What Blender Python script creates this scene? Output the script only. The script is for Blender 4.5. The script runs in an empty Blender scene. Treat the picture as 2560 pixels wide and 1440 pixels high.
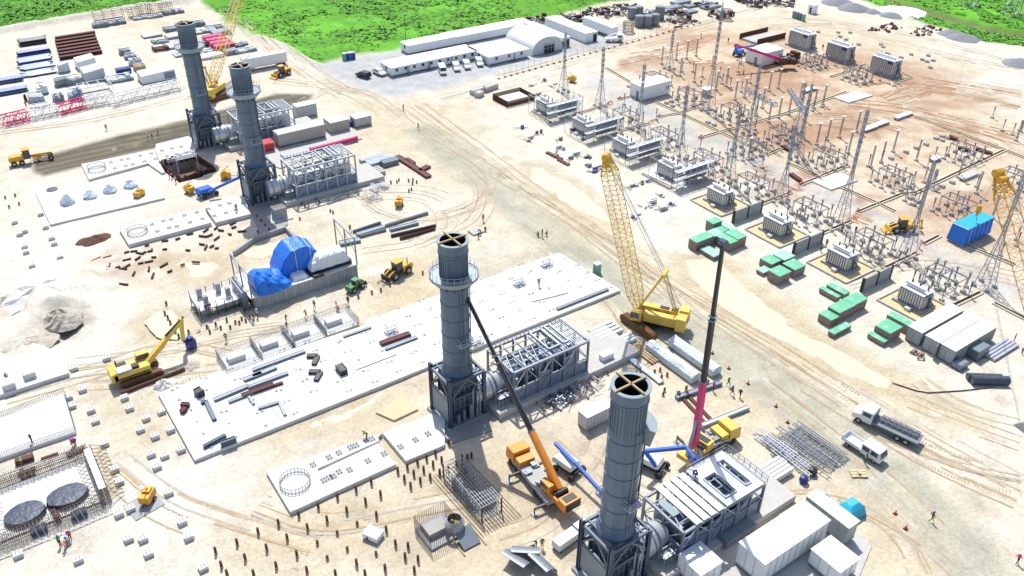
import bpy, math, random
import numpy as np
from mathutils import Matrix, Vector
rnd = random.Random(7)
S = bpy.context.scene
COL = S.collection
PI = math.pi
# ---------------------------------------------------------------- survey camera (drone 85 m above the site)
F, PITCH, ROLL, YAW, H = 2138.616, 0.578235, -0.010678, 0.613416, 85.0
_cy, _sy = math.cos(YAW), math.sin(YAW)
_fw = Vector((math.cos(PITCH)*_sy, math.cos(PITCH)*_cy, -math.sin(PITCH)))
_rt = Vector((_cy, -_sy, 0)); _dn = _fw.cross(_rt)
_c, _s = math.cos(ROLL), math.sin(ROLL)
_rx = _c*_rt + _s*_dn; _dx = -_s*_rt + _c*_dn
def ray(px, py):
    return _rx*((px-1280)/F) + _dx*((py-720)/F) + _fw
def g(px, py, z=0.0):
    """survey: photo pixel -> site metres on the level z"""
    d = ray(px, py); t = (z-H)/d.z
    return (d.x*t, d.y*t)
def g3(px, py, z=0.0):
    x, y = g(px, py, z); return Vector((x, y, z))
def onplane(px, py, p, d):
    """survey: where the sight line meets the upright plane through p along d"""
    r = ray(px, py); nx, ny = -d[1], d[0]
    t = (p[0]*nx+p[1]*ny)/(r.x*nx+r.y*ny)
    return Vector((r.x*t, r.y*t, H+r.z*t))
def up(b, t):
    """survey: height of an upright from its base pixel and top pixel"""
    x, y = g(*b); r = ray(*t); k = (r.x*x+r.y*y)/(r.x**2+r.y**2)
    return H+r.z*k
def Z(ox, oy, pts):
    return [(ox+a/4.0, oy+b/4.0) for a, b in pts]
cam = bpy.data.cameras.new('camera'); co = bpy.data.objects.new('camera', cam); COL.objects.link(co)
cam.sensor_width = 36.0; cam.lens = F/2560*36; cam.clip_end = 9000; cam.clip_start = 1
m = Matrix((( _rx.x, -_dx.x, -_fw.x, 0), (_rx.y, -_dx.y, -_fw.y, 0), (_rx.z, -_dx.z, -_fw.z, H), (0, 0, 0, 1)))
co.matrix_world = m; S.camera = co
# ---------------------------------------------------------------- daylight
W = bpy.data.worlds.new('World'); S.world = W; W.use_nodes = True
nt = W.node_tree; bg = nt.nodes['Background']
sky = nt.nodes.new('ShaderNodeTexSky'); sky.sky_type = 'NISHITA'; sky.sun_disc = False
SUN_EL, SUN_AZ = math.radians(58), math.atan2(.38, .92)
sky.sun_elevation = SUN_EL; sky.sun_rotation = SUN_AZ
sky.air_density = 1.0; sky.dust_density = 1.5
nt.links.new(sky.outputs[0], bg.inputs[0]); bg.inputs[1].default_value = 0.125
sl = bpy.data.lights.new('sun', 'SUN'); sl.energy = 3.7; sl.angle = math.radians(.5); sl.color = (1, .97, .915)
so = bpy.data.objects.new('sun', sl); COL.objects.link(so)
sd = Vector((math.sin(SUN_AZ)*math.cos(SUN_EL), math.cos(SUN_AZ)*math.cos(SUN_EL), math.sin(SUN_EL)))
so.rotation_euler = sd.to_track_quat('Z', 'Y').to_euler(); so.location = (0, 0, 200)
S.view_settings.view_transform = 'Standard'; S.view_settings.look = 'None'
S.view_settings.exposure = 0.5; S.view_settings.gamma = 1; S.view_settings.use_curve_mapping = False
S.cycles.use_denoising = True
S.cycles.max_bounces = 5; S.cycles.diffuse_bounces = 3
# ---------------------------------------------------------------- materials
MATS = {}
def mat(name, rgb, rough=.7, metal=0.0, var=.18, scale=.8, dirt=.25, dirtcol=(.42, .34, .24), bump=0.0, ribs=0.0, spec=.4, stretch=0):
    """procedural paint / metal / earth: large patches, fine grain, dust"""
    mt = bpy.data.materials.new(name); mt.use_nodes = True; n = mt.node_tree.nodes; l = mt.node_tree.links
    b = n['Principled BSDF']; b.inputs['Roughness'].default_value = rough; b.inputs['Metallic'].default_value = metal
    b.inputs['Specular IOR Level'].default_value = spec
    tc = n.new('ShaderNodeTexCoord'); src = tc.outputs['Object']
    if stretch:
        mp = n.new('ShaderNodeMapping'); mp.inputs['Scale'].default_value = (1, 1, stretch); l.new(src, mp.inputs[0]); src = mp.outputs[0]
    nz = n.new('ShaderNodeTexNoise'); nz.inputs['Scale'].default_value = scale; nz.inputs['Detail'].default_value = 8; nz.inputs['Roughness'].default_value = .65
    l.new(src, nz.inputs['Vector'])
    mx = n.new('ShaderNodeMix'); mx.data_type = 'RGBA'
    mx.inputs[6].default_value = tuple(c*(1-var) for c in rgb)+(1,)
    mx.inputs[7].default_value = tuple(min(1, c*(1+var)) for c in rgb)+(1,)
    l.new(nz.outputs['Fac'], mx.inputs[0])
    n2 = n.new('ShaderNodeTexNoise'); n2.inputs['Scale'].default_value = scale*2.7; n2.inputs['Detail'].default_value = 6
    l.new(src, n2.inputs['Vector'])
    rp = n.new('ShaderNodeMapRange'); rp.inputs[1].default_value = .52; rp.inputs[2].default_value = .75; rp.inputs[4].default_value = dirt
    l.new(n2.outputs['Fac'], rp.inputs[0])
    m2 = n.new('ShaderNodeMix'); m2.data_type = 'RGBA'; m2.inputs[7].default_value = tuple(dirtcol)+(1,)
    l.new(rp.outputs[0], m2.inputs[0]); l.new(mx.outputs[2], m2.inputs[6])
    l.new(m2.outputs[2], b.inputs['Base Color'])
    if bump or ribs:
        bp = n.new('ShaderNodeBump'); bp.inputs['Strength'].default_value = 1.0; bp.inputs['Distance'].default_value = bump or .03
        if ribs:
            wv = n.new('ShaderNodeTexWave'); wv.wave_type = 'BANDS'; wv.bands_direction = 'DIAGONAL'; wv.inputs['Scale'].default_value = ribs
            l.new(tc.outputs['Object'], wv.inputs['Vector']); l.new(wv.outputs['Fac'], bp.inputs['Height'])
        else:
            l.new(n2.outputs['Fac'], bp.inputs['Height'])
        l.new(bp.outputs[0], b.inputs['Normal'])
    MATS[name] = mt; return mt
def M_(n): return MATS[n]
mat('stack_paint', (.105, .152, .218), .42, .15, .28, .9, .45, (.20, .24, .27), stretch=.09)
mat('dark_steel', (.07, .098, .145), .45, .3, .2, .6, .15, (.2, .19, .18))
mat('duct_panel', (.19, .24, .27), .5, .2, .15, .5, .25, (.33, .33, .3))
mat('galv', (.40, .44, .49), .45, .35, .15, 1.2, .15, (.35, .33, .3))
mat('galv_dark', (.20, .23, .27), .5, .35, .2, 1.0, .2, (.3, .27, .24))
mat('mast_steel', (.30, .33, .38), .5, .3, .2, 1.0, .1)
mat('blue_grey_panel', (.17, .22, .32), .45, .3, .35, .7, .3, (.06, .08, .14))
mat('silver', (.55, .57, .6), .35, .5, .15, .6, .2, (.3, .3, .32))
mat('white_paint', (.78, .79, .80), .45, 0, .05, .5, .12, (.6, .57, .5))
mat('white_ribbed', (.70, .72, .73), .5, 0, .06, .5, .15, (.55, .5, .42), ribs=6, bump=.04)
mat('cream_ribbed', (.60, .58, .50), .5, 0, .08, .5, .2, (.45, .38, .3), ribs=6, bump=.04)
mat('grey_ribbed', (.50, .53, .54), .5, 0, .1, .5, .25, (.34, .3, .26), ribs=6, bump=.04)
mat('concrete', (.62, .62, .60), .9, 0, .12, .22, .5, (.48, .45, .38), bump=.02)
mat('machine_green', (.05, .25, .07), .5, 0, .2, 1, .4, (.2, .2, .12))
mat('concrete_old', (.47, .46, .43), .9, 0, .15, .6, .35, (.36, .31, .25), bump=.02)
mat('concrete_grey', (.34, .35, .36), .9, 0, .2, .9, .35, (.24, .23, .22), bump=.02)
mat('dark_concrete', (.30, .29, .27), .6, 0, .2, .6, .3, (.2, .18, .15))  # dark concrete; its tone also stands in for stack shadow on two foot slabs
mat('formwork', (.44, .32, .18), .85, 0, .25, 1.0, .3, (.25, .16, .1))
mat('wood_pale', (.58, .47, .30), .85, 0, .2, 1.2, .3, (.4, .28, .18))
mat('wood_crate', (.27, .20, .17), .85, 0, .35, 1.6, .4, (.36, .3, .26))
mat('green_cover', (.13, .44, .26), .5, 0, .25, .3, .9, (.42, .60, .48))
mat('green_pale', (.30, .52, .42), .6, 0, .2, .8, .3, (.45, .5, .45))
mat('rust', (.105, .040, .028), .8, .1, .35, 2.0, .25, (.2, .1, .06))
mat('rust_beam', (.12, .045, .04), .75, .1, .3, .8, .2, (.2, .09, .06))
mat('rebar', (.20, .16, .14), .7, .3, .3, 2, .2)
mat('pile_collar', (.36, .30, .20), .9, 0, .2, 2, .2)
mat('crane_yellow', (.72, .49, .09), .45, 0, .2, 1.1, .5, (.45, .3, .12))
mat('crane_orange', (.80, .27, .02), .45, 0, .2, 1.1, .5, (.5, .25, .1))
mat('machine_yellow', (.70, .36, .03), .45, 0, .2, 1.1, .5, (.3, .18, .08))
mat('red_paint', (.55, .03, .05), .45, 0, .12, .8, .15, (.3, .1, .1))
mat('pink_paint', (.62, .035, .18), .45, 0, .12, .8, .15, (.4, .1, .2))
mat('blue_paint', (.02, .13, .55), .4, 0, .12, .8, .1)
mat('blue_deep', (.015, .04, .20), .4, 0, .2, .8, .1)
mat('blue_pipe', (.07, .11, .22), .4, .2, .3, .8, .2, (.3, .33, .4))
mat('tarp_blue', (.015, .17, .68), .38, 0, .25, .9, .25, (.10, .34, .68), bump=.12)
mat('tarp_blue_lit', (.02, .37, .54), .42, 0, .15, .7, .2, (.08, .42, .66), bump=.05)  # the blue tarp as sunlight shows it, light put into the colour
mat('tarp_white', (.74, .76, .79), .5, 0, .1, .8, .2, (.55, .6, .66), bump=.15)
mat('tarp_clear', (.58, .66, .71), .3, 0, .25, 1.2, .4, (.36, .46, .56), bump=.25)
mat('tarp_black', (.05, .066, .10), .45, 0, .3, .7, .4, (.13, .16, .21), bump=.15)
mat('black', (.018, .019, .022), .5, 0, .2, 1, .15, (.1, .09, .08))
mat('boom_black', (.03, .028, .035), .45, .1, .2, .6, .1, (.08, .06, .06))
mat('rubber', (.03, .03, .03), .85, 0, .2, 1, .4, (.22, .18, .13))
mat('track_rust', (.17, .085, .04), .8, .1, .3, 1.5, .3, (.3, .2, .1))
mat('glass', (.03, .05, .07), .12, 0, .2, 1, .05, spec=.6)
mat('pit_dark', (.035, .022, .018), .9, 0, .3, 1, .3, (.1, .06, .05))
mat('gravel_grey', (.22, .23, .25), .95, 0, .3, 1.5, .4, (.34, .35, .36), bump=.15)
mat('spoil', (.46, .41, .34), .95, 0, .25, .6, .4, (.28, .23, .18), bump=.3)
mat('spoil_white', (.66, .64, .60), .95, 0, .15, .4, .3, (.42, .38, .33), bump=.3)
mat('skin', (.12, .065, .042), .7, 0, .1, 3, 0)
mat('jeans', (.035, .05, .10), .85, 0, .25, 4, .2)
mat('khaki', (.14, .11, .075), .85, 0, .25, 4, .2)
mat('hivis_yellow', (.42, .62, .05), .7, 0, .15, 3, .05)
mat('hivis_green', (.16, .60, .05), .7, 0, .15, 3, .05)
mat('hivis_pink', (.72, .05, .14), .7, 0, .15, 3, .05)
mat('hivis_orange', (.75, .17, .03), .7, 0, .15, 3, .05)
mat('shirt_white', (.65, .65, .66), .8, 0, .1, 3, .05)
mat('shirt_dark', (.05, .05, .065), .8, 0, .2, 3, .05)
mat('porcelain', (.20, .16, .15), .35, 0, .2, 2, .05)
mat('cone_red', (.72, .06, .03), .6, 0, .1, 3, .1)
mat('pad_grey', (.40, .40, .38), .8, 0, .15, .5, .3, (.5, .47, .4))
mat('sump', (.58, .46, .24), .6, 0, .12, .3, .2, (.5, .4, .25))
mat('water_mud', (.60, .54, .40), .28, 0, .05, .06, .2, (.58, .53, .41), spec=.2)
mat('ditch_water', (.16, .13, .085), .2, 0, .2, .2, .2)
# ---------------------------------------------------------------- mesh builder
class MB:
    def __init__(s, M=None): s.v = []; s.f = []; s.mi = []; s.M = M; s.k = 0
    def add(s, vs, fs):
        o = len(s.v)
        if s.M is not None: vs = [tuple(s.M @ Vector(p)) for p in vs]
        s.v += [tuple(p) for p in vs]
        s.f += [tuple(i+o for i in q) for q in fs]; s.mi += [s.k]*len(fs); return s
    def box(s, x0, x1, y0, y1, z0, z1):
        return s.add([(x0,y0,z0),(x1,y0,z0),(x1,y1,z0),(x0,y1,z0),(x0,y0,z1),(x1,y0,z1),(x1,y1,z1),(x0,y1,z1)],
            [(3,2,1,0),(4,5,6,7),(0,1,5,4),(1,2,6,5),(2,3,7,6),(3,0,4,7)])
    def cbox(s, c, sx, sy, sz, rz=0.0):
        """box standing on c"""
        a, b = math.cos(rz), math.sin(rz); P = []
        for dz in (0, sz):
            for dx, dy in ((-1,-1),(1,-1),(1,1),(-1,1)):
                X, Y = dx*sx/2, dy*sy/2
                P.append((c[0]+X*a-Y*b, c[1]+X*b+Y*a, c[2]+dz))
        return s.add(P, [(3,2,1,0),(4,5,6,7),(0,1,5,4),(1,2,6,5),(2,3,7,6),(3,0,4,7)])
    def bar(s, p, q, w=.1, h=None, w2=None):
        p, q = Vector(p), Vector(q); d = q-p
        if d.length < 1e-6: return s
        d.normalize(); u = d.cross(Vector((0,0,1)))
        if u.length < 1e-3: u = Vector((1,0,0))
        u.normalize(); n = u.cross(d); h = h or w; r2 = (w2 or w)/w; P = []
        for e, k in ((p, 1), (q, r2)):
            for a, b in ((-1,-1),(1,-1),(1,1),(-1,1)):
                P.append(e+u*(a*w*k/2)+n*(b*h*k/2))
        return s.add(P, [(0,1,2,3),(7,6,5,4),(4,5,1,0),(5,6,2,1),(6,7,3,2),(7,4,0,3)])
    def tube(s, p, q, r, n=8, r2=None, cap=True):
        p, q = Vector(p), Vector(q); d = (q-p).normalized(); u = d.cross(Vector((0,0,1)))
        if u.length < 1e-3: u = Vector((1,0,0))
        u.normalize(); w = d.cross(u); r2 = r if r2 is None else r2; P = []
        for e, k in ((p, r), (q, r2)):
            for i in range(n):
                a = 2*PI*i/n; P.append(e+u*(k*math.cos(a))+w*(k*math.sin(a)))
        fs = [(i, (i+1) % n, n+(i+1) % n, n+i) for i in range(n)]
        if cap: fs += [tuple(range(n-1, -1, -1)), tuple(range(n, 2*n))]
        return s.add(P, fs)
    def lathe(s, prof, n=24, c=(0,0,0), cap=False):
        P = []; fs = []
        for r, z in prof:
            for i in range(n):
                a = 2*PI*i/n; P.append((c[0]+r*math.cos(a), c[1]+r*math.sin(a), c[2]+z))
        for j in range(len(prof)-1):
            for i in range(n):
                fs.append((j*n+i, j*n+(i+1) % n, (j+1)*n+(i+1) % n, (j+1)*n+i))
        if cap: fs += [tuple(range(n-1,-1,-1)), tuple(range((len(prof)-1)*n, len(prof)*n))]
        return s.add(P, fs)
    def prism(s, pts, z0, z1):
        ar = sum(a[0]*b[1]-b[0]*a[1] for a, b in zip(pts, pts[1:]+pts[:1]))
        if ar < 0: pts = pts[::-1]
        n = len(pts)
        return s.add([(x,y,z0) for x,y in pts]+[(x,y,z1) for x,y in pts],
            [tuple(range(n-1,-1,-1)), tuple(range(n,2*n))]+[(i,(i+1)%n,n+(i+1)%n,n+i) for i in range(n)])
    def ext(s, prof, y0, y1):
        """side profile (x,z), counter-clockwise, pulled across y"""
        n = len(prof)
        return s.add([(x,y0,z) for x,z in prof]+[(x,y1,z) for x,z in prof],
            [tuple(range(n)), tuple(range(2*n-1,n-1,-1))]+[((i+1)%n,i,n+i,n+(i+1)%n) for i in range(n)])
    def wheel(s, x, y, r, w):
        return s.tube((x, y-w/2, r), (x, y+w/2, r), r, 14)
    def lattice(s, p, q, wa, wb, n, c=.1, b=.06, h=None, diag=True, up_=(0,0,1)):
        """square lattice boom: four chords and zigzag bracing from p to q"""
        p, q = Vector(p), Vector(q); d = (q-p).normalized(); u = d.cross(Vector(up_))
        if u.length < 1e-3: u = Vector((1,0,0))
        u.normalize(); w = u.cross(d); R = []
        for i in range(n+1):
            t = i/n; e = p.lerp(q, t); k = (wa+(wb-wa)*t)/2; kh = k*(h or 1)
            R.append([e+u*(a*k)+w*(o*kh) for a, o in ((-1,-1),(1,-1),(1,1),(-1,1))])
        for j in range(4): s.bar(R[0][j], R[n][j], c)
        for i in range(n):
            for j in range(4):
                k = (j+1) % 4
                if diag: s.bar(R[i][j] if i % 2 else R[i][k], R[i+1][k] if i % 2 else R[i+1][j], b)
                s.bar(R[i+1][j], R[i+1][k], b)
        return s
    def build(s, name, mats, parent=None, loc=(0,0,0), rz=0.0, smooth=False):
        me = bpy.data.meshes.new(name); me.from_pydata(s.v, [], s.f)
        for q in (mats if isinstance(mats, (list, tuple)) else [mats]):
            me.materials.append(MATS[q] if isinstance(q, str) else q)
        if any(s.mi): me.polygons.foreach_set('material_index', s.mi)
        if smooth: me.polygons.foreach_set('use_smooth', [True]*len(s.f))
        me.update()
        o = bpy.data.objects.new(name, me); COL.objects.link(o)
        if parent is not None: o.parent = parent; CH.setdefault(parent.name, []).append(o)
        o.location = loc; o.rotation_euler = (0, 0, rz); return o
CH = {}
def tag(o, label, cat, group=None, kind=None):
    o['label'] = label; o['category'] = cat
    if group: o['group'] = group
    if kind: o['kind'] = kind
    return o
def thing(name, label, cat, loc=(0,0,0), rz=0.0, group=None):
    o = bpy.data.objects.new(name, None); COL.objects.link(o); o.empty_display_size = .2
    o.location = (loc[0], loc[1], loc[2] if len(loc) > 2 else 0); o.rotation_euler = (0, 0, rz)
    return tag(o, label, cat, group)
def dup(root, loc, rz=None, label=None, group=None):
    """copy a thing with copies of its parts and sub-parts (mesh data shared)"""
    r = root.copy(); COL.objects.link(r); r.location = (loc[0], loc[1], loc[2] if len(loc) > 2 else 0)
    if rz is not None: r.rotation_euler = (0, 0, rz)
    if label: r['label'] = label
    if group: r['group'] = group
    def rec(a, b):
        for ch in CH.get(a.name, []):
            c = ch.copy(); COL.objects.link(c); c.parent = b
            CH.setdefault(b.name, []).append(c); rec(ch, c)
    rec(root, r); return r
def struct(name, mb, mats, smooth=False):
    o = mb.build(name, mats, smooth=smooth); o['kind'] = 'structure'; return o
def solo(name, mb, mats, label, cat, loc=(0,0,0), rz=0.0, group=None, smooth=False):
    return tag(mb.build(name, mats, None, loc, rz, smooth), label, cat, group)
NTH = 'first second third fourth fifth sixth seventh eighth ninth tenth eleventh twelfth thirteenth fourteenth fifteenth sixteenth'.split()
def nth(i, n, side='left'):
    o = {'left': 'right', 'right': 'left', 'near end': 'far end', 'far end': 'near end'}[side]
    if n == 1: return 'only one'
    if i == 0: return 'first from the '+side
    if i == n-1: return 'last towards the '+o
    return NTH[min(i, 15)]+' from the '+side
# ---------------------------------------------------------------- the ground: one sheet to the horizon, painted with its soils
rs = np.random.RandomState(5)
_LAT = rs.rand(256, 256)
def vnoise(x, y, sc):
    x = x/sc+1000.3; y = y/sc+1000.7; i = np.floor(x).astype(int); j = np.floor(y).astype(int)
    fx = x-i; fy = y-j; fx = fx*fx*(3-2*fx); fy = fy*fy*(3-2*fy)
    A = _LAT[i % 256, j % 256]; B = _LAT[(i+1) % 256, j % 256]; C = _LAT[i % 256, (j+1) % 256]; D = _LAT[(i+1) % 256, (j+1) % 256]
    return (A*(1-fx)+B*fx)*(1-fy)+(C*(1-fx)+D*fx)*fy
def fbm(x, y, sc, o=4):
    t = 0; a = .5
    for k in range(o): t = t+a*vnoise(x+17*k, y-9*k, sc); sc *= .5; a *= .5
    return t/(1-.5**o)
def axis(lo, hi, step, a, b, far):
    mid = np.arange(lo, hi, step); out = []; x = hi; s = step
    while x < b: out.append(x); s = min(s*1.012, 1.5); x += s
    while x < far: out.append(x); s *= 1.35; x += s
    neg = []; x = lo-step; s = step
    while x > a: neg.append(x); s = min(s*1.05, 1.5); x -= s
    while x > -far: neg.append(x); s *= 1.5; x -= s
    return np.array(neg[::-1]+list(mid)+out)
ax = axis(-16, 130, .5, -30, 380, 3500); ay = axis(28, 140, .5, 20, 400, 3500)
GX, GY = np.meshgrid(ax, ay); NX, NY = len(ax), len(ay)
X = GX.ravel().astype(float); Y = GY.ravel().astype(float)
jx = (fbm(X, Y, 6)-.5)*5; jy = (fbm(X+91, Y+37, 6)-.5)*5
XJ, YJ = X+jx, Y+jy
def seg_d(px, py, a, b):
    ax_, ay_ = a; bx, by = b; dx, dy = bx-ax_, by-ay_
    t = np.clip(((px-ax_)*dx+(py-ay_)*dy)/(dx*dx+dy*dy+1e-9), 0, 1)
    return np.hypot(px-ax_-t*dx, py-ay_-t*dy)
def poly_mask(P, soft=1.0, jit=True):
    px, py = (XJ, YJ) if jit else (X, Y)
    P = list(P); ins = np.zeros(len(px), bool); d = np.full(len(px), 1e9)
    for a, b in zip(P, P[1:]+P[:1]):
        c = ((a[1] > py) != (b[1] > py)); den = (b[1]-a[1]) or 1e-9
        ins ^= c & (px < (b[0]-a[0])*(py-a[1])/den+a[0]); d = np.minimum(d, seg_d(px, py, a, b))
    sdv = np.where(ins, d, -d); return np.clip(sdv/soft*.5+.5, 0, 1)
def P_(*pts): return [g(*p) for p in pts]
def line_d(pts):
    d = np.full(len(X), 1e9)
    for a, b in zip(pts, pts[1:]): d = np.minimum(d, seg_d(X+jx*.08, Y+jy*.08, a, b))
    return d
n1 = fbm(X, Y, 14); n2 = fbm(X+50, Y+11, 3.5); n3 = fbm(X-31, Y+77, 40, 3)
SAND = np.array([.615, .55, .43]); WHITE = np.array([.675, .64, .56]); TAN = np.array([.50, .375, .245]); CREAM = np.array([.57, .485, .335])
GREY = np.array([.50, .495, .455]); RED = np.array([.40, .235, .14]); OLIVE = np.array([.32, .285, .19]); GREEN = np.array([.13, .38, .035])
col = np.empty((len(X), 3)); col[:] = SAND
def mixc(mk, c, k=1.0):
    global col
    mk = (mk*k)[:, None]; col = col*(1-mk)+np.asarray(c)*mk
mixc(np.clip((n3-.42)*4, 0, 1), WHITE, .55); mixc(np.clip((n1-.52)*4, 0, 1), CREAM, .6); mixc(np.clip((n2-.6)*4, 0, 1), TAN, .22)
# white sand on the left and between the slabs
for P in (P_((0,500),(340,440),(420,720),(300,1440),(0,1440)), P_((260,1120),(470,1160),(420,1300),(560,1440),(200,1440)), P_((0,640),(380,640),(420,900),(0,960)),
          P_((2200,1000),(2420,1010),(2560,1120),(2560,1400),(2440,1330),(2280,1130)), P_((1240,200),(1420,300),(1760,640),(1640,600),(1300,380)), P_((0,60),(300,60),(520,250),(0,330)),
          P_((1690,520),(1860,520),(2240,820),(2560,1000),(2560,1130),(2300,960),(2020,790))):
    mixc(poly_mask(P, 12), WHITE, .6)
# switchyard: redder earth, with torn orange streaks
for P, k in ((P_((1640,60),(2100,60),(2560,330),(2560,720),(2300,640),(1900,430),(1560,230)), .55), (P_((2140,200),(2560,330),(2560,430),(2330,400),(2090,260)), .35)):
    mixc(poly_mask(P, 14), (.57, .44, .30), k)
sy = poly_mask(P_((1640,60),(2300,160),(2560,250),(2560,620),(2100,500),(1800,330)), 10)
st = fbm((X*.35+Y*.9)/1.0, (X*.9-Y*.35)*.22, 9, 4)
mixc(sy*np.clip((st-.46)*7, 0, 1), RED, .8); mixc(sy*np.clip((n2-.56)*6, 0, 1), RED, .55)
for x, y, r in ((2380,320,4),(2420,335,5),(2290,270,6),(2180,330,4),(2120,300,5),(1880,430,5),(1960,470,5),(2010,445,4),(1580,160,6),(1640,150,6),(2130,540,3),(2150,500,3),(1990,480,4),(1720,110,5)):
    a_, b_ = g(x, y); mixc(np.clip(1.3-np.hypot((XJ-a_)*.6, (YJ-b_)*1.2)/r, 0, 1)*np.clip((n2-.3)*4, 0, 1), (.36, .20, .12), .75)
# graded road past the cranes
road = P_((860,250),(980,240),(1060,300),(1180,420),(1330,560),(1450,690),(1700,860),(1900,960),(2200,1160),(2380,1330),(2470,1440),(2330,1440),(2200,1290),(1900,1060),(1690,940),(1500,800),(1400,640),(1180,520),(990,380),(860,320))
mixc(poly_mask(road, 5), CREAM, .65)
rc = P_((1060,330),(1330,540),(1560,735),(1800,860),(2000,1010),(2200,1180),(2380,1350),(2480,1470))
d = line_d(rc); mixc(np.clip(1.9-d/3.6, 0, 1)*np.clip(.85+(n2-.4)*.6, 0, 1), (.41, .40, .315), .92)
# wet hollow beside the road, flat yellow clay
for P in (P_((1700,640),(1800,650),(1930,760),(2130,880),(2240,960),(2380,1020),(2230,990),(2060,920),(1910,835),(1760,740)), P_((1260,420),(1420,500),(1520,575),(1700,700),(1600,650),(1420,560))):
    mixc(poly_mask(P, 6), (.555, .475, .30), .9)
# yellow clay round the pits and by the new slab
for P in (P_((360,800),(400,770),(470,790),(520,840),(430,850),(370,830)), P_((1100,700),(1180,800),(930,830),(900,760),(960,710)), P_((430,640),(560,640),(580,690),(440,720)),
          P_((620,1130),(1050,980),(1110,1000),(1000,1060),(800,1150)), P_((300,950),(400,990),(440,1090),(300,1150),(190,980)), P_((960,660),(1080,640),(1130,740),(1000,800)),
          P_((560,1440),(640,1290),(960,1180),(1120,1090),(1250,1180),(1200,1440)), P_((1180,1060),(1500,1080),(1500,1300),(1240,1340)), P_((2060,1220),(2300,1290),(2340,1440),(2150,1440))):
    mixc(poly_mask(P, 5), (.53, .43, .275), .62)
# torn brown earth among the pile cut-offs
for P in (P_((200,640),(560,600),(600,650),(560,690),(220,700)), P_((1560,150),(1700,140),(1740,190),(1560,200)), P_((2090,260),(2330,240),(2400,300),(2150,290)), P_((2050,300),(2120,280),(2200,330),(2080,340)), P_((560,345),(620,350),(640,400),(520,400))):
    mixc(poly_mask(P, 4)*np.clip((n2-.35)*4, 0, 1), (.45, .33, .23), .75)
# grey gravel yard by the offices and inside the switchyard
for P, k in ((P_((780,160),(900,140),(1010,120),(1150,90),(1290,60),(1560,60),(1560,110),(1330,160),(1110,220),(1000,240),(900,230),(800,180)), .85),
          (P_((1460,175),(1510,190),(1620,250),(1760,330),(1840,350),(1990,440),(2100,480),(2250,560),(2400,640),(2560,730),(2560,770),(2400,690),(2240,600),(2130,530),(1980,480),(1840,400),(1700,360),(1600,300),(1480,240)), .6)):
    mixc(poly_mask(P, 3), (.41, .435, .45), k*1.15*np.clip(.75+(n2-.5), .4, 1) if k < .8 else k)
# dark graded strip where the grader works
gs = P_((80,398),(300,338),(480,296),(690,234),(785,236),(770,252),(620,300),(480,346),(300,392),(110,440),(84,430))
gm = poly_mask(gs, .8, False); rid = .5+.5*np.sin((Y-X*.03)*2.6+n2*2)
mixc(gm, np.array([.105, .10, .075]), .97); mixc(gm*np.clip(rid*1.6-.7, 0, 1), (.33, .27, .165), .5)
mixc(poly_mask(P_((1120,690),(1175,650),(1420,600),(1500,640),(1400,640),(1150,715)), 2), OLIVE, .35)
# tyre tracks: paired ruts of damp darker or dry lighter sand
TR = [((1015,267),(1280,451),(1480,570),(1700,720),(1920,842),(2165,997),(2400,1130),(2560,1215)), ((1050,262),(1200,370),(1400,520),(1560,640),(1720,760),(1900,880),(2130,1020),(2330,1150),(2560,1250)),
      ((2300,950),(2400,1020),(2560,1060)), ((2280,1000),(2420,1060),(2560,1110)), ((2200,1080),(2400,1160),(2560,1190)), ((560,900),(420,870),(250,930),(0,1000)), ((540,935),(400,950),(190,960)),
      ((700,830),(560,850),(380,900),(150,930)), ((900,480),(1090,480),(1150,560),(1050,620),(900,640)), ((870,470),(1000,560),(1200,520),(1240,430),(1060,330)), ((760,250),(830,220),(900,230),(1000,300)), ((690,200),(840,215),(960,245)),
      ((0,330),(240,300),(470,240),(640,200)), ((0,300),(200,270),(470,215)), ((600,40),(700,130),(800,200),(900,250)), ((560,30),(640,100),(760,200)), ((1900,1250),(2100,1240),(2250,1330),(2300,1440)), ((2100,1240),(2330,1360),(2420,1440)),
      ((1900,70),(2100,60),(2200,100),(2400,150),(2560,180)), ((1900,45),(2060,50),(2250,80),(2560,160)), ((2240,230),(2340,200),(2450,210),(2560,230)), ((2220,250),(2300,210),(2440,230),(2560,260)), ((2250,260),(2330,290),(2560,350)),
      ((2300,280),(2440,300),(2560,330)), ((2040,300),(2200,280),(2300,330)), ((1160,430),(1210,470),(1180,560),(1060,590)), ((1310,560),(1420,650),(1560,760),(1640,900)), ((1240,1330),(1340,1300),(1450,1180),(1500,1080)), ((1640,1250),(1500,1180),(1400,1090)),
      ((1900,960),(2050,1080),(2200,1200),(2330,1330)), ((1400,110),(1560,130),(1800,60)), ((1250,190),(1400,150),(1700,70),(1900,20)), ((1100,250),(1300,200),(1500,150)), ((2100,700),(2300,640),(2560,700)), ((300,1150),(420,1250),(560,1300),(800,1370)), ((640,1270),(800,1330),(1000,1290),(1200,1250))]
hz = np.zeros(len(X))
for k, T in enumerate(TR):
    pts = P_(*T)
    dd = line_d(pts)
    w = 1.1+.3*(k % 3)
    rut = np.clip(1-np.abs(dd-w)/.45, 0, 1)
    c = ((.40, .31, .20), (.47, .43, .36), (.66, .61, .50))[(k*7) % 3 if k > 1 else 0]
    mixc(rut*np.clip(n2*2.2-.45, 0, 1), c, .6); hz -= rut*.05; hz += np.clip(1-np.abs(dd-w-.55)/.4, 0, 1)*.04
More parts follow.
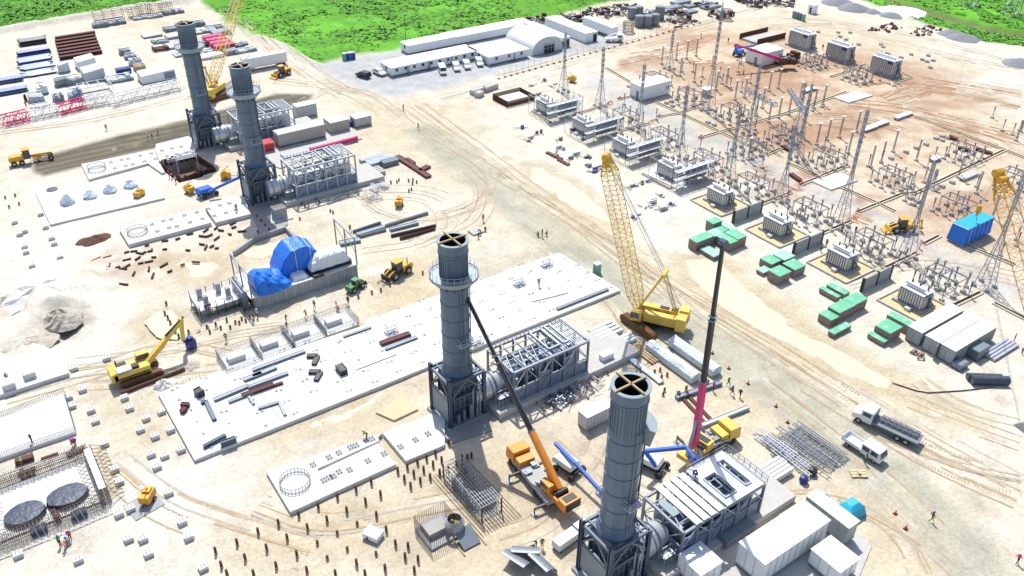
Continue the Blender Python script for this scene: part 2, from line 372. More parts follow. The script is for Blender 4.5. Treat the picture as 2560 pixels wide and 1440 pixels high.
# oil and water stains, shovel marks
for k in range(160):
    x0, y0 = g(rnd.uniform(0, 2560), rnd.uniform(170, 1440)); r = rnd.uniform(.6, 3.2)
    dd = np.hypot(XJ-x0, (YJ-y0)*rnd.uniform(.6, 1.6)); mixc(np.clip(1-dd/r, 0, 1), ((.40,.32,.22), (.68,.65,.6), (.44,.41,.35))[k % 3], .5)
# green marsh beyond the works
fieldA = [g(-900,160), g(-200,95)]+P_((0,75),(50,68),(100,60),(160,45),(230,35),(330,18),(470,-4))+[g(500,-30), g(480,-150), g(-1200,-150)]
fieldB = [g(455,-60)]+P_((495,-5),(560,50),(640,88),(700,108),(760,148),(792,163),(860,140),(1010,118),(1150,84),(1290,52),(1400,38),(1480,14),(1640,-12))+[g(1800,-60), g(1900,-150), g(400,-150)]
fieldC = [g(2100,-60)]+P_((2135,-8),(2200,16),(2262,42),(2330,62),(2390,84),(2470,105),(2570,118))+[g(3400,330), g(4200,-100), g(2200,-150)]
gn = fbm(X, Y, 22); gn2 = fbm(X, Y, 7)
FM = np.zeros(len(X))
for P in (fieldA, fieldB, fieldC): FM = np.maximum(FM, poly_mask(P, 1.6))
FM = np.maximum(FM, np.clip((np.hypot(X-150, Y-200)-420)/60, 0, 1))
field = GREEN*(1+(gn[:, None]-.5)*1.1); field = field*(1-np.clip((gn2-.5)*3, 0, .6)[:, None])+np.array([.085, .25, .035])*np.clip((gn2-.5)*3, 0, .6)[:, None]
yel = np.clip((fbm(X-200, Y, 30)-.5)*4, 0, 1)[:, None]*.5; field = field*(1-yel)+np.array([.145, .37, .035])*yel
col = col*(1-FM[:, None])+field*FM[:, None]
dt = np.clip(1.5-line_d([g(2195,-12), g(2300,22), g(2440,62), g(2580,92), g(3000,190)])/2.2, 0, 1); mixc(dt, (.22, .17, .10))
# relief: tyre ruts, clods, spoil banks
hz += (fbm(X, Y, 5)-.5)*.14+(fbm(X+5, Y, 1.6, 2)-.5)*.09-.03
rough = np.clip((n1-.5)*5, 0, 1); hz += rough*(fbm(X, Y+9, 1.2, 2)-.5)*.12
for x, y, r, h in [(100,790,6,1.6),(60,760,4,1.2),(150,740,7,1.3),(180,700,6,.9),(60,850,4,.8),(110,900,3,.5)]:
    a, b = g(x, y); hz += h*np.exp(-((XJ-a)**2+(YJ-b)**2)/(r*r))
bank = [g(-60,85), g(60,70), g(130,56), g(230,40), g(330,22), g(470,4)]
hz += np.clip(1-line_d(bank)/3.2, 0, 1)*(1.0+fbm(X, Y, 4)*1.6); mixc(np.clip(1-line_d(bank)/3.4, 0, 1)*np.clip(1-FM*1.3, 0, 1), (.62, .585, .52), .85)
bk2 = [g(640,92), g(705,112), g(765,152), g(800,166)]; hz += np.clip(1-line_d(bk2)/2.2, 0, 1)*(.5+fbm(X, Y, 3)); mixc(np.clip(1-line_d(bk2)/2.4, 0, 1), (.60, .56, .5), .7)
bk3 = [g(1010,262), g(1130,350), g(1280,448), g(1400,520)]; hz += np.clip(1-line_d(bk3)/1.0, 0, 1)*.45*fbm(X, Y, 2)
bk4 = [g(1440,530), g(1500,580), g(1570,640), g(1640,700)]; hz += np.clip(1-line_d(bk4)/1.6, 0, 1)*.9*fbm(X, Y, 2); mixc(np.clip(1-line_d(bk4)/1.6, 0, 1), (.47, .36, .27), .5)
bk5 = [g(1920,835), g(2050,905), g(2170,985), g(2270,1060)]; hz += np.clip(1-line_d(bk5)/1.3, 0, 1)*.6*fbm(X, Y, 2); mixc(np.clip(1-line_d(bk5)/.9, 0, 1), (.52, .44, .34), .5)
hz += FM*(fbm(X, Y, 8)-.5)*.8
hz -= dt*1.2
POOLS = [[(1695,640),(1775,640),(1830,665),(1880,715),(1960,775),(2060,838),(2150,882),(2255,950),(2225,985),(2120,945),(1990,880),(1880,822),(1780,752),(1705,690)], [(362,808),(388,782),(430,778),(450,800),(470,830),(440,848),(395,842)], [(20,765),(60,755),(80,770),(60,790),(20,800)],
    [(960,1085),(1000,1110),(1012,1150),(996,1160),(950,1112)], [(590,612),(640,610),(700,588),(735,618),(690,645),(610,648)], [(1310,405),(1370,420),(1440,460),(1520,520),(1560,570),(1500,560),(1400,510),(1330,450)], [(900,1000),(1060,935),(1085,945),(920,1030),(740,1090),(640,1100)], [(430,650),(520,640),(560,655),(540,690),(450,695)], [(850,815),(890,800),(920,812),(900,838)], [(1000,800),(1060,770),(1095,775),(1080,800)], [(2230,985),(2330,1010),(2450,1040),(2440,1062),(2330,1040)], [(870,690),(930,700),(960,735),(910,745)]]
for P in POOLS:
    mk = poly_mask(P_(*P), 2.4); edge = mk*(1-mk)*4; hz = hz*(1-mk)-mk*.24+edge*.07; mixc(edge, (.50, .41, .28), .35); mixc(mk, (.50, .42, .27), .6)
# excavated sheet-pile pit and the scaffolded sump are cut into the sheet
cut = poly_mask(P_((398,412),(478,386),(535,425),(455,452)), .6, False); hz = hz*(1-cut)-cut*3.0; mixc(cut, (.16, .10, .07), .9)
cut = poly_mask(P_((140,818),(165,782),(205,790),(212,815),(190,840),(150,845)), 2.5); hz -= cut*2.2; mixc(cut, (.40, .35, .28), .7)
cut = poly_mask(P_((360,800),(390,775),(450,780),(480,800),(470,850),(380,835)), 2.5); hz -= cut*.5
far_ = np.clip((np.maximum(X-400, Y-420))/40, 0, 1); hz *= (1-far_)
def gz(x, y):
    i = min(max(int(np.searchsorted(ax, x))-1, 0), NX-2); j = min(max(int(np.searchsorted(ay, y))-1, 0), NY-2); u = (x-ax[i])/(ax[i+1]-ax[i]); v = (y-ay[j])/(ay[j+1]-ay[j]); k = j*NX+i
    return max((hz[k]*(1-u)+hz[k+1]*u)*(1-v)+(hz[k+NX]*(1-u)+hz[k+NX+1]*u)*v, min(hz[k], hz[k+1], hz[k+NX], hz[k+NX+1]))
me = bpy.data.meshes.new('ground'); me.vertices.add(len(X))
co_ = np.empty((len(X), 3), np.float32); co_[:, 0] = X; co_[:, 1] = Y; co_[:, 2] = hz
me.vertices.foreach_set('co', co_.ravel())
idx = np.arange(NX*NY).reshape(NY, NX)
q = np.stack([idx[:-1, :-1], idx[:-1, 1:], idx[1:, 1:], idx[1:, :-1]], -1).reshape(-1, 4)
me.loops.add(q.size); me.loops.foreach_set('vertex_index', q.ravel().astype(np.int32))
me.polygons.add(len(q)); me.polygons.foreach_set('loop_start', np.arange(0, q.size, 4, dtype=np.int32)); me.polygons.foreach_set('loop_total', np.full(len(q), 4, np.int32))
me.polygons.foreach_set('use_smooth', np.ones(len(q), bool))
me.update(calc_edges=True)
at = me.color_attributes.new('soil', 'FLOAT_COLOR', 'POINT')
ca = np.ones((len(X), 4), np.float32); ca[:, :3] = np.clip(col, 0, 1); at.data.foreach_set('color', ca.ravel())
gmt = bpy.data.materials.new('soil'); gmt.use_nodes = True; n = gmt.node_tree.nodes; l = gmt.node_tree.links; b = n['Principled BSDF']
b.inputs['Roughness'].default_value = .95; b.inputs['Specular IOR Level'].default_value = .15
va = n.new('ShaderNodeVertexColor'); va.layer_name = 'soil'; tc = n.new('ShaderNodeTexCoord')
def nz_(sc, det, rg=.6):
    z = n.new('ShaderNodeTexNoise'); z.inputs['Scale'].default_value = sc; z.inputs['Detail'].default_value = det; z.inputs['Roughness'].default_value = rg
    l.new(tc.outputs['Object'], z.inputs['Vector']); return z
def mul_(a, z, lo, hi, f0=.3, f1=.7):
    r = n.new('ShaderNodeMapRange'); r.inputs[1].default_value = f0; r.inputs[2].default_value = f1; r.inputs[3].default_value = lo; r.inputs[4].default_value = hi
    l.new(z.outputs['Fac'], r.inputs[0]); v = n.new('ShaderNodeVectorMath'); v.operation = 'SCALE'
    l.new(a, v.inputs[0]); l.new(r.outputs[0], v.inputs['Scale']); return v.outputs[0]
za, zb, zc = nz_(.22, 9, .7), nz_(1.7, 8, .7), nz_(7, 4, .6)
c_ = mul_(mul_(mul_(va.outputs['Color'], za, .80, 1.16), zb, .78, 1.14), zc, .80, 1.14)
l.new(c_, b.inputs['Base Color'])
bp = n.new('ShaderNodeBump'); bp.inputs['Strength'].default_value = .8; bp.inputs['Distance'].default_value = .10
ad = n.new('ShaderNodeMath'); ad.operation = 'ADD'; l.new(zb.outputs['Fac'], ad.inputs[0]); l.new(zc.outputs['Fac'], ad.inputs[1]); l.new(ad.outputs[0], bp.inputs['Height']); l.new(bp.outputs[0], b.inputs['Normal'])
me.materials.append(gmt); go = bpy.data.objects.new('ground', me); COL.objects.link(go); go['kind'] = 'structure'
# marsh plants: leafy tussocks and low bushes no one could count
def leaf_mat(name, rgb, v):
    return mat(name, rgb, .7, 0, v, .12, .2, (.16, .22, .04), spec=.2)
leaf_mat('leaf_a', (.13, .36, .035), .35); leaf_mat('leaf_b', (.095, .26, .04), .4); leaf_mat('leaf_c', (.17, .42, .045), .35)
def tussocks(name, polys, count, mats_, rmin, rmax, seed, thr=0.0):
    r_ = random.Random(seed); mb = MB()
    for P in polys:
        xs = [p[0] for p in P]; ys = [p[1] for p in P]; k = 0; tries = 0
        while k < count and tries < count*14:
            tries += 1; px, py = r_.uniform(*[min(xs), max(xs)]), r_.uniform(min(ys), max(ys)); ins = False
            for a, b2 in zip(P, P[1:]+P[:1]):
                if (a[1] > py) != (b2[1] > py) and px < (b2[0]-a[0])*(py-a[1])/(b2[1]-a[1])+a[0]: ins = not ins
            if not ins: continue
            x, y = g(px, py)
            if math.hypot(x, y) > 640: continue
            nv = float(fbm(np.array([x]), np.array([y]), 18)[0])
            if nv < thr+r_.uniform(-.08, .08): continue
            k += 1; R = r_.uniform(rmin, rmax)*(1+(nv-.5)); mb.k = r_.randrange(len(mats_))
            for j in range(9):
                a = r_.uniform(0, 2*PI); rr = R*math.sqrt(r_.random()); hh = R*.42*r_.uniform(.2, 1)*(1-.5*rr/R); s = R*r_.uniform(.25, .5)
                cx, cy = x+rr*math.cos(a), y+rr*math.sin(a); t = r_.uniform(0, 2*PI); tl = r_.uniform(-.5, .5)
                u = (math.cos(t)*s, math.sin(t)*s, tl*s); w = (-math.sin(t)*s*.7, math.cos(t)*s*.7, r_.uniform(-.15, .35)*s)
                mb.add([(cx-u[0]-w[0], cy-u[1]-w[1], hh-u[2]-w[2]*.4), (cx+u[0]-w[0]*.6, cy+u[1]-w[1]*.6, hh+u[2]-w[2]*.3), (cx+u[0]*.5+w[0], cy+u[1]*.5+w[1], hh+u[2]+w[2]), (cx-u[0]*.8+w[0]*.7, cy-u[1]*.8+w[1]*.7, hh-u[2]+w[2])], [(0,1,2,3)])
    o = mb.build(name, mats_); o['kind'] = 'stuff'; return o
fA = [(0,66),(100,54),(220,32),(330,14),(470,-10),(300,-40),(-30,-40),(-30,60)]
fB = [(500,-6),(560,46),(640,84),(700,104),(760,142),(795,156),(860,136),(1010,112),(1150,80),(1290,48),(1400,34),(1480,10),(1640,-14),(1500,-40),(560,-40)]
fC = [(2215,-10),(2320,18),(2450,52),(2590,82),(2620,-30),(2300,-40)]; fD = [(2120,-14),(2200,12),(2262,40),(2330,60),(2390,82),(2470,103),(2570,116),(2575,100),(2440,72),(2300,30),(2190,-12)]
tussocks('marsh_grass', [fA, fB], 2600, ['leaf_a', 'leaf_a', 'leaf_c', 'leaf_b'], .3, .8, 3, .42)
tussocks('bank_grass', [fC, fD], 380, ['leaf_a', 'leaf_b', 'leaf_c'], .5, 1.3, 4, .2)
tussocks('marsh_shrubs', [[(640,0),(1500,0),(1290,40),(1010,104),(800,148),(700,98),(560,40),(520,0)], [(0,0),(260,0),(40,50),(0,52)]], 150, ['leaf_b', 'leaf_a', 'leaf_a'], 1.0, 1.7, 8, .56)

# crisp ruts and tread prints pressed into the sand
r_ = random.Random(55); mb = MB()
def resample(pts, step):
    out = []
    for a, c in zip(pts, pts[1:]):
        n_ = max(1, int(math.dist(a, c)/step))
        out += [(a[0]+(c[0]-a[0])*k/n_, a[1]+(c[1]-a[1])*k/n_) for k in range(n_)]
    return out+[pts[-1]]
def smooth(pts):
    for _ in range(2): pts = [pts[0]]+[q for a, c in zip(pts, pts[1:]) for q in ((a[0]*.75+c[0]*.25, a[1]*.75+c[1]*.25), (a[0]*.25+c[0]*.75, a[1]*.25+c[1]*.75))]+[pts[-1]]
    return pts
for k, T in enumerate(TR):
    for rep in range(3):
        sh = r_.uniform(-2.4, 2.4); pts = resample(smooth(P_(*T)), .8); w0 = r_.uniform(.09, .2); ph = r_.uniform(0, 9); hw = r_.uniform(.85, 1.15)
        for side in (-1, 1):
            prev = None; run = 0
            for a, c in zip(pts, pts[1:]):
                L = math.dist(a, c) or 1; nx_, ny_ = -(c[1]-a[1])/L, (c[0]-a[0])/L; o = sh+side*hw+.35*math.sin(ph+a[0]*.07+a[1]*.05)
                q = (a[0]+nx_*o, a[1]+ny_*o); z = gz(*q)+.03; e = (q[0]-nx_*w0, q[1]-ny_*w0, z), (q[0]+nx_*w0, q[1]+ny_*w0, z)
                if run <= 0 and r_.random() < .06: run = -r_.randint(3, 14)
                if run < 0: run += 1; prev = None; continue
                if prev is not None and q[1] > 20: mb.k = (k+rep) % 3; mb.add([prev[0], prev[1], e[1], e[0]], [(0,1,2,3)])
                prev = e
mat('rut_damp', (.36, .29, .19), .9, 0, .3, .5, .6, (.55, .47, .35)); mat('rut_grey', (.40, .37, .31), .9, 0, .3, .5, .6, (.56, .5, .4)); mat('rut_brown', (.42, .31, .19), .9, 0, .3, .5, .6, (.57, .48, .36))
CH_ = [((2100,250),(2250,262),(2400,300),(2560,345)),((2120,262),(2280,285),(2460,330),(2560,362)),((2190,240),(2240,222),(2300,214),(2350,226),(2290,250),(2220,262)),((2210,250),(2260,232),(2310,228)),((1560,140),(1640,128),(1720,112),(1800,90)),((1540,160),(1660,140),(1760,118)),((2060,290),(2160,300),(2260,330)),((2040,310),(2140,322)),((2260,215),(2420,235),(2560,270)),((2300,195),(2460,222),(2560,240)),((1900,440),(1960,462),(2010,480)),((1880,420),(1940,440)),((2130,540),(2180,560)),((1700,150),(1760,160),(1800,150)),((2330,330),(2420,345),(2500,372)),((2150,215),(2250,205),(2400,225))]
for T in CH_:
    for rep in range(4):
        pts = resample(smooth(P_(*T)), 1.0); sh = r_.uniform(-2, 2); w0 = r_.uniform(.12, .4); prev = None; ph = r_.uniform(0, 9)
        for a, c in zip(pts, pts[1:]):
            L = math.dist(a, c) or 1; nx_, ny_ = -(c[1]-a[1])/L, (c[0]-a[0])/L; o = sh+.8*math.sin(ph+a[0]*.12+a[1]*.1); w1 = w0*(.4+r_.random()); q = (a[0]+nx_*o, a[1]+ny_*o); z = gz(*q)+.03; e = (q[0]-nx_*w1, q[1]-ny_*w1, z), (q[0]+nx_*w1, q[1]+ny_*w1, z)
            if r_.random() < .15: prev = None; continue
            if prev is not None: mb.k = 3; mb.add([prev[0], prev[1], e[1], e[0]], [(0,1,2,3)])
            prev = e
mat('rut_red', (.33, .175, .09), .9, 0, .4, .5, .6, (.45, .3, .19))
struct('wheel_ruts', mb, ['rut_damp', 'rut_grey', 'rut_brown', 'rut_red'])
mb = MB()
for T in (((1700,735),(1920,868),(2125,1005)), ((2290,1150),(2420,1210),(2560,1235)), ((1560,660),(1640,720),(1720,790)), ((2250,1110),(2360,1160),(2480,1190)), ((590,905),(480,915),(330,975))):
    pts = resample(smooth(P_(*T)), .42)
    for a, c in zip(pts, pts[1:]):
        L = math.dist(a, c) or 1; ux, uy = (c[0]-a[0])/L, (c[1]-a[1])/L; nx_, ny_ = -uy, ux
        for o in (0, 2.6):
            if r_.random() < .12: continue
            P = [(a[0]+nx_*(o+s)+ux*t, a[1]+ny_*(o+s)+uy*t) for s, t in ((-.3,-.07),(.3,-.07),(.3,.07),(-.3,.07))]; z = max(gz(*q) for q in P)+.03; mb.add([(x, y, z) for x, y in P], [(0,1,2,3)])
struct('tread_prints', mb, 'rut_brown')
mat('platform_grey', (.27, .33, .36), .5, .2, .15, .6, .2)
# ================================================================ exhaust stacks
def stack(y, idx, label):
    cx, top = (50.5, 50.5, 49.2, 49.0)[idx], (29.2, 29.2, 29.4, 29.2)[idx]; rich = idx >= 2
    t = thing('exhaust_stack', label, 'stack', (cx, y, 0), 0, 'four blue-grey exhaust stacks on steel bases')
    MB().box(-3.6, 3.4, -3.3, 3.1, -.2, .35).build('plinth', 'concrete_grey', t)
    for sx in (-2.9, 2.9):
        for sy in (-2.6, 2.6):
            hh = 8.7 if sx < 0 else 8.2
            b = MB()
            for o in (-.2, .2): b.box(sx-.25, sx+.25, sy+o-.05, sy+o+.05, .35, hh)
            b.box(sx-.05, sx+.05, sy-.2, sy+.2, .35, hh).box(sx-.4, sx+.4, sy-.4, sy+.4, .35, .43)
            b.build('column', 'dark_steel', t)
    b = MB()
    for z in (5.1, 8.0):
        for a, c in (((-2.65,-2.6),(2.65,-2.6)), ((-2.65,2.6),(2.65,2.6)), ((-2.9,-2.35),(-2.9,2.35)), ((2.9,-2.35),(2.9,2.35))):
            b.bar((a[0], a[1], z), (c[0], c[1], z), .3, .4)
    for k in (-.9, .9): b.bar((-2.7, k*2.2, 8.0), (2.7, k*2.2, 8.0), .22, .3); b.bar((k*2.2, -2.4, 8.04), (k*2.2, 2.4, 8.04), .22, .3)
    b.build('beam', 'dark_steel', t)
    b = MB()
    for x, s in ((-2.9, 0), (2.9, 0)):
        b.bar((x, -2.4, 5.2), (x, 0, 7.9), .16); b.bar((x, 2.4, 5.2), (x, 0, 7.9), .16)
    b.bar((-2.6, -2.62, 5.2), (0, -2.62, 7.9), .16); b.bar((2.6, -2.62, 5.2), (0, -2.62, 7.9), .16)
    b.bar((2.9, -2.4, .5), (2.9, 2.4, 5), .16); b.bar((-2.6, 2.6, .5), (2.6, 2.6, 5), .16); b.bar((-2.6, 2.62, 5.2), (0, 2.62, 7.9), .16)
    b.build('brace', 'galv_dark', t)
    d = MB().box(-2.1, 2.1, -2.1, 2.1, .4, 6.4)
    d.add([(-2.1,-2.1,6.4),(2.1,-2.1,6.4),(2.1,2.1,6.4),(-2.1,2.1,6.4),(-1.9,-1.9,8.1),(1.9,-1.9,8.1),(1.9,1.9,8.1),(-1.9,1.9,8.1)], [(0,1,5,4),(1,2,6,5),(2,3,7,6),(3,0,4,7),(4,5,6,7)])
    dd = d.build('silencer_box', 'dark_steel', t)
    r = MB()
    for k in range(5): r.box(-2.0+.85*k, -1.9+.85*k, -2.32, -2.1, .5, 6.2)
    for z in (1.5, 2.7, 3.9, 5.1, 6.2): r.box(-2.1, 2.1, -2.22, -2.1, z, z+.12)
    for k in range(5): r.box(-2.22, -2.1, -2.0+.95*k, -1.9+.95*k, .5, 6.2)
    r.build('stiffener', 'galv_dark', dd)
    MB().box(-2.98, -2.9, -2.15, 2.3, .7, 4.7).build('side_panel', 'duct_panel', t)
    for k, (x, w) in enumerate(((-1.9, .5), (-.9, .35), (.2, .5), (1.3, .4))): MB().box(x, x+w, -3.0, -2.6, .4, 2.2+.5*(k % 3)).build('cabinet', 'galv_dark', t)
    p = MB(); 
    for x, h in ((.9, 5.6), (1.6, 4.8), (2.1, 6.6)): p.tube((x, -2.75, .3), (x, -2.75, h), .09, 6); p.tube((x, -2.75, h), (x+.9, -2.2, h), .09, 6)
    p.build('pipe', 'galv', t)
    # shaft
    prof = [(2.35, 8.0), (2.15, 8.45), (1.98, 8.7)]
    for k in range(6):
        z = 8.9+(top-6.2-8.9)*k/6; prof += [(1.95, z), (1.95, z+.02)]
    zt = top-6.2
    prof += [(1.95, zt), (1.86, zt+.5), (1.86, top-1.9), (1.98, top-1.7), (1.98, top)]
    sh = MB().lathe(prof, 40).build('shaft', 'stack_paint', t, smooth=False)
    for k in range(6):
        z = 9.6+(zt-9.2)*k/5.4; MB().lathe([(1.95, z), (2.03, z+.03), (2.03, z+.12), (1.95, z+.15)], 40).build('band', 'stack_paint', sh)
    MB().lathe([(1.98, top-1.75), (2.06, top-1.7), (2.06, top-1.55), (1.98, top-1.5)], 40).build('band', 'stack_paint', sh)
    b = MB()
    for i in range(28):
        a = 2*PI*i/28; b.bar((1.9*math.cos(a), 1.9*math.sin(a), zt+.6), (1.9*math.cos(a), 1.9*math.sin(a), top-2), .1)
    b.build('rib', 'stack_paint', sh)
    MB().lathe([(1.72, top-.02), (1.72, top-9), (.1, top-9)], 32).build('liner', 'black', sh)
    MB().lathe([(1.72, top), (2.14, top), (2.14, top-.16), (1.98, top-.16)], 40).build('rim', 'duct_panel', sh)
    x = MB().bar((-2.3, .0, top+.1), (2.0, 0, top+.1), .2, .22).bar((0, -1.95, top+.1), (0, 2.3, top+.1), .2, .22)
    x.build('cross_bar', 'formwork' if rich else 'wood_pale', sh)
    # ring platform
    zr = top-5.2
    if idx < 3:
        pl = MB().lathe([(1.95, zr), (3.3, zr), (3.3, zr+.12), (3.36, zr+.12), (3.36, zr-.3), (2.6, zr-1.0), (1.95, zr-1.1)], 40).build('ring_platform', 'platform_grey', t)
        b = MB()
        for i in range(24):
            a = 2*PI*i/24; e = (3.25*math.cos(a), 3.25*math.sin(a)); a2 = 2*PI*(i+1)/24; f2 = (3.25*math.cos(a2), 3.25*math.sin(a2))
            b.bar((e[0], e[1], zr), (e[0], e[1], zr+1.15), .045)
            for z in (.55, 1.1): b.bar((e[0], e[1], zr+z), (f2[0], f2[1], zr+z), .045)
        b.build('railing', 'galv', pl)
        b = MB()
        for i in range(12):
            a = 2*PI*i/12; b.bar((1.9*math.cos(a), 1.9*math.sin(a), zr-1.9), (2.7*math.cos(a), 2.7*math.sin(a), zr-.95), .1)
        b.build('bracket', 'dark_steel', pl)
    else:
        b = MB(); P = []
        for i in range(7):
            a = math.radians(-62+i*13); P.append((math.cos(a), math.sin(a)))
        for (c, s), (c2, s2) in zip(P, P[1:]):
            b.add([(1.95*c,1.95*s,zr-2.2),(2.75*c,2.75*s,zr-2.2),(2.75*c2,2.75*s2,zr-2.2),(1.95*c2,1.95*s2,zr-2.2),(1.95*c,1.95*s,zr),(3.2*c,3.2*s,zr),(3.2*c2,3.2*s2,zr),(1.95*c2,1.95*s2,zr)], [(3,2,1,0),(4,5,6,7),(1,2,6,5),(0,1,5,4),(2,3,7,6)])
        b.build('ring_segment', 'duct_panel', t)
    # ladder, cage and half-way landing towards the camera
    a0 = math.radians(-92); ux, uy = math.cos(a0), math.sin(a0); vx, vy = -uy, ux
    b = MB()
    for s in (-.25, .25): b.bar((2.12*ux+vx*s, 2.12*uy+vy*s, 8.8), (2.12*ux+vx*s, 2.12*uy+vy*s, zr), .07)
    z = 9.0
    while z < zr: b.bar((2.12*ux-vx*.25, 2.12*uy-vy*.25, z), (2.12*ux+vx*.25, 2.12*uy+vy*.25, z), .05); z += .4
    b.build('ladder', 'galv_dark', t)
    zl = 13.2+.3*idx if idx < 3 else 13.5
    b = MB(); ld = MB().box(-1.0, 1.0, -2.9, -1.8, zl, zl+.12).build('landing', 'galv', t)
    for x in (-1, 0, 1): b.bar((x, -2.9, zl+.1), (x, -2.9, zl+1.2), .06)
    for q in (.6, 1.15): b.bar((-1, -2.9, zl+q), (1, -2.9, zl+q), .06); b.bar((-1, -2.9, zl+q), (-1, -1.9, zl+q), .06); b.bar((1, -2.9, zl+q), (1, -1.9, zl+q), .06)
    b.build('guard_rail', 'galv', ld)
    b = MB(); b.tube((1.5, -1.5, 8.8), (1.5, -1.5, zr-.3), .07, 6).tube((1.72, -1.2, 8.8), (1.72, -1.2, zr-2), .06, 6); b.build('conduit', 'dark_steel', t)
    return t
SY = (200.4, 165.8, 83.4, 48.3)
for i, lb in enumerate(('tall blue-grey exhaust stack farthest from the camera, beside the yellow crawler crane', 'blue-grey exhaust stack with ring platform behind the blue tarps and red box',
        'blue-grey exhaust stack with ring platform reached by the orange crane boom', 'nearest blue-grey exhaust stack with no full ring platform, cut by bottom edge')):
    stack(SY[i], i, lb)
# ================================================================ turbine enclosures
def enclosure(y, idx, label):
    t = thing('turbine_enclosure', label, 'turbine enclosure', (49.0, y, 0), 0, 'steel framed turbine enclosures beside the stacks')
    ht = (7.0, 7.4, 6.8, 6.1)[idx]; x0, x1, y0, y1, zb = 7.2, 21.2, -3.7, 3.1, 1.1
    MB().box(4.2, 31.5 if idx in (2,) else 27.5, -4.6, 4.0, -.2, zb).build('plinth', 'concrete_old', t)
    cs = 'galv_dark' if idx > 1 else 'galv'
    n = 7
    for i in range(n):
        x = x0+(x1-x0)*i/(n-1)
        for yy in (y0, y1): MB().box(x-.14, x+.14, yy-.14, yy+.14, zb, ht).build('column', cs, t)
    for yy in ((y0+y1)/2,): 
        for x in (x0, x1): MB().box(x-.14, x+.14, yy-.14, yy+.14, zb, ht).build('column', cs, t)
    b = MB()
    for yy in (y0, y1): b.bar((x0, yy, ht), (x1, yy, ht), .3, .35); b.bar((x0, yy, 3.6), (x1, yy, 3.6), .18)
    for x in (x0, x1): b.bar((x, y0, ht), (x, y1, ht), .3, .35); b.bar((x, y0, 3.6), (x, y1, 3.6), .18)
    for i in range(1, n-1):
        x = x0+(x1-x0)*i/(n-1); b.bar((x, y0, ht), (x, y1, ht), .22, .3)
    for k in range(1, 5):
        yy = y0+(y1-y0)*k/5; b.bar((x0, yy, ht+.16), (x1, yy, ht+.16), .12)
    b.build('roof_frame', cs, t)
    b = MB()
    for i in range(n-1):
        xa = x0+(x1-x0)*i/(n-1); xb = x0+(x1-x0)*(i+1)/(n-1)
        if i % 2 == 0: b.bar((xa, y0-.05, 3.6), (xb, y0-.05, ht-.1), .14); b.bar((xa, y0, zb), (xb, y0, 3.5), .12)
        else: b.bar((xa, y0-.05, ht-.1), (xb, y0-.05, 3.6), .14)
        b.bar((xa, y0+.1, ht+.1), (xb, y1-.1, ht+.1), .1)
    for k in range(3): b.bar((x0, y0+k*2.2, zb), (x0, y0+k*2.2+2.2, 3.6), .12); b.bar((x0, y0+k*2.2+2.2, 3.6), (x0, y0+k*2.2, ht), .12)
    b.build('brace', 'galv', t)
    # turbine itself: casing on its bed, with hanging insulation
    c = MB()
    c.tube((x0+.6, -.3, 3.4), (x0+3.6, -.3, 3.4), 2.0, 18, 1.5).tube((x0+3.6, -.3, 3.4), (x0+7.5, -.3, 3.4), 1.5, 18, 1.9).box(x0+7.6, x1-.6, -2.4, 1.8, zb, 5.2)
    c.build('turbine_casing', 'blue_grey_panel' if idx > 1 else 'silver', t)
    c = MB()
    for k in range(6): xx = x0+1+2*k; c.box(xx, xx+.12, -2.6, 2, 1.2, 5.4)
    for k in range(5): c.tube((x0+1.3+2.3*k, -2.7+.4*(k % 2), zb), (x0+1.3+2.3*k, -2.7+.4*(k % 2), 4.6-.4*(k % 3)), .18, 8)
    c.tube((x0+1, -2.0, 5.3), (x1-1, -2.0, 5.3), .2, 8).tube((x0+1, 1.4, 5.5), (x1-2, 1.4, 5.5), .3, 8); c.build('pipework', 'galv', t)
    r_ = random.Random(idx+60); c = MB()
    for k in range(46):
        xx, yy, zz = r_.uniform(x0+.5, x1-1), r_.uniform(y0+.6, y1-.8), r_.uniform(zb, ht-1.6); c.k = k % 3
        if k % 2: c.box(xx, xx+r_.uniform(.3, 1.1), yy, yy+r_.uniform(.3, .9), zz, zz+r_.uniform(.3, 1.4))
        else: c.bar((xx, yy, zz), (xx+r_.uniform(-2, 2), yy+r_.uniform(-1, 1), min(ht-.5, zz+r_.uniform(-.5, 1.5))), r_.uniform(.1, .25))
    c.build('internals', ['blue_grey_panel', 'dark_steel', 'galv'], t)
    for i in range(n-1):
        xa = x0+(x1-x0)*i/(n-1)+.16; xb = x0+(x1-x0)*(i+1)/(n-1)-.16
        hh = ((3.3, 3.3, 3.0, 3.3, 3.3, 0), (3.4, 3.4, 3.4, 3.4, 3.2, 3.2), (3.3, 3.4, 4.6, 3.4, 5.4, 3.2), (4.8, 4.6, 4.8, 4.8, 4.7, 4.4))[idx][i]
        if hh: MB().box(xa, xb, y0+.04, y0+.12, zb, hh).build('wall_panel', 'blue_grey_panel', t)
    b = MB().box(x0+.05, x0+.12, y0+.3, y1-2.8, zb, 3.3); b.build('end_panel', 'blue_grey_panel', t)
    if idx == 3:
        for k in range(4):
            xa = x0+1.9+1.25*k; MB().box(xa, xa+.95, y0-.1, y1+.2, ht+.25, ht+.42).build('roof_panel', 'white_paint', t)
        r = MB(); X0 = x0+7.1
        for (a, b_, c_, d_) in ((X0, x1-.4, y0-.1, y0+1.0), (X0, X0+.8, y0+1.0, y1+.2), (X0+2.6, X0+4.4, y0+1.0, y1+.2), (X0+5.2, x1-.4, y0+1.0, y1+.2), (X0+.8, X0+2.6, y0+4.6, y1+.2), (X0+4.4, X0+5.2, y0+5.6, y1+.2)):
            r.box(a, b_, c_, d_, ht+.25, ht+.42)
        r.build('roof_sheet', 'white_paint', t)
        k = MB(); 
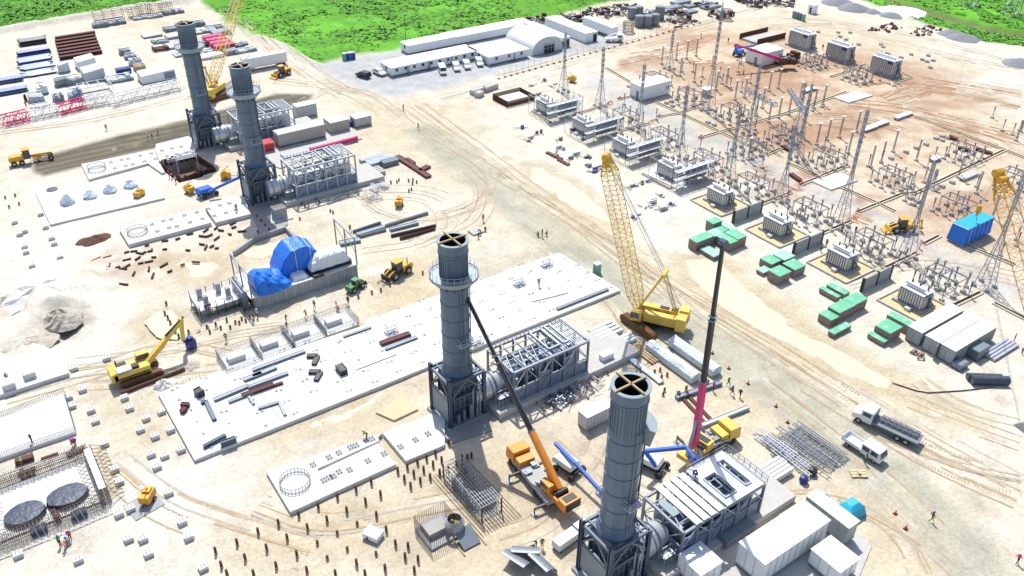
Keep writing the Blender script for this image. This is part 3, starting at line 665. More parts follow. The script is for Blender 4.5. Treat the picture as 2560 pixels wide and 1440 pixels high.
        for (a, b_, c_, d_) in ((X0+.7, X0+2.7, y0+.9, y0+4.7), (X0+4.3, X0+5.3, y0+.9, y0+5.7)):
            for p, q in (((a,c_),(b_,c_)), ((b_,c_),(b_,d_)), ((b_,d_),(a,d_)), ((a,d_),(a,c_))): k.bar((p[0],p[1],ht+.5), (q[0],q[1],ht+.5), .14, .3)
        k.build('hatch_kerb', 'galv', t)
        MB().box(x0+.5, x0+1.6, y0+2.4, y0+5, ht+.2, ht+.36).build('hatch_lid', 'duct_panel', t)
        b = MB()
        for i in range(8):
            yy = y0+(y1-y0)*i/7; b.bar((x1+.4, yy, ht), (x1+.4, yy, ht+1.1), .06)
        for z in (.55, 1.1): b.bar((x1+.4, y0, ht+z), (x1+.4, y1, ht+z), .06); b.bar((X0, y1+.2, ht+z), (x1+.4, y1+.2, ht+z), .06)
        b.build('railing', 'galv_dark', t)
    else:
        k = MB(); X0 = x0+6.8
        for (a, b_, c_, d_) in ((X0+.6, X0+2.6, y0+1.4, y1-.6), (X0+3.4, X0+4.4, y0+1.4, y1-.4)):
            for p, q in (((a,c_),(b_,c_)), ((b_,c_),(b_,d_)), ((b_,d_),(a,d_)), ((a,d_),(a,c_))): k.bar((p[0],p[1],ht+.35), (q[0],q[1],ht+.35), .2, .4)
        k.build('hatch_kerb', 'galv', t)
        for i in range(12): MB().bar((x1-4.2+.36*i, y0+.6, ht+.3), (x1-4.2+.36*i, y1, ht+.3), .1).build('roof_purlin', 'galv', t)
        for i in range(18): MB().bar((x0+.6+.75*i, y1-.2, ht+.1), (x0+.6+.75*i, y1-.2, ht+.75), .1).build('roof_stub', 'galv', t)
    # round diffuser duct to the stack
    d = MB().tube((2.0, -.2, 3.3), (4.6, -.2, 3.3), 1.95, 24, 1.95).tube((4.6, -.2, 3.3), (7.2, -.2, 3.3), 1.95, 24, 1.5).build('diffuser_duct', 'silver', t)
    b = MB()
    for x in (2.9, 4.6, 5.4): b.lathe([(0,0)], 3) if 0 else b.tube((x, -.2, 3.3), (x+.14, -.2, 3.3), 2.05, 24)
    b.build('flange', 'galv_dark', d)
    s = MB()
    for k in range(4):
        for yy in (-3.3, -2.3): s.bar((5.0+.6*k, yy, zb), (5.0+.6*k, yy, 3.2), .07)
    for z in (1.9, 2.6, 3.2): s.bar((5, -3.3, z), (6.8, -3.3, z), .07); s.bar((5, -2.3, z), (6.8, -2.3, z), .07)
    s.box(5, 6.8, -3.3, -2.3, 2.55, 2.62).build('access_stand', 'galv', t)
    return t
enclosure(196.0 if 0 else 197.3, 0, 'open galvanised turbine enclosure frame behind the farther pair of stacks, next to cream containers')
enclosure(163.3, 1, 'open galvanised turbine enclosure frame beside the pink pipe')
enclosure(82.9, 2, 'open roof steel turbine enclosure behind the orange crane boom')
enclosure(47.9, 3, 'turbine enclosure with white roof sheets, nearest the camera')
# ================================================================ slabs
def slab(name, pts, z, label, m='concrete', depth=.3, cat='slab'):
    P = [g(a, b, z) for a, b in pts]; cx = sum(p[0] for p in P)/len(P); cy = sum(p[1] for p in P)/len(P)
    return solo(name, MB().prism([(x-cx, y-cy) for x, y in P], -depth, z), m, label, cat, (cx, cy, 0)), (cx, cy)
big, (bx, by) = slab('concrete_slab', [(395,983),(486,1150),(1551,725),(1398,631),(1165,713),(915,800),(915,812),(548,930),(530,934)], .55, 'huge white concrete slab across the middle, dotted with anchor plates')
b = MB()
for x in (26.5, 39.2, 52.0, 64.8, 77.6): b.add([(x-.06-bx, 95.4-by, .554), (x+.06-bx, 95.4-by, .554), (x+.06-bx, 110.8-by, .554), (x-.06-bx, 110.8-by, .554)], [(0,1,2,3)])
b.add([(14.5-bx, 103-by, .554), (89.5-bx, 103-by, .554), (89.5-bx, 103.12-by, .554), (14.5-bx, 103.12-by, .554)], [(0,1,2,3)]); b.build('pour_joint', 'concrete_grey', big, (0, 0, 0))
slab('concrete_slab', [(665,1178),(726,1280),(990,1160),(950,1112),(945,1108),(797,1178),(793,1172),(948,1102),(945,1092),(956,1083)], .6, 'white slab with a long slot and a bolt ring, above the brown pile stubs')
slab('concrete_slab', [(957,1083),(1015,1152),(1112,1112),(1112,1044),(1078,1034),(985,1072)], .6, 'white slab block between the slotted slab and third stack')
slab('concrete_slab', [(297,570),(322,611),(528,556),(510,520)], .8, 'long thick slab with a bolt ring, above the rusty pipe off-cuts')
slab('concrete_slab', [(512,517),(540,556),(625,535),(612,492),(575,490)], .8, 'square slab in front of the second stack')
slab('concrete_slab', [(203,410),(222,448),(370,408),(405,432),(412,430),(398,405),(380,375)], .5, 'white slab with bolt cage beside the dark graded strip')
slab('concrete_slab', [(388,374),(400,404),(480,385),(500,360),(470,340),(390,360)], .5, 'white slab beside the farthest stack base')
slab('concrete_slab', [(88,480),(126,561),(412,494),(372,430)], .4, 'white slab carrying four plastic-wrapped cones')
slab('concrete_slab', [(-40,905),(-40,1000),(172,932),(160,872)], .7, 'slab with two raised blocks, cut by the left picture edge')
slab('concrete_slab', [(-40,1055),(-40,1160),(190,1080),(160,985)], .5, 'white slab edged with rebar dowels, above the steel troughs')
slab('concrete_slab', [(1690,560-90),(1690,470),(1605,430),(1700,400),(1740,415),(1700,480)], .3, 'pale kerbed slab below the fourth scaffold')
slab('concrete_slab', [(2030,452),(2078,474),(2145,450),(2098,430)], .3, 'square white slab with dark kerbs among switchyard trenches')
slab('concrete_slab', [(2085,243),(2122,256),(2182,238),(2145,226)], .3, 'square white slab near the big lattice portal')
slab('concrete_slab', [(940,1030),(985,1050),(1045,1022),(1010,985)], .3, 'low cream formwork pad behind the third stack', 'wood_pale')
slab('concrete_slab', [(1680,1400),(1720,1560),(2100,1560),(2165,1400),(2180,1365),(2100,1285),(1930,1310)], .12, 'grey yard slab under the white equipment rooms', 'concrete_old')
slab('concrete_slab', [(640,395),(700,420),(905,345),(870,310),(700,330)], .25, 'old concrete apron under the cream containers', 'concrete_old')
slab('concrete_slab', [(620,505),(655,600),(720,560),(700,500)], .2, 'grey slab at the foot of second stack, stack shadow put in its tone', 'dark_concrete')  # dark sheet painting the shadow that falls from the second stack
slab('concrete_slab', [(1095,1040),(1120,1110),(1230,1075),(1230,1030)], .2, 'grey pad at the foot of third stack, darkened for the stack shadow', 'dark_concrete')  # third stack's shade put into the pad's grey
# anchor plates on the big slab: patches set in its surface
def plates(name, label, quads, z, seed):
    r_ = random.Random(seed); b = MB()
    for (x0, x1, dx, y0, y1, dy) in quads:
        x = x0
        while x < x1:
            y = y0
            while y < y1:
                for k in ((-.35, 0), (.35, 0)):
                    px, py = x+k[0]+r_.uniform(-.15, .15), y+r_.uniform(-.2, .2)
                    if r_.random() < .85: b.cbox((px, py, z), .36, .36, .03+.1*r_.random())
                y += dy
            x += dx
    return solo(name, b, 'concrete_grey', label, 'anchor plates')
o = plates('anchor_plates', 'rows of grey anchor plates set in the huge white slab', [(16, 90, 4.3, 96, 111.5, 3.1)], .55, 3); o['kind'] = 'stuff'
# equipment pockets on the slotted slabs
def pockets(pts, z, label):
    b = MB()
    for p in pts:
        x, y = g(p[0], p[1], z)
        for dx in (-.22, .22):
            for dy in (-.3, .3): b.box(x+dx-.05, x+dx+.05, y+dy-.05, y+dy+.05, z, z+.28)
        b.box(x-.4, x+.4, y-.5, y+.5, z, z+.04)
    return solo('anchor_bolts', b, 'concrete_grey', label, 'anchor bolts')
pockets(Z(640, 1080, [(570,330),(730,255),(828,210),(943,155),(1000,135),(1105,85),(1160,70),(678,485),(735,455),(775,445),(830,400),(935,380),(1118,290),(1280,220),(1445,150),(1595,80),(1720,20)]), .6, 'anchor bolt groups standing on the slotted slab')
pockets(Z(0, 360, [(1520,805),(1635,770),(1712,755),(1845,715),(1970,685),(2085,650),(2200,615),(2295,595),(1575,875),(1690,840),(1768,825),(1900,785),(2025,750),(2145,720),(2260,690),(2360,660)]), .8, 'anchor bolt groups on the thick slab by the second stack')
pockets(Z(0, 360, [(1108,185),(1215,160),(1282,148),(1403,120),(1515,95),(1150,245),(1260,220),(1325,205),(1445,175),(1555,150),(1670,125),(1720,45),(1815,28),(1620,68),(1770,100),(1860,80)]), .5, 'anchor bolt groups on the slab by the dark graded strip')
def bolt_ring(px, py, r, z, label, h=.9):
    x, y = g(px, py, z); b = MB(); n = 26
    for i in range(n):
        a = 2*PI*i/n; a2 = 2*PI*(i+1)/n; p = (r*math.cos(a), r*math.sin(a)); q = (r*math.cos(a2), r*math.sin(a2))
        b.bar((p[0], p[1], 0), (p[0], p[1], h), .06)
        for zz in (.12, h*.8): b.bar((p[0], p[1], zz), (q[0], q[1], zz), .07)
    return solo('bolt_ring', b, 'galv_dark', label, 'bolt ring', (x, y, z), 0, 'round anchor bolt cages on the slabs')
bolt_ring(738, 1207, 2.0, .6, 'round bolt cage on the slotted slab above the pile stubs')
bolt_ring(344, 581, 1.9, .8, 'round bolt cage on the thick slab above the rusty off-cuts')
bolt_ring(243, 424, 1.9, .5, 'round bolt cage on the slab beside the dark graded strip', 1.3)
# ---- four anchor pedestals with rebar fences along the slab's back edge
for i, (px, py) in enumerate(((600, 895), (682, 862), (760, 835), (842, 805))):
    x, y = g(px, py, .3)
    t = thing('anchor_footing', 'white anchor block inside a rebar fence, '+nth(i, 4, 'left')+' along the big slab', 'footing', (x, y, 0), 0, 'anchor blocks in rebar fences beside the big slab')
    MB().box(-2.9, 2.9, -2.6, 2.6, -.2, .25).build('base', 'concrete', t); MB().box(-1.9, .8, -.6, 1.0, .25, 1.15).build('block', 'concrete', t)
    b = MB()
    for k in range(24):
        q = -2.9+5.8*k/23
        for yy in (-2.6, 2.6): b.bar((q, yy, .2), (q, yy, 1.7), .045)
    for k in range(18):
        q = -2.6+5.2*k/17
        for xx in (-2.9, 2.9): b.bar((xx, q, .2), (xx, q, 1.7), .045)
    for z in (.8, 1.4):
        for yy in (-2.6, 2.6): b.bar((-2.9, yy, z), (2.9, yy, z), .04)
        for xx in (-2.9, 2.9): b.bar((xx, -2.6, z), (xx, 2.6, z), .04)
    b.build('rebar_fence', 'galv_dark', t)
# ================================================================ boxes: containers, cabins, rooms
def container(px, lx, ly, h, m, label, cat='container', name='shipping_container', group=None, rz=0.0, z=0.15, roof=None, doors=True, ribs=True, base='black'):
    """nearest bottom corner px; lx along the plant, ly away from it"""
    x, y = px if isinstance(px, Vector) else g(*px)
    t = thing(name, label, cat, (x, y, 0), rz, group)
    b = MB().box(0, lx, 0, ly, z, h)
    if ribs:
        n = max(4, int(lx/.6))
        for i in range(n):
            q = lx*(i+.5)/n; b.box(q-.14, q+.14, -.07, 0, z+.15, h-.15); b.box(q-.14, q+.14, ly, ly+.07, z+.15, h-.15)
        n = max(3, int(ly/.6))
        for i in range(n):
            q = ly*(i+.5)/n; b.box(lx, lx+.05, q-.12, q+.12, z+.15, h-.15)
    b.build('body', m, t)
    r = MB().box(0, lx, -.1, 0, z, z+.14).box(0, lx, -.1, 0, h-.13, h)
    for q in (0, lx-.13): r.box(q, q+.13, -.12, -.0, z+.14, h-.13)
    r.build('corner_frame', 'pad_grey' if 'white' in m or 'grey' in m else 'concrete_old', t)
    MB().box(-.08, lx+.08, -.14, ly+.08, h, h+.1).build('roof', roof or m, t)
    s = MB().box(.1, .5, .1, ly-.1, 0, z).box(lx-.5, lx-.1, .1, ly-.1, 0, z).box(lx/2-.2, lx/2+.2, .1, ly-.1, 0, z).build('skid', base, t)
    if doors:
        for k in (0, 1):
            d = MB().box(-.07, 0, .08+k*ly/2, ly/2-.08+k*ly/2, z+.1, h-.12).build('door', m, t)
            MB().box(-.12, -.07, ly*(.25+.5*k)-.03, ly*(.25+.5*k)+.03, z+.3, h-.3).build('lock_bar', 'galv', d)
    return t
# three white containers, one with its door swung open
c = g(2285, 872)
for i, (px, op) in enumerate((((2293, 866), 0), ((2342, 887), 1), ((2387, 905), 0))):
    x, y = g(*px); x = g(2342, 887)[0]-.6
    t = container(Vector((x, y)), 12.0, 2.4, 2.7, 'grey_ribbed', ('grey-white container nearest the transformer, first of the three in a row', 'grey-white container with one door swung open, between two others', 'grey-white container at the road side of the three, open yard beside it')[i],
        group='three long grey-white containers', roof='white_paint', doors=not op)
    if op:
        d = MB().box(-.07, 0, 1.25, 2.3, .25, 2.6).build('door', 'grey_ribbed', t)
        d = MB().bar((-.05, .05, 1.4), (-1.15, -.25, 1.4), .07, 2.3).build('open_door', 'grey_ribbed', t)
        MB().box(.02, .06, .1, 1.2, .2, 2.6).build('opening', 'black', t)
# equipment rooms bottom right
def room(pts, h, m, roof, label, name='equipment_room', z=.5, cat='building', seams=0):
    x, y = g(*pts[0]); lx, ly = pts[1], pts[2]
    t = thing(name, label, cat, (x, y, 0))
    b = MB().box(0, lx, 0, ly, z, h)
    if seams:
        n = int(lx/seams)
        for i in range(n): b.box(lx*i/n-.03 if i else 0, lx*i/n+.03, -.04, 0, z, h)
        n = max(2, int(ly/seams))
        for i in range(n): b.box(-.04, 0, ly*i/n, ly*i/n+.05, z, h)
    b.build('wall', m, t)
    MB().box(-.12, lx+.12, -.12, ly+.12, h, h+.14).build('roof', roof, t)
    b = MB(); n = max(2, int(lx/2.5))
    for i in range(n+1):
        for yy in (.2, ly-.2): b.box(lx*i/n-.12 if i else 0, lx*i/n+.12, yy-.12, yy+.12, 0, z)
    b.build('footing', 'concrete_grey', t)
    return t
t = room([(1858, 1480)], 0, 0, 0, '') if 0 else None
def room_top(px_near, px_far_x, ly, h, *a, **k):
    x0, y0 = g(px_near[0], px_near[1], h); x1, _ = g(px_far_x[0], px_far_x[1], h)
    # convert to ground-corner pixel free form
    t = thing(k.get('name', 'equipment_room'), a[2], 'building', (x0, y0, 0)); z = .5; lx = x1-x0
    b = MB().box(0, lx, 0, ly, z, h); n = int(lx/1.15)
    b.build('wall', a[0], t); b = MB()
    for i in range(1, n): b.box(lx*i/n-.03, lx*i/n+.03, -.05, 0, z, h)
    n = max(2, int(ly/1.15))
    for i in range(1, n): b.box(-.05, 0, ly*i/n-.03, ly*i/n+.03, z, h)
    b.box(0, lx, -.06, 0, z, z+.12).box(-.06, 0, 0, ly, z, z+.12); b.build('seam', 'pad_grey', t); MB().box(-.1, lx+.1, -.1, ly+.1, h, h+.12).build('roof', a[1], t)
    b = MB()
    for i in range(int(lx/2)+1): b.box(min(lx-.3, i*2.0), min(lx-.3, i*2.0)+.3, .1, ly-.1, 0, z)
    b.build('skid', 'galv_dark', t); return t
t = room_top((1912, 1412), (2087, 1311), 3.9, 3.9, 'white_paint', 'white_paint', 'long white equipment room with a plain white roof, largest at bottom right')
t = room_top((2122, 1321), (2147, 1303), 6.4, 3.4, 'grey_ribbed', 'white_paint', 'narrow white equipment room set crosswise behind the largest one')
MB().box(-.04, 0, 4.7, 5.4, .6, 2.6).build('door', 'galv_dark', t)
t = room_top((2100, 1432), (2147, 1396), 4.1, 2.8, 'white_paint', 'white_paint', 'small square white cabin at the yard edge, nearest the picture corner')
t = room_top((1752, 1440), (1800, 1400), 3.6, 3.0, 'white_paint', 'white_paint', 'small white flat roofed cabin cut by the bottom edge beside the turbine enclosure')
x, y = g(1812, 1378)
t = thing('air_cooler', 'dark grey ribbed cooler trough beside the white roofed enclosure', 'cooler', (x, y, 0)); MB().box(0, 5.4, 0, 1.5, .4, 1.5).build('body', 'galv_dark', t); MB().box(.1, 5.3, .15, 1.35, 1.5, 1.56).build('grille', 'duct_panel', t); MB().box(.3, .6, .1, 1.4, 0, .4).box(4.8, 5.1, .1, 1.4, 0, .4).build('skid', 'black', t)
for px, lx, ly, h, lb in (((2030, 1278), 3.4, 1.0, .9, 'cream concrete block by the white roofed enclosure corner'), ((1960, 1310), 5.2, 1.0, .8, 'long cream concrete beam behind the largest white room'), ((1875, 1445), 2.4, 1.6, .9, 'pale grey skid between the white cabins')):
    x, y = g(*px); solo('concrete_block', MB().box(0, lx, 0, ly, 0, h).box(.2, .4, .2, .4, h, h+.25).box(lx-.4, lx-.2, .2, .4, h, h+.25), 'concrete_old', lb, 'concrete block', (x, y, 0), 0, 'loose concrete blocks near the white rooms')
x, y = g(2122, 1283)
b = MB()
for i in range(3): b.lathe([(1.9-.35*i*i*.4, .2+.75*i), (1.75-.5*(i+1)*.55, .2+.75*(i+1))], 9)
b = MB().add([(-1.9,-1.3,.1),(1.6,-1.5,.1),(1.9,1.2,.1),(-1.5,1.5,.1),(-1.5,-1.0,1.5),(1.2,-1.1,1.6),(1.4,.8,1.5),(-1.1,1.1,1.4),(-.7,-.4,2.0),(.6,-.5,2.1),(.7,.4,2.05),(-.5,.5,1.95)],
    [(0,1,5,4),(1,2,6,5),(2,3,7,6),(3,0,4,7),(4,5,9,8),(5,6,10,9),(6,7,11,10),(7,4,8,11),(8,9,10,11)])
solo('tarp_heap', b, 'tarp_blue_lit', 'bright blue tarpaulin over a heap beside the narrow white room', 'tarpaulin', (x, y, 0))
# white metal box by the third stack, cream containers, red box, pink pipe
container((1465, 1079), 4.7, 2.0, 2.6, 'white_ribbed', 'white ribbed container standing alone between third and nearest stacks', roof='white_paint', doors=False)
container((700, 372), 12.0, 3.4, 3.5, 'cream_ribbed', 'long cream ribbed container beside the second turbine enclosure', roof='white_ribbed', z=.6, group='cream containers behind the second enclosure')
container((829, 336), 5.0, 4.2, 2.9, 'cream_ribbed', 'shorter cream container at the end of the long cream one', roof='white_ribbed', z=.3, group='cream containers behind the second enclosure')
container((890, 320), 4.4, 3.0, 2.4, 'white_ribbed', 'small white cabin beyond the cream containers', roof='white_paint')
container((745, 298), 5.4, 2.6, 3.2, 'white_ribbed', 'white box behind the farthest turbine enclosure frame', roof='white_paint')
x, y = g(862, 322); t = thing('diesel_generator', 'dark navy generator set beside the small white cabin', 'generator', (x, y, 0)); MB().box(0, 2.6, 0, 1.5, .2, 1.5).build('body', 'blue_deep', t); MB().box(.4, .8, .4, .8, 1.5, 2.3).build('exhaust', 'black', t); MB().box(-.2, 2.8, -.1, 1.6, 0, .2).build('skid', 'galv', t)
x, y = g(850, 312); t = thing('portable_toilet', 'dark green portable toilet beside the short cream container', 'toilet', (x, y, 0)); MB().box(0, 1.1, 0, 1.1, 0, 2.1).build('body', 'green_cover', t); MB().box(-.05, 1.15, -.05, 1.15, 2.1, 2.25).build('roof', 'black', t)
container((662, 384), 2.6, 2.6, 2.3, 'red_paint', 'plain red steel box behind the second stack', 'box', 'steel_box', doors=False, roof='red_paint')
x, y = g(775, 374, .8); solo('steel_pipe', MB().tube((0, 0, 0), (12.5, .3, .0), .55, 14).tube((0.02, 0, 0), (.3, 0, 0), .65, 14).tube((12.2, .3, 0), (12.5, .3, 0), .65, 14), 'pink_paint', 'long pink-red pipe lying behind the second turbine enclosure', 'pipe', (x, y, .7))
x, y = g(705, 402); solo('concrete_bed', MB().box(0, 13, 0, 2.4, 0, .8), 'concrete_old', 'grey machine bed lying in front of the long cream container', 'concrete bed', (x+.6, y, 0))
# ================================================================ green topped crates
def crate(x, y, lx, ly, h, label, top='green_cover', z=0.0, grp='green covered wooden crates'):
    t = thing('wooden_crate', label, 'crate', (x, y, z), 0, grp)
    b = MB().box(0, lx, 0, ly, .12, h)
    n = max(2, int(lx/1.1))
    for i in range(n+1): q = min(lx-.14, lx*i/n); b.box(q, q+.14, -.05, 0, .12, h)
    n = max(2, int(ly/1.1))
    for i in range(n+1): q = min(ly-.14, ly*i/n); b.box(-.05, 0, q, q+.14, .12, h)
    b.build('side', 'wood_crate', t); MB().box(-.08, lx+.08, -.08, ly+.08, h, h+.09).build('lid', top, t)
    MB().box(.1, .3, 0, ly, 0, .12).box(lx-.3, lx-.1, 0, ly, 0, .12).build('skid', 'wood_crate', t)
    return t
K = [(112,97.1,4.8,2,2,'green topped crate at the left corner of the T-shaped cluster','green_cover'), (117,97.2,2.6,2.3,1.7,'faded green crate inside the T-shaped cluster','green_pale'), (120.2,100.6,2.5,1.9,2,'small square green crate at the back of the T-shaped cluster','green_cover'), (120,98.2,2.1,2.3,1.2,'low green crate joining the T-shaped cluster','green_cover'), (117.35,93.3,2,3.6,1.9,'green crate on the inner corner of the T-shaped cluster','green_cover'), (119.6,93.5,2.5,3.4,2,'green crate at the right end of the T-shaped cluster','green_cover'), (122.9,97.7,1.3,3.2,0.9,'pale low crate behind the T-shaped cluster','green_pale'), (112.6,92.9,2.2,3.7,0.7,'low flat crate with pale green lids in front of the T-shaped cluster','green_pale'), (118.5,84,2.7,2.7,1.5,'left green crate of the middle cluster, with stained lid','green_cover'), (121.4,83.4,3,2.6,1.7,'rear green crate of the middle cluster','green_pale'), (115.9,79.9,3.1,2.6,1.9,'front green crate of the middle cluster nearest the road','green_cover'), (120.3,80,3,2.8,1.7,'right green crate of the middle cluster','green_cover'), (116,83.6,2.2,1.6,0.7,'lowest green crate at the left of the middle cluster','green_pale'), (112.8,66,2.1,2.5,1.5,'low green crate at the road end of the L-shaped cluster','green_cover'), (115.1,66.2,4.1,2.3,2,'large bright green crate in the L-shaped cluster','green_cover'), (119.3,66.3,3.6,2.3,2,'end green crate of the L-shaped cluster nearest the transformer','green_cover'), (120.3,70.4,0.9,3.8,0.9,'first slim green box of the pair reaching back from the L-shaped cluster','green_cover'), (122.2,70.3,1.5,3.8,0.9,'second slim green box of the pair reaching back from the L-shaped cluster','green_cover'), (110.8,63.7,4.6,1.1,0.8,'single low green box lying alone beside the wet hollow','green_cover'), (115.7,57.6,1.2,3,0.8,'low green box in front of the crates by the white containers','green_cover'), (117.1,57.7,3.3,2.8,2,'green crate with dark patch beside the white containers','green_cover'), (122.1,57.5,1.5,4.1,1.6,'green crate tucked behind, touching the first white container','green_cover')]
for k in K: crate(*k)
# blue wrapped load under the right crane hook
x, y = g(2407, 618)
t = thing('wrapped_load', 'huge box wrapped in bright blue tarpaulin under the crane hook', 'wrapped box', (x, y, 0))
MB().box(.1, 9.2, .1, 3.4, .1, .4).build('pallet', 'white_paint', t)
b = MB().add([(-.1,-.1,.35),(9.3,-.2,.45),(9.4,3.6,.45),(-.2,3.6,.35),(.05,0,3.8),(9.15,.05,3.85),(9.15,3.4,3.9),(.05,3.4,3.8)], [(0,1,5,4),(1,2,6,5),(2,3,7,6),(3,0,4,7),(4,5,6,7)])
for i in range(6): b.bar((.3+1.6*i, -.15, .5), (.5+1.6*i, -.06, 3.7), .25, .06)
b.build('tarpaulin', 'tarp_blue', t)
MB().box(.05, 9.2, .02, 3.42, 3.86, 3.93).build('sunlit_top', 'tarp_blue_lit', t)  # top of the same blue tarp, sunlight painted in as a lighter tone
MB().bar((.05, -.03, 3.9), (.02, 3.45, 3.9), .08).bar((1.2, -.2, .4), (1.4, -.1, 3.8), .08).build('strap', 'white_paint', t)
# ================================================================ generator hall plinth under blue tarps
x0, y0 = g(640, 776); X1 = 19.6
t = thing('generator_plinth', 'raised concrete generator plinth with steel portal posts', 'plinth', (x0, y0, 0))
MB().box(0, X1, 0, 8.6, -.2, 2.6).build('wall', 'concrete_grey', t)
MB().box(-.6, X1+.15, -.15, 8.8, 2.6, 2.75).build('deck', 'concrete', t)
for x in (-.3, X1): 
    for yy in (0, 4.3, 8.6): MB().box(x-.1, x+.1, yy-.1, yy+.1, 2.7, 8.2 if x > 1 else 7.4).build('post', 'galv_dark', t)
    b = MB().bar((x, 0, 8.2 if x > 1 else 7.4), (x, 8.6, 8.2 if x > 1 else 7.4), .22); 
    b.bar((x, 0, 5), (x, 4.3, 7.4), .1).bar((x, 4.3, 5), (x, 8.6, 7.4), .1); b.build('portal_beam', 'galv_dark', t)
for i in range(12): MB().box(.8+1.6*i, 1.0+1.6*i, -.06, 0, 0, 2.5).build('buttress', 'concrete_old', t)
MB().box(-1.6, -.7, 1.0, 6.5, 0, 3.6).build('side_wall', 'galv_dark', t)
x0g, y0g = x0, y0
def lumpy(name, label, cat, m, loc, sx, sy, hz_, seed, sharp=.35, nx=14, ny=10, top=None):
    """tarpaulin thrown over a machine: height field with folds, closed to the deck"""
    r_ = random.Random(seed); V = []; Fs = []
    for j in range(ny+1):
        for i in range(nx+1):
            u, v = i/nx, j/ny; e = min(u, 1-u, v, 1-v)
            h = top(u, v) if top else 1.0
            z = hz_*h*min(1, (e/.12))**.45+r_.uniform(-1, 1)*.07*hz_*(1 if e > 0 else 0)
            V.append((u*sx-(.5-u)*.25*(e < .05)+r_.uniform(-.1, .1), v*sy+r_.uniform(-.1, .1), max(0, z)))
    for j in range(ny):
        for i in range(nx):
            a = j*(nx+1)+i; Fs.append((a, a+1, a+nx+2, a+nx+1))
    return solo(name, MB().add(V, Fs), m, label, cat, loc)
def draped(label, m, loc, sections, seed, folds=9, amp=.16):
    """cloth hung over a load: ribs along x, each a row of (y,z) points, creased between"""
    r_ = random.Random(seed); V = []; Fs = []; nr = len(sections); sub = 5; rows = []
    for a, c in zip(sections, sections[1:]):
        for k in range(sub):
            f = k/sub; rows.append((a[0]+(c[0]-a[0])*f, [(p[0]+(q[0]-p[0])*f, p[1]+(q[1]-p[1])*f) for p, q in zip(a[1], c[1])]))
    rows.append(sections[-1]); pts = []
    for x, prof in rows:
        line = []
        for a, c in zip(prof, prof[1:]):
            for k in range(4): f = k/4; line.append((a[0]+(c[0]-a[0])*f, a[1]+(c[1]-a[1])*f))
        line.append(prof[-1]); pts.append([(x, y, z) for y, z in line])
    n = len(pts[0]); ph = [r_.uniform(0, 6) for _ in range(6)]
    for i, line in enumerate(pts):
        for j, (x, y, z) in enumerate(line):
            w = amp*(abs(math.sin(x*1.7+j*.45+ph[0]))*1.0+.6*math.sin(x*3.1-j*.8+ph[1])-.3*abs(math.sin(j*.9+ph[2]+x)))*(.3+.7*min(1, z/1.5)); V.append((x+r_.uniform(-.06, .06), y-w*.8, max(.02, z+w*.5+r_.uniform(-.04, .04))))
    for i in range(len(pts)-1):
        for j in range(n-1): a = i*n+j; Fs += [(a, a+n, a+n+1), (a, a+n+1, a+1)] if (i+j) % 2 else [(a, a+n, a+1), (a+n, a+n+1, a+1)]
    m_ = len(pts)
    Fs += [tuple(range(n-1, -1, -1)), tuple(range((m_-1)*n, m_*n))]
    return solo('tarpaulin', MB().add(V, Fs), m, label, 'tarpaulin', loc)
draped('crumpled blue tarpaulin sagging over the left end of the generator plinth', 'tarp_blue', (x0+.8, y0-.5, 2.75), [(0, [(.2,0),(.6,1.6),(2.2,2.9),(4.4,2.8),(5.2,0)]), (1.2, [(-.2,-.0),(.7,2.4),(2.4,3.6),(4.6,3.0),(5.4,0)]), (3.4, [(-.3,0),(.5,1.4),(2.0,2.3),(4.4,2.5),(5.6,0)]), (5.2, [(.0,0),(.5,.8),(1.6,1.1),(4.0,1.9),(5.4,.3)]), (6.3, [(.4,0),(.8,.3),(1.6,.4),(3.6,.6),(4.6,.1)])], 4, amp=.28)
draped('blue tarpaulin stretched over the tall arched generator on the plinth', 'tarp_blue', (x0+6.0, y0+2.7, 2.75), [(0, [(-.2,0),(0,.5),(.3,.9),(4.6,1.2),(5.2,0)]), (1.2, [(-.2,0),(0,1.8),(.5,3.2),(4.8,3.6),(5.4,0)]), (2.8, [(-.2,0),(0,2.6),(.4,4.7),(4.8,5.0),(5.5,0)]), (5.4, [(-.2,0),(0,2.6),(.4,4.9),(4.8,5.1),(5.5,0)]), (7.4, [(-.2,0),(0,1.5),(.4,3.4),(4.8,3.8),(5.4,0)]), (8.4, [(.0,0),(.2,.4),(.6,.8),(4.4,1.2),(5.0,0)])], 9, amp=.14)
b = MB()
for q in (1.6, 4.4): b.bar((q, -.25, .6), (q+.1, .15, 4.6), .07).bar((q+.1, .15, 4.75), (q+.2, 4.9, 4.95), .07)
solo('tie_rope', b, 'white_paint', 'white ropes over the tall blue tarpaulin', 'rope', (x0+7.6, y0+2.55, 2.75))
lumpy('cover_sheet', 'white sheet covering a machine on the right of the generator plinth', 'cover sheet', 'tarp_white', (x0+11.2, y0+.7, 3.5), 7.4, 3.4, 2.4, 12, top=lambda u, v: .95-.25*(u < .2))
solo('machine_bed', MB().box(0, 8.2, 0, 3.2, 0, .8).box(.3, 2.2, -1.2, 0, 0, .5), 'black', 'dark machine base under the white sheet', 'machine base', (x0+10.8, y0+.8, 2.75))
lumpy('cover_sheet', 'flat white sheet lying beside the crumpled blue tarpaulin', 'cover sheet', 'tarp_white', (x0+7.6, y0+.5, 2.75), 2.8, 2.6, .8, 21)
# concrete tank walls behind the plinth
P = [(640,605),(712,580),(718,588),(748,612)]
b = MB()
for a, c in (((585,640),(640,602)), ((640,602),(715,577)), ((715,577),(752,615))): p, q = g(*a), g(*c); b.bar((p[0], p[1], .5), (q[0], q[1], .5), .4, 1.0)
solo('kerb_wall', b, 'concrete_grey', 'low concrete kerb wall enclosing sand behind the blue tarps', 'kerb wall')
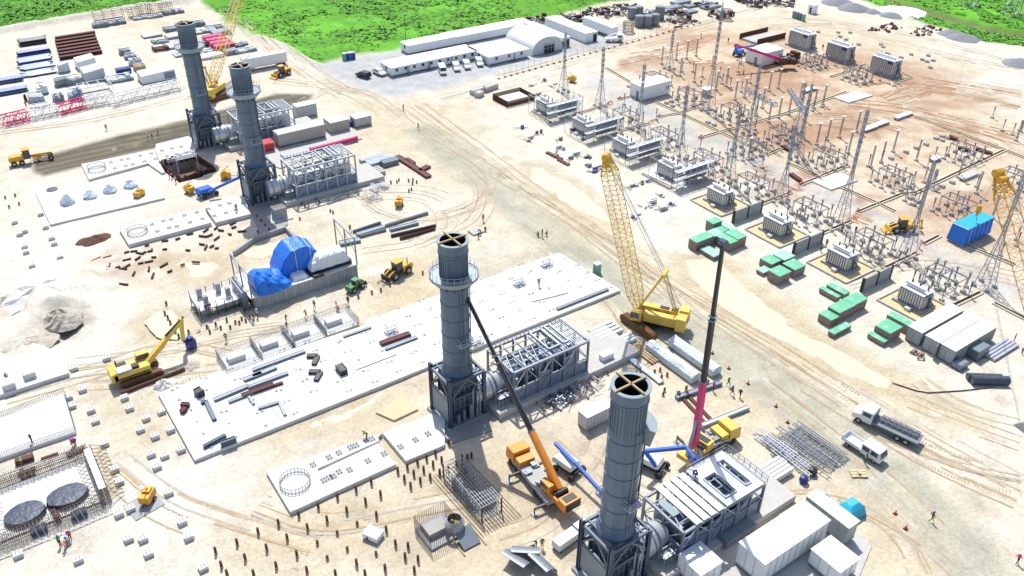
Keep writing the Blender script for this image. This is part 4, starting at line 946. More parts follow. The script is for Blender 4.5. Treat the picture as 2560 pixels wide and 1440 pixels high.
# ================================================================ scaffolded hopper full of workers
x, y = g(505, 800)
t = thing('scaffold_platform', 'grey formwork platform crowded with workers beside the generator plinth', 'scaffold', (x, y, 0))
MB().box(0, 8.6, 0, 5.6, .9, 1.7).build('slab_form', 'galv_dark', t); MB().box(.15, 8.45, .15, 5.45, 1.7, 1.78).build('deck', 'white_paint', t)
for i in range(7):
    for j in (0, 2.8, 5.6): MB().box(8.6*i/6-.06, 8.6*i/6+.06, j-.06, j+.06, 0, .9 if j == 2.8 else 2.9).build('prop', 'rust', t)
b = MB()
for zz in (2.2, 2.8):
    for j in (0, 5.6): b.bar((0, j, zz), (8.6, j, zz), .07)
    for i in (0, 8.6): b.bar((i, 0, zz), (i, 5.6, zz), .07)
b.build('guard_rail', 'galv', t)
for q in ((1.2, 1.0), (1.0, 3.9), (4.2, 3.7), (5.2, 1.4), (7.4, 4.0)): MB().box(q[0], q[0]+.8, q[1], q[1]+.8, 1.75, 3.6).build('starter_column', 'concrete_grey', t)
# sheet pile pit with its frame
P = [(398,410),(478,384),(538,424),(455,450)]
pw = [g(*p) for p in P]; b = MB()
for a, c in zip(pw, pw[1:]+pw[:1]):
    L = math.dist(a, c); n = int(L/.6)
    for i in range(n):
        k = i/n; k2 = (i+1)/n; o = .18 if i % 2 else -.18
        b.bar((a[0]+(c[0]-a[0])*k, a[1]+(c[1]-a[1])*k+o, -1.3+.1*(i % 3)), (a[0]+(c[0]-a[0])*k2, a[1]+(c[1]-a[1])*k2+o, -1.3+.1*(i % 3)), .2, 3.8)
o = solo('sheet_pile_wall', b, 'rust', 'dark rusty sheet pile wall lining the square pit', 'sheet piling')
x, y = g(448, 428, -1); b = MB()
for k in range(5): b.box(0, 4.6, .3*k, .3*k+.16, 1.6+.25*k, 1.75+.25*k)
for q in (0, 4.6): b.bar((q, .2, -2), (q, 1.4, 2.8), .14); b.bar((q, 1.4, -2), (q, .2, 2.2), .14)
solo('access_stair', b, 'white_paint', 'white slatted stair frame inside the sheet pile pit', 'stair', (x, y, 0))
# plastic wrapped cones on the slab
for i, (px, py, h) in enumerate(((170, 508, 2.1), (227, 492, 1.6), (276, 478, 1.7), (327, 466, 1.6))):
    x, y = g(px, py, .4); b = MB(); r_ = random.Random(i+40); pr = [(1.45, 0), (1.5, .5), (1.25, h*.45), (.8, h*.72), (.3, h), (.05, h*1.02)]
    b.lathe(pr, 11); b.v = [(vx+r_.uniform(-.16, .16), vy+r_.uniform(-.16, .16), vz) for vx, vy, vz in b.v]
    solo('wrapped_pump', b, 'tarp_clear', 'plastic wrapped cone on the white slab, '+nth(i, 4), 'wrapped machine', (x, y, .4), 0, 'plastic wrapped cones on the white slab')
b = MB(); x, y = g(130, 474, .4); b.lathe([(1.2, 0), (1.15, .12), (.1, .18)], 12)
solo('manhole_sheet', b, 'tarp_black', 'round dark sheet lying at the end of the wrapped cones', 'sheet', (x, y, .4))
# ================================================================ rebar pit with black sheets, bottom left
x0, y0 = g(-20, 1376); X1 = g(282, 1285)[0]-x0; Y1 = 10.6
t = thing('rebar_pit', 'rectangular foundation pit with a thick rebar cage wall, bottom left corner', 'foundation pit', (x0, y0, 0))
MB().box(.6, X1-.6, .6, Y1-.6, -.1, .25).build('floor', 'concrete', t)
r_ = random.Random(2)
for nm, a, c in (('near', (0, 0), (X1, 0)), ('far', (0, Y1), (X1, Y1)), ('end', (X1, 0), (X1, Y1))):
    L = math.dist(a, c); n = int(L/.22); b = MB(); ux, uy = (c[0]-a[0])/L, (c[1]-a[1])/L
    for i in range(n+1):
        q = L*i/n
        for o in (-.45, .45): b.bar((a[0]+ux*q-uy*o, a[1]+uy*q+ux*o, 0), (a[0]+ux*q-uy*o+r_.uniform(-.05, .05), a[1]+uy*q+ux*o, 1.9+r_.uniform(-.1, .25)), .05)
        if i % 2: b.bar((a[0]+ux*q-uy*.45, a[1]+uy*q+ux*.45, 1.6), (a[0]+ux*q+uy*.45, a[1]+uy*q-ux*.45, 1.6), .05)
    for z in (.4, .8, 1.2, 1.6):
        for o in (-.45, .45): b.bar((a[0]-uy*o, a[1]+ux*o, z), (c[0]-uy*o, c[1]+ux*o, z), .05)
    b.build('rebar_cage', 'rebar', t)
b = MB()
for i in range(13):
    q = Y1*i/12; b.bar((X1+.5, q, 1.7), (X1+2.2, q+.5, .2), .07); b.bar((X1+.5, q, .9), (X1+2.2, q+.5, .15), .07); b.bar((X1-.6, q, 1.7), (X1-2.0, q+.4, .3), .06); b.bar((.6, q, 1.6), (2.2, q+.4, .3), .06)
b.build('shore', 'formwork', t)
b = MB()
for i in range(18): q = X1*(i+.5)/18; b.bar((q, -.5, 1.7), (q+.4, -2.2, .1), .06); b.bar((q, Y1-.4, 1.8), (q, Y1-1.6, .3), .06)
b.bar((0, -2.2, .15), (X1+2.2, -2.2, .15), .09).bar((0, Y1+1.8, .8), (X1, Y1+1.2, .9), .07); b.build('strut', 'galv', t)
MB().box(X1-.5, X1+.35, .9, Y1-.9, 1.9, 2.0).build('walkway', 'white_paint', t)
for i, (px, py, rx, ry, lb) in enumerate(((63, 1285, 2.5, 2.0, 'left round black sheet in the rebar pit'), (168, 1240, 2.6, 2.0, 'right round black sheet in the rebar pit'))):
    x, y = g(px, py, .7); r2 = random.Random(i+5); b = MB(); V = [(0, 0, .95)]; n = 14
    for ring, h in ((.55, .92), (.95, .8), (1.0, .05)):
        for k in range(n): a = 2*PI*k/n; V.append((rx*ring*math.cos(a)*(1+r2.uniform(-.03, .03)), ry*ring*math.sin(a)*(1+r2.uniform(-.03, .03)), h+r2.uniform(-.05, .05)*(h > .1)))
    Fs = [(0, 1+k, 1+(k+1) % n) for k in range(n)]+[(1+j*n+k, 1+j*n+n+k, 1+j*n+n+(k+1) % n, 1+j*n+(k+1) % n) for j in (0, 1) for k in range(n)]
    solo('pond_sheet', b.add(V, Fs), 'tarp_black', lb, 'sheet', (x, y, .26), 0, 'black sheets in the rebar pit')
for px, lb in (((100, 1330), 'small black rectangular sheet near the left round one'), ((200, 1290), 'small black rectangular sheet near the right round one')):
    x, y = g(*px); solo('pond_sheet', MB().box(-.9, .9, -.6, .6, 0, .5).box(-.7, .7, -.7, -.6, 0, .35), 'tarp_black', lb, 'sheet', (x, y, .26), 0, 'black sheets in the rebar pit')
x, y = g(145, 1298); solo('box_formwork', MB().box(-.4, .4, -.6, .6, 0, .5).box(-.5, .5, 1.0, 1.9, 0, .4).box(-.1, .1, -.8, 2.1, .5, .6), 'rust', 'rusty box formwork between the two round black sheets', 'formwork', (x, y, .26))
# steel troughs beside the pit, dowels round the slab above
for i, (a, c, w, h) in enumerate((((40,1160),(86,1146),.9,.7), ((103,1150),(146,1135),.3,.3), ((168,1142),(213,1122),.7,.5), ((45,1190),(88,1174),.5,.5), ((52,1198),(90,1186),.4,.3))):
    p, q = g(*a), g(*c); solo('steel_trough', MB().bar((0, 0, h/2), (q[0]-p[0], q[1]-p[1], h/2), w, h), 'rust_beam', 'brown steel beam on the sand by the rebar pit, '+nth(i, 5), 'beam', (p[0], p[1], 0), 0, 'brown steel beams by the rebar pit')
b = MB()
for a, c in (((-30,1060),(163,985)), ((163,985),(192,1082)), ((-30,1160),(192,1082))):
    p, q = g(*a), g(*c); n = int(math.dist(p, q)/.28)
    for i in range(n): k = i/n; x, y = p[0]+(q[0]-p[0])*k, p[1]+(q[1]-p[1])*k; b.bar((x, y, .1), (x, y, 1.3), .05)
    for z in (.7, 1.1): b.bar((p[0], p[1], z), (q[0], q[1], z), .05)
solo('rebar_fence', b, 'galv_dark', 'row of upright rebar dowels edging the left white slab', 'rebar')
for i, px in enumerate(((27, 985), (78, 958))):
    x, y = g(px[0], px[1]-12, .7); solo('raised_block', MB().box(0, 1.6, 0, 2.0, 0, 1.0).box(.15, 1.45, .15, 1.85, 1.0, 1.06), 'concrete', ('left', 'right')[i]+' raised block on the slab cut by the left edge', 'concrete block', (x-.8, y-.2, .7), 0, 'raised blocks on the left slab')
# ================================================================ switchyard
def transformer(loc, label, group, far=False):
    """ribbed tank, conservator and bushings on a plinth; long side away from the plant"""
    t = thing('transformer', label, 'transformer', loc, 0, group)
    lx, ly, h = (3.2, 4.7, 3.3) if not far else (4.0, 7.6, 4.9)
    MB().box(-.5, lx+.6, -.6, ly+.6, -.1, .45).build('plinth', 'concrete_grey', t)
    MB().box(.15, lx-.4, .1, ly-.1, .45, h).build('tank', 'silver', t)
    b = MB(); n = 10 if not far else 13
    for i in range(n):
        y = .2+(ly-.4)*i/(n-1); b.box(-.22, .15, y-.11, y+.11, .75, h-.25); b.box(lx-.4, lx-.05, y-.11, y+.11, .9, h-.4)
    for i in range(5): x = .4+(lx-1)*i/4; b.box(x-.1, x+.1, -.18, .1, .75, h-.3)
    b.build('radiator', 'silver', t)
    MB().box(-.3, lx-.1, 0, ly, h, h+.12).build('lid', 'white_paint', t)
    MB().tube((lx*.25, .5, h+.65), (lx*.25, ly-.5, h+.65), .35, 12).build('conservator', 'silver', t)
    for i in range(3):
        q = MB(); y = .8+i*(ly-1.6)/2; q.tube((lx*.7, y, h+.1), (lx*.7, y, h+1.0), .16, 8, .08)
        for z in (.3, .5, .7): q.tube((lx*.7, y, h+z), (lx*.7, y, h+z+.06), .22, 8)
        q.build('bushing', 'porcelain' if not far else 'galv', t)
    MB().box(lx-.1, lx+.7, .3, 1.5, .5, 2.2).build('control_box', 'galv_dark', t)
    MB().tube((lx*.2, .1, h-.1), (lx*.9, -.5, .9), .1, 6).tube((lx*.5, -.3, .5), (lx*.5, -.3, h-.6), .12, 6).build('pipe', 'dark_steel', t)
    if far: MB().box(-.32, -.24, .4, 2.0, h-1.0, h-.3).build('nameplate', 'blue_deep', t)
    else: MB().box(-1.5, -.7, 1.2, 2.2, 0, .6).build('valve_block', 'concrete', t)
    return t
BY = lambda k: 104.4-15.6*k
for k in range(-4, 4):
    y0 = BY(k)
    lab = ('transformer behind the first scaffold, farthest along the row', 'transformer behind the second scaffold from the far end', 'transformer behind the third scaffold in the row', 'transformer beneath the fourth scaffold, nearest the lattice boom tip')[k+4] if k < 0 else \
          ('grey transformer standing behind the T-shaped green crates', 'grey transformer behind the middle cluster of green crates', 'grey transformer with two workers at its back corner', 'grey transformer beside the three white containers')[k]
    transformer((129.7, y0+2.4, 0), lab, 'row of grey transformers along the road')
    if k >= 0 or k == -1:
        b = MB()
        for a, c in (((126.8, y0), (135.4, y0)), ((126.8, y0+9), (135.4, y0+9)), ((126.8, y0), (126.8, y0+9)), ((135.4, y0), (135.4, y0+9))): b.bar((a[0], a[1], .15), (c[0], c[1], .15), .25, .35)
        b.k = 1; b.box(126.9, 135.3, y0+.1, y0+8.9, -.1, .03)
        solo('oil_bund', b, ['concrete_old', 'sump'], ('kerbed yellow bund around the transformer below the fourth scaffold', 'kerbed yellow bund behind the T-shaped green crates', 'kerbed yellow bund behind the middle green crates', 'kerbed yellow bund around the transformer with two workers', 'kerbed yellow bund beside the three white containers')[k+1], 'bund', (0,0,0), 0, 'kerbed bunds under the transformers')
    if 0 <= k < 3:
        t = thing('fire_wall', 'grey precast fire wall, '+nth(k, 3, 'far end')+' of the transformer row', 'wall', (126.8, y0-3.2, 0), 0, 'precast fire walls between the transformers')
        for j in range(2):
            p = MB().box(.2+4.2*j, 4.1+4.2*j, -.15, .15, 0, 2.7); p.box(.2+4.2*j, 4.1+4.2*j, -.19, -.15, .8, .86); p.box(.2+4.2*j, 4.1+4.2*j, -.19, -.15, 1.7, 1.76); p.build('wall_panel', 'concrete_grey', t)
        for j in range(3): MB().box(-.1+4.2*j, .2+4.2*j, -.28, .25, 0, 2.85).build('post', 'black', t)
    if k < 0:
        w = 11.6 if k > -4 else 11.0; n = 7
        t = thing('scaffold', 'scaffold with two white decks over a transformer, '+nth(k+4, 4, 'far end')+' of the row', 'scaffold', (127.4, y0-1.6, 0), 0, 'white decked scaffolds over the far transformers')
        b = MB()
        for i in range(n):
            x = w*i/(n-1)
            for yy in (0, 1.5): b.bar((x, yy, 0), (x, yy, 5.0), .09)
            b.bar((x, 0, 2.2), (x, 1.5, 2.2), .07); b.bar((x, 0, 4.2), (x, 1.5, 4.2), .07)
        for j in range(4): 
            for x in (0, w): b.bar((x, 1.5+2.5*j, 0), (x, 1.5+2.5*j, 5.0), .09)
        b.build('standard', 'galv', t)
        b = MB()
        for z in (1.0, 2.7, 3.2, 4.7, 5.0):
            for yy in (0, 1.5): b.bar((0, yy, z), (w, yy, z), .07)
            for x in (0, w): b.bar((x, 0, z), (x, 9, z), .07)
        b.bar((0, 9, 4.7), (w, 9, 4.7), .07); b.build('ledger', 'galv', t)
        b = MB()
        for i in range(n-1): x, x2 = w*i/(n-1), w*(i+1)/(n-1); b.bar((x, -.05, 0 if i % 2 else 2.1), (x2, -.05, 2.1 if i % 2 else 0), .06); b.bar((x, -.05, 2.2 if i % 2 else 4.2), (x2, -.05, 4.2 if i % 2 else 2.2), .06)
        b.build('brace', 'galv_dark', t)
        for z in (2.2, 4.2): MB().box(.05, w-.05, .1, 1.4, z, z+.07).build('deck', 'white_paint', t)
        MB().box(4.2, w-.6, 1.7, 1.8, .4, 3.9).build('screen', 'blue_grey_panel', t)
for i, (px, lb) in enumerate((((2021, 128), 'tall ribbed transformer with blue nameplate, farthest of three'), ((2118, 161), 'tall ribbed transformer with blue nameplate, middle of three'), ((2233, 197), 'tall ribbed transformer with blue nameplate, nearest of three'))):
    x, y = g(*px); transformer((x-.3, y+.6, 0), lb, 'tall far transformers', True)
# ---------------------------------------------------------------- lattice masts
def make_mast(h, w):
    t = thing('lattice_mast', 'm', 'lattice mast', (0, 0, 0), 0, 'tapering lattice lightning masts')
    for sx in (-1, 1):
        for sy in (-1, 1):
            MB().box(sx*w/2-.35, sx*w/2+.35, sy*w/2-.35, sy*w/2+.35, -.1, .5).build('base', 'concrete_grey', t)
    b = MB(); n = int(h/1.5); hb = h*.93; R = []
    for i in range(n+1):
        k = i/n; ww = (w+(.42-w)*min(1, k/.46))/2; R.append([(ww*a, ww*c, .4+(hb-.4)*k) for a, c in ((-1,-1),(1,-1),(1,1),(-1,1))])
    for i in range(n):
        for j in range(4):
            q = (j+1) % 4; b.bar(R[i][j], R[i+1][j], .115); b.bar(R[i][j] if i % 2 else R[i][q], R[i+1][q] if i % 2 else R[i+1][j], .06)
            if i % 2 == 0: b.bar(R[i+1][j], R[i+1][q], .05)
    b.build('tower', 'mast_steel', t)
    MB().tube((0, 0, hb), (0, 0, h), .07, 6, .03).build('spike', 'galv', t)
    c = MB(); zc = h*.72; c.bar((-.9, 0, zc), (.9, 0, zc), .08).bar((0, -.9, zc+.6), (0, .9, zc+.6), .08).box(-.5, .5, -.5, .5, zc-.9, zc-.84)
    c.build('cross_arm', 'mast_steel', t); return t
MT = [((1408,230),(1413,70),'standing behind the first scaffold'), ((1500,266),(1506,106),'standing behind the second scaffold'), ((1596,326),(1607,148),'in front of the square white control house'), ((1697,398),(1717,200),'standing behind the fourth scaffold'), ((1822,452),(1843,250),'at the corner above the first bus frame'),
      ((1952,500),(1985,300),'between the first two fire walls'), ((2098,566),(2170,250),'tallest beside the middle transformers'), ((2264,645),(2376,392),'to the left of the blue wrapped load'), ((2460,716),(2522,372),'below the right crane boom'),
      ((1770,278),(1805,-2),'tallest of all, reaching past the top edge'), ((1872,335),(1905,146),'left leg of the big lattice portal'), ((1992,400),(2032,196),'right leg of the big lattice portal'), ((1673,172),(1680,68),'far one behind the arched tent road'), ((1990,330),(2062,205),'slender one under the portal beams'), ((2330,470),(2345,420),'stub mast left of the tan crane boom')]
PM = {}
for bpx, tpx, where in MT:
    h = up(bpx, tpx); k = 'L' if h > 21 else 'S'; w = 2.1 if h < 24 else 2.6
    if k not in PM: t = make_mast(27.0 if k == 'L' else 17.5, w); PM[k] = t
    else: t = dup(PM[k], (0, 0, 0))
    t.location = g3(*bpx); t.scale = (1, 1, h/(27.0 if k == 'L' else 17.5)); t['label'] = 'grey lattice mast '+where
def portal(a, c, z, label):
    p, q = g(*a), g(*c); x, y = p; b = MB().lattice((0, 0, z), (q[0]-x, q[1]-y, z), .9, .9, max(4, int(math.dist(p, q)/1.0)), .1, .06)
    b.tube(((q[0]-x)*.5, (q[1]-y)*.5, z-1.4), ((q[0]-x)*.5, (q[1]-y)*.5, z-.4), .12, 6)
    return solo('portal_beam', b, 'mast_steel', label, 'lattice beam', (x, y, 0), 0, 'lattice beams joining the masts')
portal((1872, 335), (1922, 365), 10.5, 'lattice beam reaching right from the left portal leg'); portal((1950, 330), (1992, 400), 11.5, 'lattice beam hung left of the right portal leg')
portal((1845, 320), (1872, 335), 10.5, 'lattice beam reaching left from the left portal leg')
# ---------------------------------------------------------------- bus frames, posts
def make_frame():
    t = thing('bus_gantry', 'f', 'bus frame', (0, 0, 0), 0, 'table-like steel bus frames')
    b = MB()
    for x in (0, 3.2): b.bar((x, -.2, 3.2), (x, 6.5, 3.2), .16, .2)
    for y in (0, 3.15, 6.3): b.bar((0, y, 3.2), (3.2, y, 3.2), .12, .16)
    b.bar((0, 0, 3.2), (3.2, 3.15, 3.2), .07).bar((3.2, 3.15, 3.2), (0, 6.3, 3.2), .07); b.build('top_frame', 'galv_dark', t)
    for x in (0, 3.2):
        for y in (0, 3.15, 6.3):
            l = MB()
            for dx in (-.14, .14): l.bar((x+dx, y, .5), (x+dx, y, 3.1), .08)
            for z in (1, 1.8, 2.6): l.bar((x-.14, y, z), (x+.14, y, z+.4), .05)
            l.build('leg', 'galv', t); MB().box(x-.4, x+.4, y-.4, y+.4, -.1, .55).build('base', 'concrete_grey', t)
    for y in (1.2, 3.15, 5.1):
        q = MB().tube((1.0, y, 3.3), (1.0, y, 4.0), .1, 6)
        if y < 2: q.tube((2.2, y, 1.2), (2.2, y, 2.2), .35, 8)
        q.build('insulator', 'porcelain', t)
    return t
FR = [((1986,501),'beside the first fire wall'), ((2140,579),'beside the second fire wall'), ((2315,669),'beside the third fire wall'), ((1845,437),'at the foot of the fourth scaffold'), ((1533,273),'behind the first scaffold'), ((1628,322),'behind the second scaffold'), ((1735,380),'behind the third scaffold'),
      ((2036,372),'near the square slab with dark kerbs'), ((2200,420),'between the two right trenches'), ((2355,490),'just left of the tan crane boom'), ((2505,423),'at the right edge beyond the tan boom'), ((1835,345),'under the left portal leg'), ((1612,182),'behind the square white control house'), ((1695,222),'beside the white kiosk in the switchyard'), ((1805,262),'in the middle of the switchyard'), ((1925,318),'under the lattice portal'), ((2010,135),'beside the farthest tall transformer'), ((2120,168),'beside the middle tall transformer'), ((2378,358),'near the red pipes by the long trench')]
pf = None
for px, where in FR:
    x, y = g(px[0], px[1], 3.2)
    if pf is None: pf = make_frame(); t = pf
    else: t = dup(pf, (0, 0, 0))
    t.location = (x, y-6.3, 0); t['label'] = 'steel bus frame on six legs '+where
def make_post(tall):
    t = thing('bus_post' if tall else 'equipment_post', 'p', 'post', (0, 0, 0), 0, 'tall bus posts with pale caps' if tall else 'short equipment posts on concrete bases')
    MB().box(-.36, .36, -.36, .36, -.1, .42).build('base', 'concrete_old', t)
    if tall:
        b = MB().lattice((0, 0, .5), (0, 0, 5.6), .26, .26, 8, .06, .035); b.build('column', 'mast_steel', t); MB().box(-.5, .5, -.3, .3, 5.6, 5.72).build('cap', 'white_paint', t)
    else:
        MB().bar((0, 0, .5), (0, 0, 1.9), .16).build('column', 'galv', t)
        q = MB().tube((0, 0, 1.9), (0, 0, 3.0), .09, 7)
        for k in range(5): q.tube((0, 0, 2.0+.2*k), (0, 0, 2.06+.2*k), .18, 7)
        q.build('insulator', 'porcelain', t); MB().box(-.3, .3, -.2, .2, 3.0, 3.14).build('cap', 'galv_dark', t)
    return t
TP = [(1654,160),(1690,150),(1716,147),(1740,140),(1837,250),(1861,244),(1922,228),(1945,221),(1921,306),(1946,295),(1971,287),(2034,271),(2057,262),(2041,362),(2067,351),(2098,344),(2176,418),(2202,407),(1700,190),(1735,205),(1790,226),(1815,216),(1890,285),(1905,270),(1998,255),(2010,300),(1870,400),(2140,330),(2120,384),(2232,380),(2290,402),(2395,444),(2440,484),(2480,545),(2540,352),(2552,330)]
SP = Z(1280, 0, [(1660,970),(1810,990),(1890,1020),(1810,1050),(1700,720),(1810,720),(1900,770),(2000,660),(2075,770),(2155,760),(2260,720),(2290,640),(2100,840),(2180,880),(2290,920),(2380,830),(2440,860),(2080,1150),(2160,1190),(2305,1210),(2440,1160),(2330,1290),(2430,1300)]) \
   + Z(1920, 0, [(370,630),(450,660),(520,680),(590,660),(670,660),(800,780),(880,810),(965,840),(1035,815),(1115,805),(1205,840),(1265,860),(1300,840),(760,680),(540,1070),(445,1110),(120,1350),(230,1370),(2240,1180),(2340,1310),(2440,1350),(2510,1310),(2550,1230)]) \
   + Z(1920, 360, [(1020,380),(1130,440),(1245,490),(1395,420),(1555,385),(1640,670),(1765,720),(1930,650),(1000,225),(1130,190),(1660,150),(1430,540),(1450,600),(1500,575),(1365,570),(270,790),(355,750),(915,1110),(995,1070),(1090,1190),(1560,1370),(1660,1290),(1800,1390),(50,580),(185,590),(630,870),(760,1010),(1290,1210),(1360,1180),(1440,1390),(2480,1020),(1960,210),(1590,240),(2080,430),(2260,460)]) \
   + [(2060,370),(2110,395),(1560,262),(1640,300),(1750,372),(1905,420),(2000,540),(2170,625),(2340,715),(2420,740),(2500,640),(2540,600),(2535,520)]
def topx(x, y):
    v = Vector((x, y, -H)); return (1280+F*v.dot(_rx)/v.dot(_fw), 720+F*v.dot(_dx)/v.dot(_fw))
for q, _w in FR:
    a_, b_ = g(q[0], q[1], 3.2)
    for dx, dy in ((-2.4, -5.6), (-2.4, -3.1), (-2.4, -.6), (5.4, -5.6), (5.4, -3.1), (5.4, -.6)):
        c_ = topx(a_+dx, b_+dy)
        if c_[0] < 2556 and min(math.hypot(c_[0]-e[0], c_[1]-e[1]) for e in SP) > 9 and abs(a_+dx-131) > 5: SP.append(c_)
def rank(pts): return sorted(range(len(pts)), key=lambda i: pts[i][0])
LM = [((1630,235),'the square white control house'), ((1920,150),'the far white control house'), ((2005,110),'the farthest tall transformer'), ((2105,140),'the middle tall transformer'), ((2215,175),'the nearest tall transformer'), ((1870,300),'the left portal leg'), ((1992,390),'the right portal leg'), ((2055,455),'the dark kerbed square slab'), ((1860,545),'the first fire wall'), ((2010,610),'the second fire wall'), ((2180,690),'the third fire wall'), ((2250,560),'the backhoe'), ((2420,580),'the blue wrapped load'), ((2380,380),'the red pipes'), ((2130,245),'the pale square slab'), ((1770,280),'the tallest mast'), ((1640,350),'the third scaffold'), ((1770,430),'the fourth scaffold'), ((1505,320),'the second scaffold'), ((2540,440),'the right boom tip'),((2400,730),'the white containers')]
def nearlabel(desc, pts, lm=LM):
    """label each by its landmark and its order there, counted from the left"""
    by = {}
    for i, p in enumerate(pts):
        k = min(range(len(lm)), key=lambda q: (lm[q][0][0]-p[0])**2+((lm[q][0][1]-p[1])*1.6)**2); by.setdefault(k, []).append(i)
    out = [None]*len(pts)
    for k, ids in by.items():
        ids.sort(key=lambda i: pts[i][0])
        for j, i in enumerate(ids):
            out[i] = desc+' near '+lm[k][1]+(', '+nth(j, len(ids)) if len(ids) > 1 else '')
    return out
for tall, L in ((True, TP), (False, SP)):
    p0 = None
    for px, lb in zip(L, nearlabel('tall capped post' if tall else 'short post with insulator', L)):
        if p0 is None: p0 = make_post(tall); t = p0
        else: t = dup(p0, (0, 0, 0))
        t.location = g3(*px); t.rotation_euler = (0, 0, 0); t['label'] = lb
# empty concrete bases
EB = Z(1280, 0, [(1170,870),(1215,855),(1545,1035),(1595,1020),(1605,1065),(1890,1090),(1940,1110),(1985,1100),(2020,1255),(1960,1230)])+Z(1920, 0, [(500,325),(720,370),(780,400),(905,450),(1150,475),(1190,540),(1330,580),(1430,550),(1540,600),(1590,620),(1650,610),(1620,680),(1130,450),(820,330),(700,330),(1600,560),(1680,1390),(1740,1370),(1800,1385),(1740,1410),(1500,290),(1550,320),(1610,350)])+Z(1920, 360, [(1230,150),(1380,85),(1480,45),(1580,10),(1840,390),(1420,545),(1490,580),(1450,610),(1740,430),(2600,-90)])
p0 = None
for px, lb in zip(EB, nearlabel('bare concrete footing block', EB)):
    if p0 is None: p0 = solo('footing_block', MB().box(-.5, .5, -.5, .5, -.1, .6).box(-.1, .1, -.1, .1, .6, .75), 'concrete_old', lb, 'footing', (0, 0, 0), 0, 'bare footing blocks in the switchyard'); t = p0
    else: t = dup(p0, (0, 0, 0), 0, lb)
    t.location = g3(*px)
# ---------------------------------------------------------------- cable trenches
mat('pad_cream', (.60, .52, .37), .9, 0, .12, .6, .25, (.46, .4, .3))
TRN = [([(1630,251),(1700,283),(1800,330),(1919,386),(1990,355)],'bent cable trench from the square control house to the right portal leg'), ([(1645,293),(1700,283),(1757,261)],'short cable trench crossing the bent one near the tallest mast'), ([(1547,248),(1585,240)],'shortest cable trench end beside the square control house'),
       ([(1750,345),(1800,330),(1875,311),(2012,268),(2117,230)],'long cable trench running under the lattice portal'), ([(1970,408),(2048,442),(2120,414)],'V-shaped cable trench above the dark kerbed slab'), ([(2002,462),(2042,446)],'short cable trench end left of the dark kerbed slab'), ([(1440,286),(1524,260)],'cable trench between first and second scaffold'), ([(1552,327),(1624,309)],'cable trench between second and third scaffold'),
       ([(1900,512),(1978,481)],'cable trench stub meeting the first fire wall'), ([(2047,587),(2128,553)],'cable trench stub meeting the second fire wall'), ([(2217,668),(2292,632)],'cable trench stub meeting the third fire wall'), ([(2145,530),(2255,485),(2284,484),(2322,466),(2460,400),(2512,375)],'longest kinked cable trench running up to the right edge'),
       ([(2100,467),(2197,510),(2235,528)],'cable trench running down from the dark kerbed slab'), ([(2310,610),(2348,590)],'cable trench stub left of the blue wrapped load'), ([(2420,616),(2535,662)],'cable trench right of the blue wrapped load'), ([(2287,291),(2400,333),(2507,373),(2575,400)],'straight cable trench past the red pipes'),
       ([(2388,762),(2452,731)],'cable trench beside the white containers'), ([(2485,758),(2580,806)],'cable trench at the right edge beside the crane boom'), ([(2078,192),(2150,170),(2165,160)],'cable trench beside the middle tall transformer'), ([(2240,205),(2280,194),(2250,180)],'kerb line round the nearest tall transformer'), ([(1515,170),(1577,207)],'cable trench by the two cable reels near the gravel lane'), ([(1375,262),(1330,280),(1375,306)],'kerb trench round the first scaffold'), ([(1745,395),(1690,420),(1640,400)],'kerb trench round the slab by the fourth scaffold')]
for pts, lb in TRN:
    W_ = [g(*p) for p in pts]; x, y = W_[0]; b = MB(); f2 = MB()
    for a, c in zip(W_, W_[1:]):
        dx, dy = c[0]-a[0], c[1]-a[1]; L = math.hypot(dx, dy); ux, uy = dx/L, dy/L
        for o in (-.42, .42): b.bar((a[0]-x-uy*o-ux*.1, a[1]-y+ux*o-uy*.1, .08), (c[0]-x-uy*o+ux*.1, c[1]-y+ux*o+uy*.1, .08), .26, .3)
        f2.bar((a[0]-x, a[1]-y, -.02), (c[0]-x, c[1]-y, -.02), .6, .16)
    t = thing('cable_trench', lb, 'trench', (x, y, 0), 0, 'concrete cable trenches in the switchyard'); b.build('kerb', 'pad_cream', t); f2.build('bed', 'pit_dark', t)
TAPE = [(1547,249),(1523,260),(1645,294),(1626,308),(1749,346),(2000,462),(1980,480),(2141,531),(2130,552),(2299,612),(2293,632)]
for px, lb in zip(TAPE, nearlabel('red tape barrier at trench end', TAPE)):
    x, y = g(*px); b = MB().bar((-.9, -.3, .5), (.8, .4, .55), .05, .25).bar((.8, .4, .55), (.5, -.7, .5), .05, .25)
    for q in ((-.9, -.3), (.8, .4), (.5, -.7)): b.bar((q[0], q[1], 0), (q[0], q[1], .9), .06)
    solo('barrier_tape', b, 'cone_red', lb, 'barrier', (x, y, 0), 0, 'red tape at the trench ends')
# control houses and kiosk
def house(px, lx, ly, h, label, extra=True):
    x, y = g(*px); t = thing('control_house', label, 'building', (x, y, 0), 0, 'white control houses in the switchyard')
    MB().box(0, lx, 0, ly, .3, h).build('wall', 'white_paint', t); MB().box(-.15, lx+.15, -.15, ly+.15, h, h+.15).build('roof', 'white_paint', t); MB().box(.2, lx-.2, .2, ly-.2, -.1, .3).build('base', 'concrete_grey', t)
    if extra:
        for k in range(2): MB().box(lx-1.6+.7*k, lx-1.3+.7*k, -.05, 0, 1.7, 2.7).build('window', 'glass', t)
        MB().box(-.05, 0, ly*.3, ly*.3+1.0, .3, 2.4).build('door', 'galv_dark', t); MB().box(-1.1, 0, ly*.3, ly*.3+1, .1, .3).build('step', 'galv', t)
house((1605, 254), 10.3, 5.2, 3.9, 'square white control house left of the tallest masts'); house((1903, 168), 9.2, 6.6, 4.0, 'plain white control house beside the pink truck crane')
